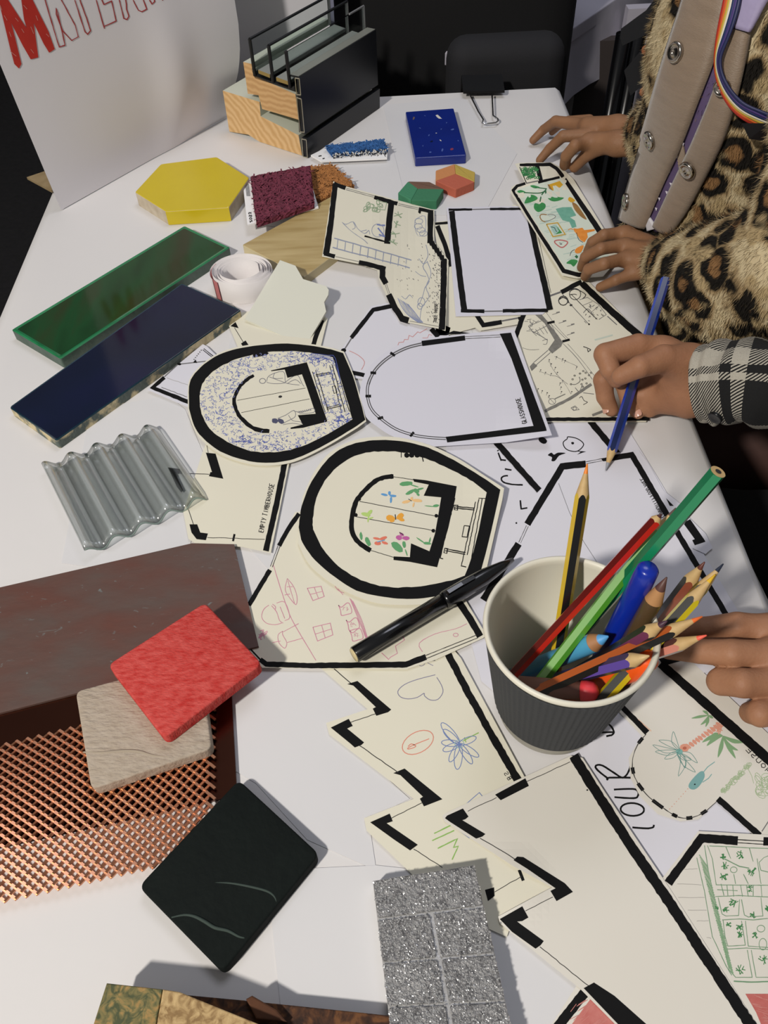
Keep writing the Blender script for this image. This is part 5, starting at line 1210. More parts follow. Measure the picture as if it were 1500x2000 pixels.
for a, b in (((975, 470), (1068, 770)), ((1000, 462), (1092, 762)), ((1100, 425), (1190, 770)), ((1120, 420), (1215, 770)), ((1142, 415), (1248, 765))): s.line('k', wig(Q(*a), Q(*b), 12, .5), 1.5)
for a, b in (((1000, 500), (1110, 482)), ((1080, 742), (1190, 715))): dbl(s, Q(*a), Q(*b), 3, 1.5, 'k')
s.line('k', [Q(*p) for p in ((1120, 580), (1142, 575), (1155, 625), (1135, 632))], 1.2, closed=True)
def fg(pts, w=1.0): s.line('fg', [Q(*p) for p in smooth_path(pts, 3)], w)
s.ring('fg', *Q(610, 540), 6, 5, 1.2, n=12); fg([(640, 545), (660, 500), (760, 470), (775, 530), (770, 555), (690, 560), (640, 550)]); fg([(660, 510), (740, 540), (800, 560), (880, 570)]); fg([(770, 555), (830, 510), (870, 500), (900, 560), (915, 580)]); fg([(790, 560), (850, 530), (890, 560)]); fg([(700, 480), (690, 520), (760, 520)])
s.blob('fd', *Q(700, 832), 6, 5, .2, n=12); s.blob('fd', *Q(745, 835), 7, 4.5, .5, n=10); fg([(720, 815), (780, 790), (840, 755), (850, 800), (800, 830), (750, 855)]); fg([(840, 760), (900, 770), (980, 740), (985, 770), (880, 780)]); fg([(800, 790), (830, 830), (890, 840), (900, 855)]); fg([(760, 860), (830, 850), (895, 860)])
for k in range(8): fg([(860+k*14, 765-k*3), (880+k*12, 772-k*2)], 1.4)
cnt = 0
while cnt < 900:
    x, y = random.uniform(385, 690), random.uniform(682, 885)
    if not inside((x, y), inner) or inside((x, y), house): continue
    cnt += 1; a = random.uniform(0, 6.3); r = random.uniform(2, 5); k = random.choice((1, -1))*random.uniform(.4, 1.1)
    pts = []
    for j in range(5):
        pts.append((x, y)); x += r*.5*math.cos(a); y += r*.42*math.sin(a); a += k
    pts = [p for p in pts if inside(p, inner)]
    if len(pts) > 2: s.line('bl' if random.random() < .72 else 'bd', pts, .7 if random.random() < .8 else 1.3, step=40)
for _ in range(26):
    x, y = random.uniform(420, 640), random.uniform(700, 870)
    if inside((x, y), inner) and not inside((x, y), house): s.ring('bl', x, y, random.uniform(4, 12), random.uniform(3, 9), .9, n=12, a1=random.uniform(3, 6.2))
for (x, y, n, r) in ((600, 690, 40, 22), (672, 820, 60, 14), (640, 700, 30, 20), (475, 860, 30, 10), (530, 868, 30, 18), (645, 690, 26, 14)):
    for _ in range(n):
        a = (x+random.gauss(0, r), y+random.gauss(0, r*.35)); b = (a[0]+random.uniform(-8, 8), a[1]+random.uniform(-4, 4))
        if inside(a, inner) and inside(b, inner) and not inside(a, house): s.line('bd', [a, b], 1.3)
for t in (0, .33, .66, 1): s.line('bd', smooth_path([(608, 690+t*8), (640, 694+t*8), (655, 700+t*10), (668, 760)], 3)[:9], 1)
s.fill('k', jitter([Q(*p) for p in ((540, 350), (550, 368), (640, 352), (655, 335), (640, 325), (550, 340))], .4))
s.finish({**T0, 'bl': ('blue_scribbles', M('blue_ink', '#8089bb', .7)), 'bd': ('dark_blue_scribbles', M('blue_ink2', '#4b58a2', .7)), 'fg': ('seated_figures', M('figure_line', '#74747e', .7)), 'fd': ('figure_hair', M('figure_hair', '#4a4c66', .7))})

# -- glasshouse plan
s = Sheet(.0052, lifts=[(1078, 850, 120, .008), (1002, 645, 60, .002)])
Q = lambda x, y: (680 + x/3.571, 600 + y/3.571)
s.paper('paper_cutout', [Q(*p) for p in smooth_path([(500, 222), (400, 245), (300, 290), (200, 360), (130, 440), (90, 540), (82, 640), (120, 760), (200, 830), (300, 895), (450, 950), (600, 972)], 4)] + [(988, 864), (1078, 850), (1070, 828), (1004, 644), (926, 650)], m_lav, 'blank white glasshouse plan with rounded double-line wall')
s.fill('k', jitter([Q(*p) for p in ((512, 235), (812, 197), (818, 232), (518, 272))], .3)); s.fill('k', jitter([Q(*p) for p in ((1058, 186), (1135, 176), (1200, 360), (1380, 845), (1386, 862), (1295, 832), (1210, 560), (1140, 360))], .4)); s.fill('k', jitter([Q(*p) for p in ((680, 903), (980, 868), (1290, 828), (1384, 862), (1100, 895), (690, 944))], .4))
arcp = [Q(*p) for p in smooth_path([(515, 256), (410, 283), (305, 335), (220, 402), (165, 475), (135, 560), (140, 650), (168, 718), (225, 775), (330, 848), (450, 890), (560, 908), (682, 916)], 4)]
for o_ in (-2, 2):
    q = []
    for i, p in enumerate(arcp):
        a, b = arcp[max(i-1, 0)], arcp[min(i+1, len(arcp)-1)]; L = math.dist(a, b); q.append((p[0]-(b[1]-a[1])/L*o_, p[1]+(b[0]-a[0])/L*o_))
    s.line('g2', q[:20], 2.2); s.line('t', q[18:], 1.5)
for (x, y, a) in ((310, 328, .6), (175, 458, .1), (140, 620, 0), (225, 773, -.3), (445, 886, -.9)): c = Q(x, y); s.line('k', [(c[0]-5.5*math.cos(a), c[1]-5.5*math.sin(a)), (c[0]+5.5*math.cos(a), c[1]+5.5*math.sin(a))], 5, jit=.4)
dbl(s, Q(815, 213), Q(1062, 200), 4, 1.3, 'g'); s.text('t', 'GLASSHOUSE', (1029, 826), (1015, 775), 9, 1.5, side=1)
s.finish({**T0, 'g2': ('grey_double_line', M('grey_double', '#5c5b5c', .7))})

# -- oval plan with butterflies
Q = lambda x, y: (570 + x/3.333, 850 + y/3.333)
s = Sheet(.0060, lifts=[(985, 950, 90, .003)])
outer = [Q(*p) for p in smooth_path([(45, 600), (65, 460), (130, 300), (240, 150), (360, 70), (500, 36), (640, 32), (800, 55), (950, 108), (1120, 200), (1270, 292)], 5)] + [Q(*p) for p in ((1356, 356), (1340, 440), (1300, 620), (1262, 770), (1235, 870), (1170, 940))] + [Q(*p) for p in smooth_path([(1080, 995), (930, 1050), (750, 1066), (600, 1052), (420, 1010), (250, 900), (130, 790), (60, 680)], 5)]
inner = [Q(*p) for p in smooth_path([(138, 610), (138, 520), (170, 380), (250, 250), (360, 160), (480, 115), (620, 105), (760, 118), (900, 162), (1050, 232), (1180, 300)], 5)] + [Q(*p) for p in ((1268, 372), (1245, 480), (1215, 620), (1180, 760), (1148, 860), (1128, 915))] + [Q(*p) for p in smooth_path([(1060, 938), (900, 975), (750, 990), (600, 985), (450, 942), (300, 850), (190, 725)], 5)]
pap = [(575, 1030), (580, 985)] + [Q(*p) for p in smooth_path([(70, 400), (150, 230), (250, 110), (380, 40), (520, 12), (700, 15), (900, 65), (1080, 150), (1250, 260), (1382, 345)], 4)] + [Q(*p) for p in ((1370, 420), (1270, 860), (1180, 985), (1050, 1060))] + [Q(*p) for p in smooth_path([(860, 1100), (700, 1105), (520, 1085), (300, 990), (120, 850), (40, 700)], 4)]
s.paper('paper_cutout', pap[2:], m_cr2, 'oval plan with small coloured butterflies and leaves under the pen cap')
s.fill('k', jitter(outer, .4), 1, [jitter(inner, .8)])
s.line('k', [Q(*p) for p in smooth_path([(662, 268), (600, 275), (540, 300), (470, 365), (420, 430), (398, 500), (388, 580), (400, 650), (450, 712), (514, 750)], 4)], 9, jit=.7)
for q in ([(788, 284), (870, 294), (1072, 332), (1060, 420), (1020, 600), (985, 720), (945, 858), (770, 825), (662, 812), (662, 790), (768, 795), (775, 705), (895, 757), (930, 640), (950, 540), (972, 404), (858, 395), (890, 322), (795, 302)],): s.fill('k', jitter([Q(*p) for p in q], .5))
s.line('t', wig(Q(660, 270), Q(790, 290), 8, .3), 1.2); s.line('t', wig(Q(512, 750), Q(668, 796), 9, .3), 1.2); s.line('t', wig(Q(440, 430), Q(955, 530), 20, .3), 1.3); s.line('t', wig(Q(415, 530), Q(930, 622), 20, .3), 1.3)
for q in ((438, 415), (415, 520), (940, 525), (920, 622)): s.blob('k', *Q(*q), 4, 4, n=6)
for a, b in (((1062, 410), (965, 800)), ((1040, 405), (985, 640)), ((1196, 432), (1105, 845)), ((1218, 415), (1140, 780)), ((1240, 410), (1160, 850))): s.line('k', wig(Q(*a), Q(*b), 26, .5), 1.7)
for a, b in (((1060, 468), (1190, 482)), ((1000, 745), (1130, 770))): dbl(s, Q(*a), Q(*b), 3.5, 2, 'k', .5)
for q in ([(1055, 455), (1080, 455), (1078, 488), (1058, 485)], [(995, 735), (1015, 738), (1008, 770), (990, 765)], [(1122, 588), (1155, 592), (1140, 664), (1108, 660)]): s.line('k', [Q(*p) for p in q], 1.6, closed=True)
s.line('k', [Q(1215, 410), Q(1260, 412)], 1.5); s.line('k', [Q(965, 800), Q(985, 805)], 2); s.line('k', [Q(1100, 850), Q(1135, 858)], 2)
for x in (748, 780, 815): s.blob('k', *Q(x, 130), 5.5, 5, n=8)
s.line('k', [Q(712, 112), Q(712, 145)], 1.5); s.line('k', [Q(850, 145), Q(856, 172)], 2)
def wing(key, x, y, d): 
    for dx, dy, rx, ry, a in d: s.blob(key, *Q(x+dx, y+dy), rx/3.3, ry/3.3, a, 2, n=9, jit=.12)
wing('bl', 630, 395, [(-28, -8, 24, 8, .2), (28, 0, 24, 8, .05), (5, -18, 8, 14, 0), (15, 25, 7, 22, .1)]); wing('og', 672, 535, [(-28, 5, 30, 20, .2), (32, -8, 26, 18, -.7), (-20, 22, 16, 10, 0), (40, 12, 22, 12, .4)]); wing('pe', 780, 425, [(-35, 8, 30, 9, -.2), (35, 0, 34, 11, .1), (0, -12, 8, 12, .3), (12, 28, 6, 16, .2)])
wing('gr', 745, 315, [(0, 0, 46, 14, -.1), (55, 15, 30, 4, .3)]); wing('gr', 790, 362, [(-20, 8, 32, 12, -.5), (20, 0, 22, 14, .4), (45, -12, 22, 7, -.3), (30, 22, 14, 8, .9)]); wing('gr', 915, 462, [(-20, 0, 34, 3, .1), (22, -3, 22, 9, -.2)])
wing('li', 492, 510, [(-10, 6, 32, 13, .3), (15, -8, 20, 12, -.7), (5, 35, 5, 22, .1), (20, 30, 18, 5, -.3)]); wing('rd', 575, 687, [(-24, -14, 24, 8, .2), (20, -16, 26, 11, -.4), (-18, 16, 22, 13, .1), (30, 14, 20, 9, .4)]); wing('mg', 720, 660, [(-22, 6, 20, 17, .2), (22, 10, 24, 13, .1), (-5, -14, 16, 10, .6)])
wing('gr', 685, 725, [(0, 0, 44, 24, .75), (45, -14, 12, 22, -.2), (60, 40, 4, 24, -.3)]); wing('gr', 450, 655, [(0, 0, 9, 26, -.1)]); wing('gr', 494, 692, [(0, 0, 14, 34, -.4)]); wing('gr', 870, 700, [(-30, -14, 36, 4, .6), (10, 4, 26, 9, .1), (28, -16, 5, 20, .2)])
s.line('t', [Q(672, 515), Q(676, 550)], 1.6, lvl=3); s.line('t', [Q(700, 632), Q(725, 648)], 1.6, lvl=3); s.line('bl', [Q(555, 695), Q(605, 682)], 1.6, lvl=3); s.line('t', [Q(758, 415), Q(780, 428)], 1.2, lvl=3)
s.finish({**T0, 'bl': ('blue_butterfly', M('butterfly_blue', '#5e9bd0', .8)), 'og': ('orange_butterfly', M('butterfly_orange', '#e8a53c', .8)), 'pe': ('peach_butterfly', M('butterfly_peach', '#edc286', .8)), 'gr': ('green_leaves', M('leaf_green2', '#5fa06a', .8)), 'li': ('lime_butterfly', M('butterfly_lime', '#b5d277', .8)), 'rd': ('red_butterfly', M('butterfly_red', '#e07a62', .8)), 'mg': ('magenta_butterfly', M('butterfly_magenta', '#bf5fa0', .8))})

# ================================================================ cup of pencils
CUP = Vector((.102, .242, TT + .0027)); RB, RT_, HC = .034, .0475, .0975
m_cupw = M('white_cup_card', '#dcd8c8', .45, bump=(60, .0002, .3)); m_slv = M('grey_sleeve', '#35373a', .8, bump=(500, .0003))
cup = root('paper_cup', CUP, 'white paper cup with ribbed dark grey sleeve, holding pencils and pens', 'cup')
def lathe(prof, n=96, c=CUP):
    vs, fs = [], []
    for r, z in prof:
        for k in range(n): q = 2*math.pi*k/n; vs.append(c + Vector((r*math.cos(q), r*math.sin(q), z)))
    for i in range(len(prof)-1):
        for k in range(n): fs.append((i*n+k, i*n+(k+1) % n, (i+1)*n+(k+1) % n, (i+1)*n+k))
    return vs, fs
rr = lambda z: RB + (RT_-RB)*z/HC
v, f = lathe([(.001, .006), (RB-.001, .006), (RB-.0008, .0), (RB, .0), (rr(.09), .09), (RT_-.0008, HC-.004), (RT_+.0012, HC-.0030), (RT_+.0020, HC-.0010), (RT_+.0012, HC+.0008), (RT_-.0003, HC+.0010), (RT_-.0016, HC-.0010), (RT_-.0018, HC-.004), (rr(.008)-.0012, .0075), (.001, .0072)])
mesh('cup_wall', v, f, m_cupw, cup, True)
n = 72*6; prof = [.0125, .0135, .05, .0895, .0905]; vs, fs = [], []
for side in (0, 1):
    for zi, z in enumerate(prof):
        for k in range(n):
            q = 2*math.pi*k/n; rip = .00055*(.5+.5*math.cos(72*q)) if side == 0 else 0
            r = rr(z) + (.0011 + rip if side == 0 else .0003); zz = z + (.0006*math.cos(72*q) if zi == 0 else 0)
            vs.append(CUP + Vector((r*math.cos(q), r*math.sin(q), zz)))
m5 = len(prof)
for i in range(m5-1):
    for k in range(n): a = i*n+k; b = i*n+(k+1) % n; fs.append((a, b, b+n, a+n)); fs.append((a+m5*n, a+n+m5*n, b+n+m5*n, b+m5*n))
for k in range(n):
    a, b = k, (k+1) % n; fs.append((b, a, a+m5*n, b+m5*n)); t_ = (m5-1)*n; fs.append((a+t_, b+t_, b+t_+m5*n, a+t_+m5*n))
mesh('ribbed_sleeve', vs, fs, m_slv, cup, True)

def toQ(p):
    v = Vector(p) - CAMP; v = np.array(v); c = np.array([float(np.dot(v, np.array(cx))), -float(np.dot(v, np.array(cy))), -float(np.dot(v, np.array(cz)))])
    return 750 + F*c[0]/c[2], 1000 + F*c[1]/c[2]
def segdist(a, b, c, d):
    best = 9
    A_ = [a.lerp(b, t/14) for t in range(15)]
    for p in A_:
        w = d - c; t = max(0, min(1, (p-c).dot(w)/w.length_squared)); best = min(best, (p-(c+w*t)).length)
    return best
placed = []
def solve(tip, low, r, hts, lmin=.085, lmax=.178):
    """a pencil seen along tip->low that stands inside the cup: returns its two ends"""
    best = None
    C3 = Vector((CUP.x, CUP.y, 0))
    for ht in hts:
        T = P(tip[0], tip[1], ht)
        for s in [1 + .12*i for i in range(16)]:
            q = (tip[0]+(low[0]-tip[0])*s, tip[1]+(low[1]-tip[1])*s)
            for hb in (.0145, .022, .032, .045, .06):
                B_ = P(q[0], q[1], hb)
                rb = math.hypot(B_.x-CUP.x, B_.y-CUP.y); rl = rr(hb-.0027)-.0012-r
                L = (T-B_).length
                if rb > rl or L > lmax or L < lmin: continue
                w = 0
                top_ = HC+.0027
                if ht > top_:
                    t = (top_-hb)/(ht-hb); X = B_.lerp(T, t); rx = math.hypot(X.x-CUP.x, X.y-CUP.y)
                    if rx > RT_-.0018-r*1.15: w += (rx-(RT_-.0018-r*1.15))*40
                    for tt in (.5,):
                        X2 = B_.lerp(X, tt); r2 = math.hypot(X2.x-CUP.x, X2.y-CUP.y); lim = rr(X2.z-TT)-.0012-r
                        if r2 > lim: w += (r2-lim)*40
                for (a, b, r0) in placed:
                    dd = segdist(T, B_, a, b)
                    if dd < r+r0: w += (r+r0-dd)*25
                w += hb*.5
                if best is None or w < best[0]: best = (w, T, B_)
    if best is None: print('NO SOLUTION', tip); T = P(tip[0], tip[1], hts[0]); best = (9, T, T - Vector((.02, 0, .1)))
    placed.append((best[1], best[2], r)); return best[1], best[2], best[0]

m_wood = M('cedar', '#c9ab78', .6, var=(200, '#bd9c68', .2)); m_stripe = M('pencil_black', '#141414', .3, coat=.3)
def pencil(label, T, B_, r, c1, c2=None, lead='#222222', taper=.017, leadlen=.0055, blunt=False, hexa=True, name='pencil', woodc=None, cat='pencil', core=None, c3=None):
    """sharpened end at T; facets alternate between two colours"""
    d = (B_-T).normalized(); L = (B_-T).length
    o = root(name, B_ if B_.z < T.z else T, label, cat)
    a = d.orthogonal().normalized(); a = (Vector((0, 0, 1)) - d*d.z).normalized() if abs(d.z) < .99 else a; b = d.cross(a)
    n = 6 if hexa else 20; k0 = math.pi/6
    mats = [M('paint_'+c1[1:], c1, .3, coat=.3)]
    mats.append(M('paint_'+c2[1:], c2, .3, coat=.3) if c2 else mats[0])
    def ringv(t, rad, nn=n): return [T + d*t + a*(rad*math.cos(k0+2*math.pi*k/nn)) + b*(rad*math.sin(k0+2*math.pi*k/nn)) for k in range(nn)]
    t0 = 0 if blunt else taper
    mb = MB(); A_, Z = ringv(t0, r), ringv(L, r)
    if not blunt and hexa:
        # scalloped paint edge
        m2 = 24; A_ = []; Z = []
        for k in range(m2):
            q = 2*math.pi*k/m2; rad = r*math.cos(math.pi/6)/math.cos(((q+math.pi/6) % (math.pi/3))-math.pi/6)*1.0
            rad = r*math.cos(math.pi/6)/math.cos((q % (math.pi/3))-math.pi/6); e = (rad/r-.866)/.134
            A_.append(T + d*(t0*rad/r) + a*(rad*math.cos(k0+q)) + b*(rad*math.sin(k0+q))); Z.append(T + d*L + a*(rad*math.cos(k0+q)) + b*(rad*math.sin(k0+q)))
        nn = m2
    else: nn = n
    mb.v = A_+Z
    for k in range(nn):
        mb.f.append((k, (k+1) % nn, (k+1) % nn+nn, k+nn)); fac = int(k*n/nn) if hexa else 0; mb.m.append(fac % 2)
    mb.f.append(tuple(range(nn, 2*nn))); mb.m.append(0)
    if blunt: mb.f.append(tuple(reversed(range(nn)))); mb.m.append(0)
    body = mb.build('body', mats, o, not hexa)
    if blunt:
        if core:
            cv = ringv(-.0002, r*.93, 20); MB().add(cv, [tuple(range(20))]).build('cut_end', [m_wood], o); cv = ringv(-.0005, r*.38, 14); MB().add(cv, [tuple(range(14))]).build('core', [M('core_'+core[1:], core, .6)], o)
        return o
    lr = r*leadlen/taper*1.1; ww = 24 if hexa else 20
    vs = ringv(leadlen, lr, ww)+([v.copy() for v in A_] if hexa else ringv(t0+.0004, r*.99, ww))
    MB().add(vs, [(k, (k+1) % ww, (k+1) % ww+ww, k+ww) for k in range(ww)]).build('wood_cone', [M('wood_'+woodc[1:], woodc, .6) if woodc else m_wood], o, True)
    vs = ringv(.0, r*.09, ww)+ringv(leadlen+.0003, lr*1.04, ww)
    MB().add(vs, [(k, (k+1) % ww, (k+1) % ww+ww, k+ww) for k in range(ww)]+[tuple(reversed(range(ww)))]).build('lead', [M('lead_'+lead[1:], lead, .5)], o, True)
    return o
def cupp(label, tip, low, r, hts, *a, **k):
    T, B_, w = solve(tip, low, r, hts); return pencil(label, T, B_, r, *a, **k)
R0 = .0038
cupp('yellow and black pencil with an orange tip, standing alone at the back of the cup', (1147, 906), (1100, 1205), R0+.0003, (.16, .17, .175, .18), '#cfae1f', '#141414', '#e8842a', taper=.020)
cupp('green pencil with a blunt end, highest one reaching over the table edge', (1402, 922), (1130, 1240), R0+.0005, (.185, .19, .195, .2), '#168455', '#0f6a44', blunt=True, core='#2a2a2c', c3=1)
cupp('light green pencil with pale wood just below the tall green one', (1320, 992), (1150, 1210), R0, (.125, .135, .145), '#56a330', '#7fae68', '#5c463e', taper=.018)
cupp('thin bright red pencil leaning left of the light green one', (1292, 1004), (1042, 1275), R0-.0003, (.12, .13, .14, .15), '#c4281f', '#5a120f', '#47231f', taper=.005, leadlen=.002)
T, B_, _ = solve((1268, 1108), (1195, 1250), .0064, (.115, .125, .135), .07)
o = root('marker_pen', B_, 'thick royal blue marker standing in the middle of the cup', 'marker'); dd = (B_-T).normalized()
MB().tube([T, T+dd*.002, T+dd*.012, T+dd*.055, B_], [.0045, .0060, .0064, .0064, .0060], 20).build('barrel', [M('royal_blue', '#0c2a9c', .3, coat=.3)], o, True)
T, B_, _ = solve((1274, 1284), (1178, 1330), .0078, (.098, .102, .106), .055)
o = root('highlighter', B_, 'bright orange highlighter lying against the near inside wall of the cup', 'highlighter'); dd = (B_-T).normalized()
MB().tube([T, T+dd*.003, T+dd*.012, T+dd*.038, B_], [.003, .0062, .0078, .0078, .0060], 20).build('barrel', [M('hi_orange', '#ee5a17', .35, coat=.2)], o, True)
cupp('purple pencil with pale wood end above the orange highlighter', (1268, 1281), (1112, 1322), .0046, (.108, .113, .118), '#5c469c', '#2a2450', '#c9ab78', taper=.013)
T, B_, _ = solve((1170, 1352), (1090, 1345), .0062, (.072, .08), .035)
o = root('pencil', B_, 'brown pencil with a round coral red end at the bottom of the cup', 'pencil'); dd = (B_-T).normalized()
MB().tube([T+dd*.009, B_], .0056, 18).build('body', [M('brown_lac', '#6b4a3e', .5)], o, True)
MB().tube([T, T+dd*.001, T+dd*.003, T+dd*.007, T+dd*.010], [.001, .0035, .0056, .0062, .0058], 18).build('end_cap', [M('coral_cap', '#d43c44', .45)], o, True)
cupp('plum and black pencil with pale wood lying low in the cup', (1303, 1213), (1155, 1300), .0044, (.115, .12, .125), '#6b3350', '#19161a', '#452638', taper=.015)
cupp('light blue chunky pencil with a short blue point', (1188, 1243), (1092, 1284), .0058, (.076, .084, .09), '#4f9fc6', '#4f9fc6', '#559fd8', hexa=False, taper=.012, leadlen=.006, woodc='#a5744c')
cupp('chunky brown pencil with a rough wood collar behind the blue marker', (1302, 1128), (1235, 1245), .0052, (.115, .125, .135), '#59462f', '#59462f', '#5a3b34', hexa=False, taper=.019, leadlen=.009, woodc='#b58556')
cupp('brown and black striped pencil with a brown tip at the right of the cup', (1376, 1098), (1285, 1245), .0042, (.135, .145, .155), '#8c4a35', '#16130f', '#5d2d24', taper=.017)
cupp('dark pencil with navy tip behind the yellow striped one', (1413, 1101), (1310, 1215), R0, (.115, .12, .13), '#8c7a3a', '#2a2a22', '#222b3d', taper=.018)
cupp('black striped pencil with an orange tip pointing right over the rim', (1372, 1204), (1245, 1262), .0042, (.108, .115, .12), '#15130f', '#a3501f', '#e86e2c', taper=.019)
cupp('salmon pink striped pencil with a coral tip resting on the rim', (1380, 1241), (1200, 1300), .0043, (.102, .108, .114), '#c98270', '#5c3a36', '#e8604a', taper=.019)
cupp('yellow and black striped pencil with a yellow tip', (1397, 1122), (1290, 1240), .0042, (.112, .12, .128), '#d9c41f', '#15150f', '#e0b32a', taper=.019)

# ---- black marker pen lying on the plans
a, b = P(692, 1279, .0125), P(1002, 1093, .0135); d = (b-a).normalized(); L = (b-a).length
o = root('marker_pen', a, 'long black marker pen lying across the butterfly oval plan', 'marker')
m_pb = M('pen_black', '#0a0a0b', .22, coat=.5)
MB().tube([a, a+d*.0006, a+d*(L*.55)], [.0052, .0058, .0060], 24).build('barrel', [m_pb], o, True)
MB().tube([a+d*(L*.54), a+d*(L*.56), a+d*(L*.60), a+d*(L*.80), a+d*(L*.93), b], [.0061, .0068, .0067, .0062, .0036, .0016], 24).build('cap', [m_pb], o, True)
MB().tube([a-d*.0008, a+d*.0002], [.0048, .0051], 20).build('end_plug', [M('cream_plug', '#cdbd8f', .4)], o, True)
up = Vector((0, 0, 1)); sd = d.cross(up).normalized()
cl = [a+d*(L*.56)+up*.0066, a+d*(L*.57)+up*.0088, a+d*(L*.66)+up*.0088, a+d*(L*.74)+up*.0078]
mb = MB(); 
for i in range(3): mb.add([cl[i]-sd*.0016, cl[i]+sd*.0016, cl[i+1]+sd*.0014, cl[i+1]-sd*.0014, cl[i]-sd*.0016-up*.0009, cl[i]+sd*.0016-up*.0009, cl[i+1]+sd*.0014-up*.0009, cl[i+1]-sd*.0014-up*.0009], [(0, 1, 2, 3), (7, 6, 5, 4), (0, 4, 5, 1), (1, 5, 6, 2), (2, 6, 7, 3), (3, 7, 4, 0)])
mb.build('pocket_clip', [m_pb], o)

# ================================================================ people
def ppm(p):
    v = Vector(p) - CAMP; return F / (-(v.dot(Vector(cz))))
def J(x, y, h, rpx):
    p = P(x, y, h); return (p, rpx / ppm(p))
def surface(groups, vox, base=None, kp=.006):
    """smooth union of tapered limbs on a grid, turned into one closed surface (naive surface nets).
    groups: [(k, [(p, r, q, s), ...])]; group 0 is the trunk, every other group blends into it"""
    allb = [b for g in groups for b in g[1]]
    lo = np.min([[c - r for c in p] for p, r, q, s in allb] + [[c - s for c in q] for p, r, q, s in allb], axis=0) - 3*vox
    hi = np.max([[c + r for c in p] for p, r, q, s in allb] + [[c + s for c in q] for p, r, q, s in allb], axis=0) + 3*vox
    n = np.ceil((hi-lo)/vox).astype(int)+1
    X, Y, Z = np.meshgrid(*[lo[i]+vox*np.arange(n[i]) for i in range(3)], indexing='ij')
    def cone(p, r, q, s):
        p, q = np.array(p), np.array(q); d = q-p; dd = float(d@d)+1e-12
        t = np.clip(((X-p[0])*d[0]+(Y-p[1])*d[1]+(Z-p[2])*d[2])/dd, 0, 1)
        return np.sqrt((X-p[0]-t*d[0])**2+(Y-p[1]-t*d[1])**2+(Z-p[2]-t*d[2])**2)-(r+(s-r)*t)
    def smin(a, b, k):
        h = np.clip(.5+.5*(b-a)/k, 0, 1); return b*(1-h)+a*h-k*h*(1-h)
    fs = []
    for k, bs in groups:
        f = None; k = min(k, .0012) if vox < .002 and bs is not groups[0][1] else k
        for b in bs: c = cone(*b); f = c if f is None else smin(f, c, k)
        fs.append(f)
    f0 = fs[0]; out = f0
    for f in fs[1:]: out = np.minimum(out, smin(f0, f, kp))
    V = out; ins = V < 0
    idx = -np.ones(np.array(V.shape)-1, int); cnt = None
    cells = np.zeros(idx.shape, int)
    for i in (0, 1):
        for j in (0, 1):
            for k in (0, 1): cells += ins[i:V.shape[0]-1+i, j:V.shape[1]-1+j, k:V.shape[2]-1+k]
    act = np.argwhere((cells > 0) & (cells < 8)); idx[act[:, 0], act[:, 1], act[:, 2]] = np.arange(len(act))
    acc = np.zeros((len(act), 3)); num = np.zeros(len(act))
    co = [(i, j, k) for i in (0, 1) for j in (0, 1) for k in (0, 1)]
    for a in co:
        for ax in range(3):
            if a[ax] == 1: continue
            b = list(a); b[ax] = 1
            va = V[act[:, 0]+a[0], act[:, 1]+a[1], act[:, 2]+a[2]]; vb = V[act[:, 0]+b[0], act[:, 1]+b[1], act[:, 2]+b[2]]
            m_ = (va < 0) != (vb < 0); t = np.where(m_, va/np.where(m_, va-vb, 1), 0)
            pt = np.array(a)[None, :].repeat(len(act), 0).astype(float); pt[:, ax] += t
            acc += pt*m_[:, None]; num += m_
    vs = lo+vox*(act+acc/num[:, None])
    faces = []
    for ax in range(3):
        u, w = (ax+1) % 3, (ax+2) % 3
        sl0 = [slice(None)]*3; sl1 = [slice(None)]*3; sl0[ax] = slice(0, V.shape[ax]-1); sl1[ax] = slice(1, V.shape[ax])
        ch = np.argwhere(ins[tuple(sl0)] != ins[tuple(sl1)])
        ch = ch[(ch[:, u] > 0) & (ch[:, w] > 0)]
        flip = ins[tuple(ch.T)]
        def at(du, dw):
            c = ch.copy(); c[:, u] -= du; c[:, w] -= dw; return idx[c[:, 0], c[:, 1], c[:, 2]]
        q = np.stack([at(1, 1), at(0, 1), at(0, 0), at(1, 0)], 1); q[~flip] = q[~flip][:, ::-1]; faces.append(q)
    return [Vector(v) for v in vs], np.concatenate(faces).tolist()
def relax(vs, fs, n=3, f=.5):
    V = np.array([tuple(v) for v in vs]); q = np.array(fs); e = np.concatenate([q[:, [0, 1]], q[:, [1, 2]], q[:, [2, 3]], q[:, [3, 0]]]); e = np.concatenate([e, e[:, ::-1]])
    for _ in range(n):
        s = np.zeros_like(V); c = np.zeros(len(V)); np.add.at(s, e[:, 0], V[e[:, 1]]); np.add.at(c, e[:, 0], 1); V = V*(1-f)+f*s/c[:, None]
    return [Vector(v) for v in V], fs
def chain(js): return [(tuple(js[i][0]), js[i][1], tuple(js[i+1][0]), js[i+1][1]) for i in range(len(js)-1)]

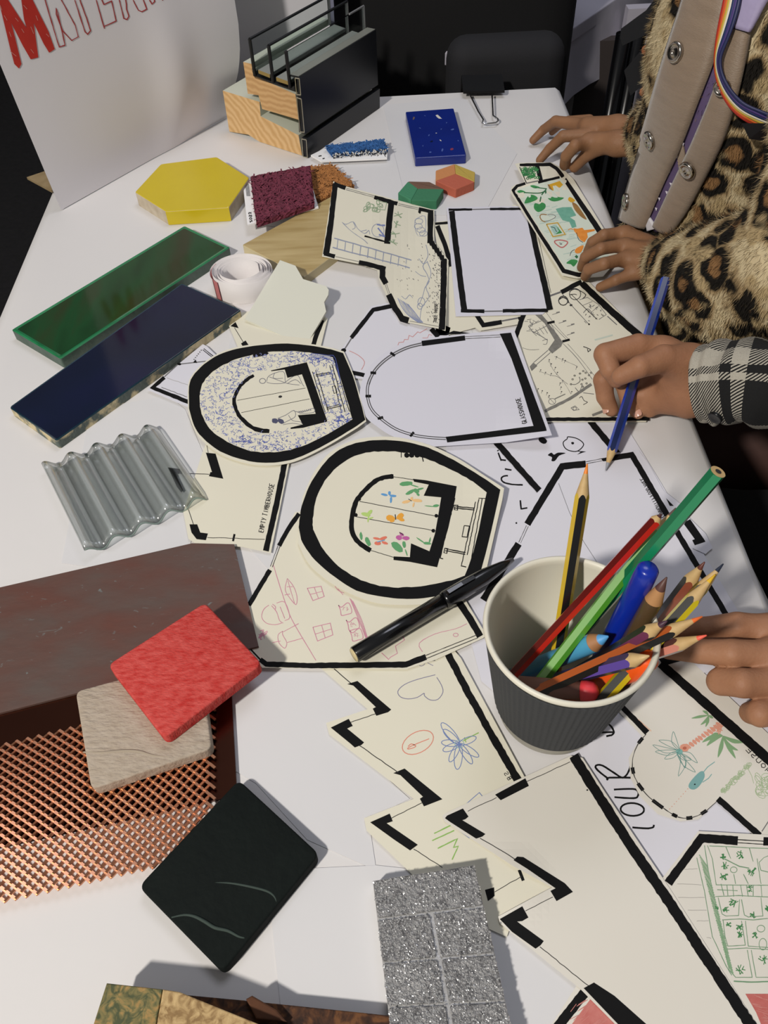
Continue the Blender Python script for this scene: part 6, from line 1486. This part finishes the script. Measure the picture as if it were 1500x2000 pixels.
def skin(name, c1, c2):
    mt = M(name, c1, .58, var=(45, c2, .3), bump=(500, .0004, .7), sss=.06, spec=.35); return mt
m_skA = skin('skin_a', '#7f5b40', '#92694a'); m_skB = skin('skin_b', '#90644a', '#a47657'); m_nail = M('finger_nail', '#c99a86', .3, coat=.3)
def nail(parent, c, axis, nrm, r, L=None):
    axis = axis.normalized(); nrm = (nrm - axis*nrm.dot(axis)).normalized(); sd = axis.cross(nrm); L = L or r*1.25; mb = MB(); N = 6; vs = []
    for i in range(N+1):
        for j in range(N+1):
            u, w = (i/N-.5)*2, (j/N-.5)*2; e = math.sqrt(max(0, 1-(abs(u)**3)*.55))
            p = c + axis*(u*L*.62) + sd*(w*r*.72*e); p = p + nrm*(r*(math.sqrt(max(.05, 1-(w*.72*e)**2))-1) + r*1.03 - (abs(u)**4)*r*.1); vs.append(p)
    mb.add(vs, [(i*(N+1)+j, i*(N+1)+j+1, (i+1)*(N+1)+j+1, (i+1)*(N+1)+j) for i in range(N) for j in range(N)]); return mb.build('finger_nail', [m_nail], parent, True)

# ---------- person in the leopard coat
pa = root('person', (.40, .78, 0), 'person in a leopard print fur coat leaning over the table, both hands on the drawing', 'person')
# right hand (far)
h1 = [(.006, chain([J(1150, 248, .045, 19), J(1205, 250, .052, 23), J(1255, 257, .058, 25)]) + chain([J(1154, 276, .045, 17), J(1205, 280, .05, 23), J(1255, 283, .056, 24)]) + chain([J(1250, 268, .056, 34), J(1330, 262, .10, 40)])),
      (.003, chain([J(1146, 246, .043, 14), J(1085, 237, .035, 10.5), J(1062, 253, .018, 9), J(1041, 274, .007, 7.5)])),
      (.003, chain([J(1150, 264, .043, 13), J(1100, 266, .040, 11), J(1074, 290, .022, 9.5), J(1054, 313, .009, 8)])),
      (.003, chain([J(1158, 276, .043, 13), J(1124, 284, .046, 12), J(1106, 305, .03, 11), J(1103, 322, .013, 10.5)])),
      (.003, chain([J(1170, 290, .04, 13), J(1143, 305, .028, 12), J(1122, 327, .012, 10)])),
      (.003, chain([J(1150, 236, .04, 12), J(1110, 236, .032, 9), J(1090, 246, .016, 8), J(1078, 258, .007, 6.5)]))]
v1, f1 = relax(*surface(h1, .0013, kp=.007))
h2 = [(.006, chain([J(1222, 457, .032, 14), J(1285, 488, .04, 22)]) + chain([J(1222, 482, .036, 15), J(1285, 500, .042, 23)]) + chain([J(1224, 507, .034, 15), J(1285, 512, .04, 23)]) + chain([J(1240, 532, .026, 13), J(1285, 522, .036, 22)]) + chain([J(1285, 503, .04, 32), J(1350, 520, .07, 40)])),
      (.003, chain([J(1220, 454, .032, 12), J(1180, 459, .034, 11.5), J(1157, 473, .024, 10.5), J(1148, 490, .010, 9)])),
      (.003, chain([J(1222, 478, .036, 12.5), J(1174, 486, .040, 12), J(1144, 502, .026, 11), J(1136, 522, .010, 9.5)])),
      (.003, chain([J(1222, 505, .034, 12.5), J(1180, 515, .038, 12), J(1150, 526, .025, 11), J(1143, 540, .010, 9.5)])),
      (.003, chain([J(1240, 533, .026, 12), J(1203, 547, .022, 10.5), J(1172, 561, .009, 9)])),
      (.003, chain([J(1235, 450, .026, 13), J(1205, 455, .018, 11), J(1180, 470, .010, 9)]))]
v2, f2 = relax(*surface(h2, .0012, kp=.006), n=2)
tor = [((.43, .79, TT-.30), .09, (.385, .77, TT+.20), .085), ((.385, .77, TT+.20), .085, (.41, .68, TT+.33), .05), ((.385, .77, TT+.20), .085, (.43, .86, TT+.33), .05),
       ((.41, .68, TT+.33), .035, tuple(P(1560, 522, .12)), .022), (tuple(P(1560, 522, .12)), .022, tuple(P(1340, 518, .06)), .016), ((.43, .86, TT+.33), .035, (.47, .98, TT+.14), .022), ((.47, .98, TT+.14), .022, tuple(P(1330, 262, .10)), .018), ((.385, .77, TT+.33), .04, (.38, .76, TT+.44), .045)]
v3, f3 = surface([(.01, tor)], .009)
mb = MB(); mb.add(v1, f1); mb.add(v2, f2); mb.add(v3, f3)
body = mb.build('body', [m_skA], pa, True)
p = J(1103, 318, .013, 10); nail(pa, p[0] + Vector((0, 0, .0)), Vector((-.2, -1, -.6)), Vector((-.35, -.45, .8)), p[1]*.95)
# coat
m_leo = bpy.data.materials.new('leopard_fur'); m_leo.use_nodes = True; nt = m_leo.node_tree; b = nt.nodes['Principled BSDF']; b.inputs['Roughness'].default_value = .9; b.inputs['Specular IOR Level'].default_value = .2
tc = nt.nodes.new('ShaderNodeTexCoord'); nz = nt.nodes.new('ShaderNodeTexNoise'); nz.inputs['Scale'].default_value = 38; nz.inputs['Detail'].default_value = 2
mx = nt.nodes.new('ShaderNodeMix'); mx.data_type = 'VECTOR'; mx.inputs[0].default_value = .02
nt.links.new(tc.outputs['Object'], nz.inputs['Vector']); nt.links.new(tc.outputs['Object'], mx.inputs[4]); nt.links.new(nz.outputs['Color'], mx.inputs[5])
vo = nt.nodes.new('ShaderNodeTexVoronoi'); vo.inputs['Scale'].default_value = 31; vo.inputs['Randomness'].default_value = .7; nt.links.new(mx.outputs[1], vo.inputs['Vector'])
cr = nt.nodes.new('ShaderNodeValToRGB'); e = cr.color_ramp.elements
e[0].position = 0; e[0].color = lin('#8d6b47'); e[1].position = 1; e[1].color = lin('#bfae8c')
for pos, c in ((.22, '#7d5d3c'), (.27, '#1a1714'), (.46, '#191612'), (.53, '#9a8461'), (.66, '#c4b593')): k = e.new(pos); k.color = lin(c)
nt.links.new(vo.outputs['Distance'], cr.inputs[0])
n2 = nt.nodes.new('ShaderNodeTexNoise'); n2.inputs['Scale'].default_value = 42; n2.inputs['Detail'].default_value = 1; c2 = nt.nodes.new('ShaderNodeValToRGB'); c2.color_ramp.elements[0].position = .57; c2.color_ramp.elements[1].position = .64
nt.links.new(tc.outputs['Object'], n2.inputs['Vector']); nt.links.new(n2.outputs['Fac'], c2.inputs[0])
m2 = nt.nodes.new('ShaderNodeMix'); m2.data_type = 'RGBA'; m2.inputs[7].default_value = lin('#a8946f'); nt.links.new(c2.outputs[0], m2.inputs[0]); nt.links.new(cr.outputs[0], m2.inputs[6])
nt.links.new(m2.outputs[2], b.inputs['Base Color'])
coatb = [((.435, .785, TT-.10), .142, (.420, .775, TT-.02), .138), ((.420, .775, TT-.02), .138, (.385, .755, TT+.20), .120), ((.385, .755, TT+.20), .118, (.41, .68, TT+.34), .075), ((.385, .755, TT+.20), .118, (.47, .84, TT+.34), .06), ((.41, .68, TT+.34), .07, (.47, .84, TT+.34), .06)]
slL = [J(1306, 512, .045, 52), J(1360, 537, .055, 84), J(1440, 545, .080, 112), J(1560, 525, .12, 118)]; slL = chain(slL) + [(tuple(P(1560, 525, .12)), slL[-1][1], (.41, .67, TT+.33), .078)]
slR = [J(1276, 262, .062, 56), J(1300, 258, .085, 66), J(1330, 258, .10, 74)]; slR = chain(slR) + [(tuple(P(1330, 258, .10)), slR[-1][1], (.47, .96, TT+.16), .055), ((.47, .96, TT+.16), .055, (.44, .86, TT+.33), .065)]
vc, fc = surface([(.03, coatb), (.02, slL), (.02, slR)], .0045, kp=.02)
coat = mesh('fur_coat', vc, fc, m_leo, pa, True)
_tv, _tf = surface([(.03, coatb)], .006)
cbvh = BVHTree.FromPolygons(_tv, _tf)
def hit(x, y, off):
    d = ray(x, y); h = cbvh.ray_cast(CAMP, d)
    if h[0] is None: h = cbvh.find_nearest(CAMP + d*.8); return h[0] - d*off
    return h[0] + h[1]*off if h[1].dot(d) < 0 else h[0] - d*off
def strip(name, cl, ws, mt, off, parent, N=40, K=8, puff_=.0, edge=.002):
    path = smooth_path(cl, 6); vs = []; nP = len(path)
    for i, (x, y) in enumerate(path):
        t = i/(nP-1)*(len(ws)-1); a = int(min(t, len(ws)-2)); w = ws[a]+(ws[a+1]-ws[a])*(t-a)
        q0, q1 = path[max(i-1, 0)], path[min(i+1, nP-1)]; L = math.dist(q0, q1); nx, ny = -(q1[1]-q0[1])/L, (q1[0]-q0[0])/L
        for k in range(K+1):
            s_ = (k/K-.5); o_ = off + puff_*math.cos(s_*math.pi) - (edge if k in (0, K) else 0)
            vs.append(hit(x+nx*w*s_, y+ny*w*s_, o_))
    # even the surface out along its length
    W_ = K+1
    for _ in range(3):
        nv = [v.copy() for v in vs]
        for i in range(1, nP-1):
            for k in range(W_): nv[i*W_+k] = vs[i*W_+k]*.4 + (vs[(i-1)*W_+k]+vs[(i+1)*W_+k])*.3
        vs = nv
    fs = [(i*W_+k, i*W_+k+1, (i+1)*W_+k+1, (i+1)*W_+k) for i in range(nP-1) for k in range(K)]
    o = mesh(name, vs, fs, mt, parent, True); o.modifiers.new('thick', 'SOLIDIFY').thickness = .0016; return o, vs
m_tape = M('taupe_webbing', '#8f7c69', .45, var=(30, '#7f6d5b', .3), bump=(350, .0005), stretch=(1, 1, 6), sheen=.3); m_pur = M('purple_shirt', '#5d4d70', .7, var=(25, '#54456a', .3)); m_lil = M('lilac_shirt', '#9d93b5', .6, bump=(25, .004))
L1 = [(1392, -60), (1388, 0), (1360, 100), (1332, 180), (1305, 263), (1278, 335), (1257, 395), (1243, 436)]; W1 = [86, 86, 96, 88, 80, 70, 62, 56]
L2 = [(1452, 60), (1432, 150), (1398, 250), (1366, 320), (1328, 398), (1300, 446)]; W2 = [42, 46, 56, 54, 50, 38]
o1, _ = strip('shirt_front', [(1440, -40), (1400, 130), (1352, 270), (1308, 380), (1276, 446)], [80, 60, 48, 40, 34], m_pur, .0035, pa)
s1, sv1 = strip('snap_band', L1, W1, m_tape, .0085, pa, puff_=.002); s2, sv2 = strip('snap_band', L2, W2, m_tape, .0075, pa, puff_=.002)
st_, _ = strip('white_lining', [(1272, 418), (1276, 430), (1282, 446)], [6, 14, 22], M('white_lining', '#cfcdd2', .7), .0065, pa)
for k, (x, y) in enumerate(((1303, 345), (1318, 355), (1296, 385), (1330, 300), (1342, 275), (1310, 372), (1290, 405), (1316, 330))):
    q = [hit(x+dx, y+dy, .0052) for dx, dy in ((-2, -3), (3, -2), (1, 4))]; MB().add(q, [(0, 1, 2)]).build('shirt_fleck', [M('white_fleck', '#d9d4df', .6)], o1)
m_snp = M('silver_snap', '#b5ada2', .18, 1.0)
for x, y, r, par in ((1340, 102, 19, s1), (1291, 264, 18, s1), (1244, 394, 16, s1), (1424, 163, 17, s2), (1360, 318, 18, s2)):
    c = hit(x, y, .0125); d = hit(x+12, y, .0125)-hit(x-12, y, .0125); e2 = hit(x, y+12, .0125)-hit(x, y-12, .0125); nn_ = d.cross(e2).normalized()
    if nn_.dot(ray(x, y)) > 0: nn_ = -nn_
    r_ = r/ppm(c); a = nn_.orthogonal().normalized(); b_ = nn_.cross(a); vs = []; pr = [(1.0, -.25), (1.02, .0), (.92, .16), (.75, .2), (.62, .08), (.5, .06), (.3, .24), (.22, .24), (.18, .1), (.01, .1)]; n = 24
    for rad, z in pr:
        for k in range(n): q = 2*math.pi*k/n; vs.append(c + a*(r_*rad*math.cos(q)) + b_*(r_*rad*math.sin(q)) + nn_*(r_*z))
    sn = mesh('snap_button', vs, [(i*n+k, i*n+(k+1) % n, (i+1)*n+(k+1) % n, (i+1)*n+k) for i in range(len(pr)-1) for k in range(n)], m_snp, par, True)
    # children of a band are placed from the same origin as the band
# trousers and lap under the coat
vb, fb = surface([(.02, [((.46, .70, TT-.235), .078, (.30, .685, TT-.225), .068), ((.30, .685, TT-.225), .068, (.33, .685, .10), .045), ((.33, .685, .055), .04, (.24, .685, .04), .032)]), (.02, [((.46, .86, TT-.235), .078, (.30, .87, TT-.225), .068), ((.30, .87, TT-.225), .068, (.33, .87, .10), .045), ((.33, .87, .055), .04, (.24, .87, .04), .032)]), (.02, [((.46, .70, TT-.22), .09, (.46, .86, TT-.22), .09)])], .007, kp=.01)
mesh('trousers', vb, fb, M('brown_trousers', '#4a302a', .8, var=(20, '#3f2924', .3)), pa, True)
# fur strands
fa = np.array([[tuple(vc[i]) for i in f] for f in fc]); ar = np.linalg.norm(np.cross(fa[:, 1]-fa[:, 0], fa[:, 3]-fa[:, 0]), axis=1); nr = np.cross(fa[:, 2]-fa[:, 0], fa[:, 3]-fa[:, 1]); nr /= np.linalg.norm(nr, axis=1)[:, None]+1e-12
NF = 230000; pick = rng.choice(len(fa), NF, p=ar/ar.sum()); u = rng.random((NF, 1)); w = rng.random((NF, 1))
pt = (fa[pick, 0]*(1-u)+fa[pick, 1]*u)*(1-w)+(fa[pick, 3]*(1-u)+fa[pick, 2]*u)*w; nn_ = nr[pick]
keep = np.ones(NF, bool)
poly = []
for L_, W_ in ((L1, W1), (L2, W2)):
    poly.append([(x-w_/2-3, y) for (x, y), w_ in zip(L_, W_)] + [(x+w_/2+3, y) for (x, y), w_ in reversed(list(zip(L_, W_)))])
poly.append([(1362, 225), (1313, 330), (1262, 445), (1296, 450), (1345, 330), (1385, 225)])
camn = np.array(CAMP); dv = pt-camn; cc = dv@np.array([tuple(cx), tuple(cy), tuple(cz)]).T; pxx = 750+F*cc[:, 0]/-cc[:, 2]; pyy = 1000-F*cc[:, 1]/-cc[:, 2]
facing = (nn_*dv).sum(1) < .12
keep &= facing
for i in np.argwhere(keep)[:, 0]:
    if 1180 < pxx[i] < 1480 and -80 < pyy[i] < 470 and any(inside((pxx[i], pyy[i]), q) for q in poly): keep[i] = False
pt, nn_ = pt[keep], nn_[keep]; k_ = len(pt)
comb = np.array([-.25, -.3, -1.0]); tang = comb-nn_*(nn_@comb)[:, None]; tang /= np.linalg.norm(tang, axis=1)[:, None]+1e-9
dirs = tang*rng.uniform(.5, 1, (k_, 1))+nn_*rng.uniform(.35, .9, (k_, 1))+rng.normal(0, .28, (k_, 3)); dirs /= np.linalg.norm(dirs, axis=1)[:, None]
sd = np.cross(dirs, nn_); sd /= np.linalg.norm(sd, axis=1)[:, None]+1e-9; ln = rng.uniform(.0035, .0075, (k_, 1)); wd = rng.uniform(.00022, .00042, (k_, 1))
V_ = np.stack([pt-sd*wd, pt+sd*wd, pt+dirs*ln], 1).reshape(-1, 3)
me = bpy.data.meshes.new('fur'); org = np.array(wloc(pa)); me.from_pydata((V_-org).tolist(), [], np.arange(len(V_)).reshape(-1, 3).tolist()); me.materials.append(m_leo)
fo = bpy.data.objects.new('fur', me); SC.collection.objects.link(fo); fo.parent = pa; fo['kind'] = 'stuff'
# rainbow lanyard
ly = root('lanyard', hit(1440, 150, .02), 'rainbow striped lanyard hanging over the leopard coat at the upper right edge', 'lanyard')
path = [(1456, -60), (1450, 0), (1434, 60), (1420, 112), (1428, 155), (1452, 192), (1484, 212), (1520, 226), (1550, 234)]
cols = ['#b02a1c', '#d9662a', '#c9b04a', '#e4ddc8', '#22305e', '#4a3a78', '#1c2350']
n = len(cols); 
for i, c in enumerate(cols):
    o_ = (i-(n-1)/2)*4.6; pp = []
    for k, (x, y) in enumerate(path):
        a, b_ = path[max(k-1, 0)], path[min(k+1, len(path)-1)]; L = math.dist(a, b_); tw = (1, 1, .85, .35, .55, .8, 1, 1, 1)[k]
        pp.append((x-(b_[1]-a[1])/L*o_*tw*-1, y+(b_[0]-a[0])/L*o_*tw*-1))
    strip('ribbon_stripe', pp, [5.6]*3, M('ribbon_'+c[1:], c, .5), .014 + .0004*i, ly, K=2, edge=0)
q = [hit(x, y, .016) for x, y in ((1462, 222), (1510, 222), (1520, 255), (1475, 250))]; mb = MB(); q2 = [v+ray(1480, 230)*-.006 for v in q]
mb.add(q+q2, [(0, 1, 2, 3), (7, 6, 5, 4), (0, 4, 5, 1), (1, 5, 6, 2), (2, 6, 7, 3), (3, 7, 4, 0)]).build('lanyard_clip', [m_gl], ly)
strip('lilac_collar', [(1500, -60), (1478, 0), (1462, 60)], [90, 60, 30], m_lil, .012, pa)

# ---------- person in the checked shirt
pbp = root('person', (.58, .46, 0), 'person in a black and white checked shirt drawing with a blue pencil, right edge', 'person')
h3 = [(.008, chain([J(1292, 694, .050, 34), J(1332, 722, .052, 54)]) + chain([J(1250, 745, .026, 17), J(1298, 770, .026, 34), J(1342, 770, .034, 48)]) + chain([J(1240, 700, .044, 22), J(1300, 730, .036, 30)]) + chain([J(1350, 742, .042, 60), J(1430, 745, .055, 60)])),
      (.004, chain([J(1345, 714, .062, 40), J(1296, 701, .074, 28), J(1250, 716, .076, 22), J(1212, 735, .066, 18)])),
      (.004, chain([J(1300, 688, .052, 28), J(1246, 676, .062, 24), J(1182, 692, .060, 22), J(1192, 722, .054, 19), J(1204, 742, .045, 16)])),
      (.004, chain([J(1262, 702, .04, 22), J(1204, 715, .042, 20), J(1178, 742, .034, 19), J(1182, 775, .021, 17), J(1194, 800, .010, 14)])),
      (.004, chain([J(1262, 735, .032, 18), J(1216, 752, .030, 14), J(1226, 785, .018, 14), J(1246, 806, .010, 13)])),
      (.004, chain([J(1285, 760, .028, 18), J(1248, 772, .024, 12), J(1258, 796, .014, 12), J(1268, 806, .010, 10)]))]
v1, f1 = relax(*surface(h3, .0012, kp=.008))
h4 = [(.008, chain([J(1520, 1235, .03, 32), J(1640, 1290, .04, 45)]) + chain([J(1520, 1280, .032, 33), J(1640, 1300, .04, 45)]) + chain([J(1520, 1335, .028, 32), J(1640, 1320, .038, 45)]) + chain([J(1630, 1300, .04, 56), J(1760, 1290, .05, 62)])),
      (.004, chain([J(1530, 1232, .028, 29), J(1440, 1222, .030, 27), J(1375, 1228, .022, 23), J(1325, 1234, .013, 18)])),
      (.004, chain([J(1530, 1282, .032, 30), J(1430, 1276, .034, 28), J(1365, 1272, .024, 24), J(1305, 1270, .014, 18)])),
      (.004, chain([J(1530, 1335, .028, 29), J(1450, 1334, .032, 29), J(1408, 1331, .022, 27), J(1402, 1330, .013, 22)])),
      (.004, chain([J(1545, 1385, .022, 28), J(1485, 1393, .024, 27), J(1466, 1392, .014, 22)])),
      (.004, chain([J(1600, 1245, .03, 34), J(1550, 1180, .03, 28), J(1520, 1160, .022, 24), J(1500, 1150, .014, 20)]))]
h4[5] = (.004, chain([J(1610, 1240, .03, 34), J(1575, 1190, .03, 27), J(1550, 1165, .02, 22)]))
v2, f2 = relax(*surface(h4, .0013, kp=.009))
tor = [((.62, .44, TT-.30), .10, (.62, .43, TT+.16), .09), ((.62, .45, TT+.16), .10, (.62, .50, TT+.26), .05), ((.62, .45, TT+.16), .10, (.62, .32, TT+.28), .05),
       ((.62, .50, TT+.26), .045, tuple(P(1640, 773, .068)), .022), (tuple(P(1640, 773, .068)), .022, tuple(P(1425, 745, .055)), .02), ((.62, .32, TT+.28), .045, (.50, .26, TT+.04), .03), ((.50, .26, TT+.04), .03, tuple(P(1755, 1290, .05)), .02), ((.62, .45, TT+.28), .05, (.61, .45, TT+.40), .05)]
v3, f3 = surface([(.01, tor)], .009)
mb = MB(); mb.add(v1, f1); mb.add(v2, f2); mb.add(v3, f3); mb.build('body', [m_skB], pbp, True)
# nails of the writing hand
for (x, y, h, r, ax, nm_) in ((1214, 728, .068, 14, (-1, -.35, -.3), (-.1, -.5, .9)), (1188, 800, .011, 12, (.1, -1, -.5), (-.8, -.5, .35)), (1246, 808, .011, 12, (.3, -1, -.4), (-.3, -.8, .55))):
    p = J(x, y, h, r); nail(pbp, p[0], Vector(ax), Vector(nm_), p[1]*.92)
# checked cloth: broad black and white bands with twill where they cross
def plaid(name):
    mt = bpy.data.materials.new(name); mt.use_nodes = True; nt = mt.node_tree; b = nt.nodes['Principled BSDF']; b.inputs['Roughness'].default_value = .9
    tc = nt.nodes.new('ShaderNodeTexCoord'); sp_ = nt.nodes.new('ShaderNodeSeparateXYZ'); nt.links.new(tc.outputs['UV'], sp_.inputs[0])
    def mth(op, a, b_=None, c=None):
        n_ = nt.nodes.new('ShaderNodeMath'); n_.operation = op
        for i, x in enumerate((a, b_, c)):
            if x is None: continue
            if isinstance(x, (int, float)): n_.inputs[i].default_value = x
            else: nt.links.new(x, n_.inputs[i])
        return n_.outputs[0]
    def band(s_, per, lo_, hi_, off): 
        f_ = mth('FRACT', mth('ADD', mth('DIVIDE', s_, per), off)); return mth('MULTIPLY', mth('GREATER_THAN', f_, lo_), mth('LESS_THAN', f_, hi_))
    U, V_ = sp_.outputs[0], sp_.outputs[1]
    bu = mth('MAXIMUM', band(U, .075, 0, .34, .0), band(U, .075, .42, .50, .0)); bv = mth('MAXIMUM', band(V_, .085, .0, .30, .1), band(V_, .085, .38, .45, .1))
    tw = mth('GREATER_THAN', mth('FRACT', mth('MULTIPLY', mth('ADD', U, mth('MULTIPLY', V_, .8)), 420)), .5)
    sm = mth('ADD', bu, bv); one = mth('MULTIPLY', mth('GREATER_THAN', sm, .5), tw); val = mth('MAXIMUM', mth('GREATER_THAN', sm, 1.5), one)
    mx = nt.nodes.new('ShaderNodeMix'); mx.data_type = 'RGBA'; mx.inputs[6].default_value = lin('#0c0c0d'); mx.inputs[7].default_value = lin('#b7b1a3'); nt.links.new(val, mx.inputs[0]); nt.links.new(mx.outputs[2], b.inputs['Base Color'])
    nz = nt.nodes.new('ShaderNodeTexNoise'); nz.inputs['Scale'].default_value = 500; bp = nt.nodes.new('ShaderNodeBump'); bp.inputs['Distance'].default_value = .0008; nt.links.new(nz.outputs['Fac'], bp.inputs['Height']); nt.links.new(bp.outputs[0], b.inputs['Normal'])
    return mt
m_pl = plaid('checked_cloth')
def sleeve(name, pts, parent, seg=48, wr=.0025, rad=.035, open_=True):
    # dense path with gentle wrinkles
    P_ = []; R_ = []
    for i in range(len(pts)-1):
        for j in range(10): t = j/10; P_.append(pts[i][0].lerp(pts[i+1][0], t)); R_.append(pts[i][1]*(1-t)+pts[i+1][1]*t)
    P_.append(pts[-1][0]); R_.append(pts[-1][1])
    for _ in range(6): P_ = [P_[0]]+[(P_[i-1]+P_[i]*2+P_[i+1])/4 for i in range(1, len(P_)-1)]+[P_[-1]]
    vs, fs, uv = tube(P_, R_, seg, cap=False, up=(0, 0, 1))
    for i in range(len(P_)):
        for k in range(seg):
            v = vs[i*seg+k]; q = 2*math.pi*k/seg; d = (v-P_[i]).normalized(); v += d*wr*(math.sin(i*.8+3*math.sin(q))*.6+math.sin(q*5+i*.3)*.4)*(min(1, i/3))
    uv = [(a, q*rad) for a, q in uv]
    # seam: last column keeps its own u,v from a duplicate vertex ring
    o = mesh(name, vs, fs, m_pl, parent, True, uv=uv)
    l = o.data.uv_layers[0].data
    for poly_ in o.data.polygons:
        vv = [o.data.loops[li].vertex_index % seg for li in poly_.loop_indices]
        if 0 in vv and seg-1 in vv:
            for li in poly_.loop_indices:
                if o.data.loops[li].vertex_index % seg == 0: l[li].uv = (l[li].uv[0], 2*math.pi*rad)
    o.modifiers.new('thick', 'SOLIDIFY').thickness = .0018
    return o
sr = sleeve('right_sleeve', [(J(1366, 752, .050, 74)), (J(1400, 748, .056, 80)), (J(1460, 745, .066, 82)), (J(1560, 758, .070, 88)), (J(1650, 775, .068, 92)), (Vector((.62, .50, TT+.26)), .06)], pbp)
sleeve('left_sleeve', [(J(1705, 1292, .045, 84)), (J(1790, 1290, .05, 90)), (Vector((.50, .26, TT+.05)), .045), (Vector((.62, .32, TT+.28)), .07)], pbp)
vt, ft = surface([(.03, [((.60, .47, TT-.36), .145, (.62, .455, TT+.14), .125), ((.62, .455, TT+.14), .125, (.62, .50, TT+.26), .075), ((.62, .455, TT+.14), .125, (.62, .32, TT+.28), .075)])], .006)
uvt = [(v.z*1.0, math.atan2(v.y-.46, v.x-.62)*.12+1) for v in vt]
mesh('shirt', vt, ft, m_pl, pbp, True, uv=uvt)
sh_, fh_ = surface([(.02, [((.60, .50, TT-.24), .082, (.49, .55, TT-.22), .066)])], .005)
mesh('shirt_hem', sh_, fh_, m_pl, pbp, True, uv=[(v.x, v.y) for v in sh_])
vt, ft = surface([(.02, [((.60, .51, TT-.225), .07, (.34, .52, TT-.215), .062), ((.34, .52, TT-.215), .062, (.33, .52, .10), .045), ((.33, .52, .06), .04, (.22, .52, .045), .035)]), (.02, [((.60, .36, TT-.22), .075, (.30, .34, TT-.215), .07), ((.30, .34, TT-.215), .07, (.26, .34, .10), .045), ((.26, .34, .06), .04, (.16, .34, .045), .035)])], .007, kp=.01)
mesh('trousers', vt, ft, m_blk, pbp, True)
c = hit(1400, 815, 0) if False else P(1400, 822, .028); bt_ = M('black_button', '#0b0b0c', .25)
sb = BVHTree.FromPolygons([tuple(Vector(v.co)+wloc(pbp)) for v in sr.data.vertices], [tuple(p_.vertices) for p_ in sr.data.polygons]); hh = sb.ray_cast(CAMP, ray(1400, 812))
if hh[0] is not None:
    c, nn_ = hh[0]+(hh[1] if hh[1].dot(ray(1400, 812)) < 0 else -hh[1])*.0015, (hh[1] if hh[1].dot(ray(1400, 812)) < 0 else -hh[1]); a = nn_.orthogonal().normalized(); b_ = nn_.cross(a); vs = []
    for rad, z in ((.0058, 0), (.0058, .0016), (.0050, .0022), (.0035, .0016), (.0001, .0016)):
        for k in range(20): q = 2*math.pi*k/20; vs.append(c+a*rad*math.cos(q)+b_*rad*math.sin(q)+nn_*z)
    mesh('cuff_button', vs, [(i*20+k, i*20+(k+1) % 20, (i+1)*20+(k+1) % 20, (i+1)*20+k) for i in range(4) for k in range(20)], bt_, sr, True)

# blue pencil held in the writing hand
T = P(1183, 919, .0035); 
best = None
for h in [.05+.002*i for i in range(60)]:
    E2 = P(1300, 545, h); L = (E2-T).length
    if best is None or abs(L-.185) < best[0]: best = (abs(L-.185), E2, h)
hb_ = best[1]
print('pencil end height', best[2])
pencil('blue pencil with pale tip held by the hand in the checked sleeve', T, hb_, .0041, '#0f3fb0', '#0a1c4a', '#8a8c94', taper=.019, leadlen=.0065)

# ---------- someone behind holding a folded black bag
pc = root('person', (.45, 1.25, 0), 'mostly hidden person behind the leopard coat, fingers holding the black folded bag', 'person')
dpt = 1.02
def Dd(x, y, dz=0.0): return D(x, y, dpt+dz)
bs = []; g_ = []
for k, (x, y) in enumerate(((1262, 178), (1271, 170), (1280, 163), (1290, 152))):
    g_.append((.004, chain([(Dd(x+26, y-26, .02), .0065), (Dd(x+8, y-8, -.012), .0062), (Dd(x-5, y+2, -.008), .0056)])))
g_.append((.004, chain([(Dd(1330, 100, .02), .009), (Dd(1285, 84, -.01), .007), (Dd(1262, 98, -.014), .006)])))
g_.insert(0, (.01, chain([(Dd(1305, 128, .02), .017), (Dd(1350, 90, .05), .022), (Dd(1420, 20, .12), .026)])+[(tuple(Dd(1420, 20, .12)), .026, (.62, 1.35, TT+.22), .05)]))
v1, f1 = surface(g_, .0025, kp=.008); 
v2, f2 = surface([(.03, [((.62, 1.45, TT-.3), .11, (.64, 1.42, TT+.25), .1)])], .02); mb = MB(); mb.add(v1, f1); mb.add(v2, f2); mb.build('body', [M('skin_c', '#a5623f', .5, var=(45, '#b06c48', .3))], pc, True)
v2, f2 = surface([(.03, [((.62, 1.45, TT-.34), .13, (.64, 1.42, TT+.28), .12), ((.62, 1.36, TT+.24), .065, tuple(Dd(1445, 0, .14)), .036)])], .01); mesh('dark_jumper', v2, f2, m_blk, pc, True)
bg = root('folded_bag', Dd(1260, 100), 'black folded fabric bag held in the background left of the leopard coat', 'bag')
for nm, q in (('upper_flap', [(1213, 56), (1240, 36), (1262, 20), (1300, -30), (1345, -30), (1320, 70), (1283, 58), (1216, 89), (1211, 74)]), ('lower_flap', [(1284, 58), (1320, 50), (1320, 110), (1280, 146), (1231, 187), (1219, 138), (1262, 86)])):
    f = [Dd(x, y) for x, y in q]; k = len(f); b2 = [Dd(x, y, .012) for x, y in q]
    MB().add(f+b2, [tuple(range(k)), tuple(reversed(range(k, 2*k)))]+[((i+1) % k, i, i+k, (i+1) % k+k) for i in range(k)]).build(nm, [m_blk], bg)
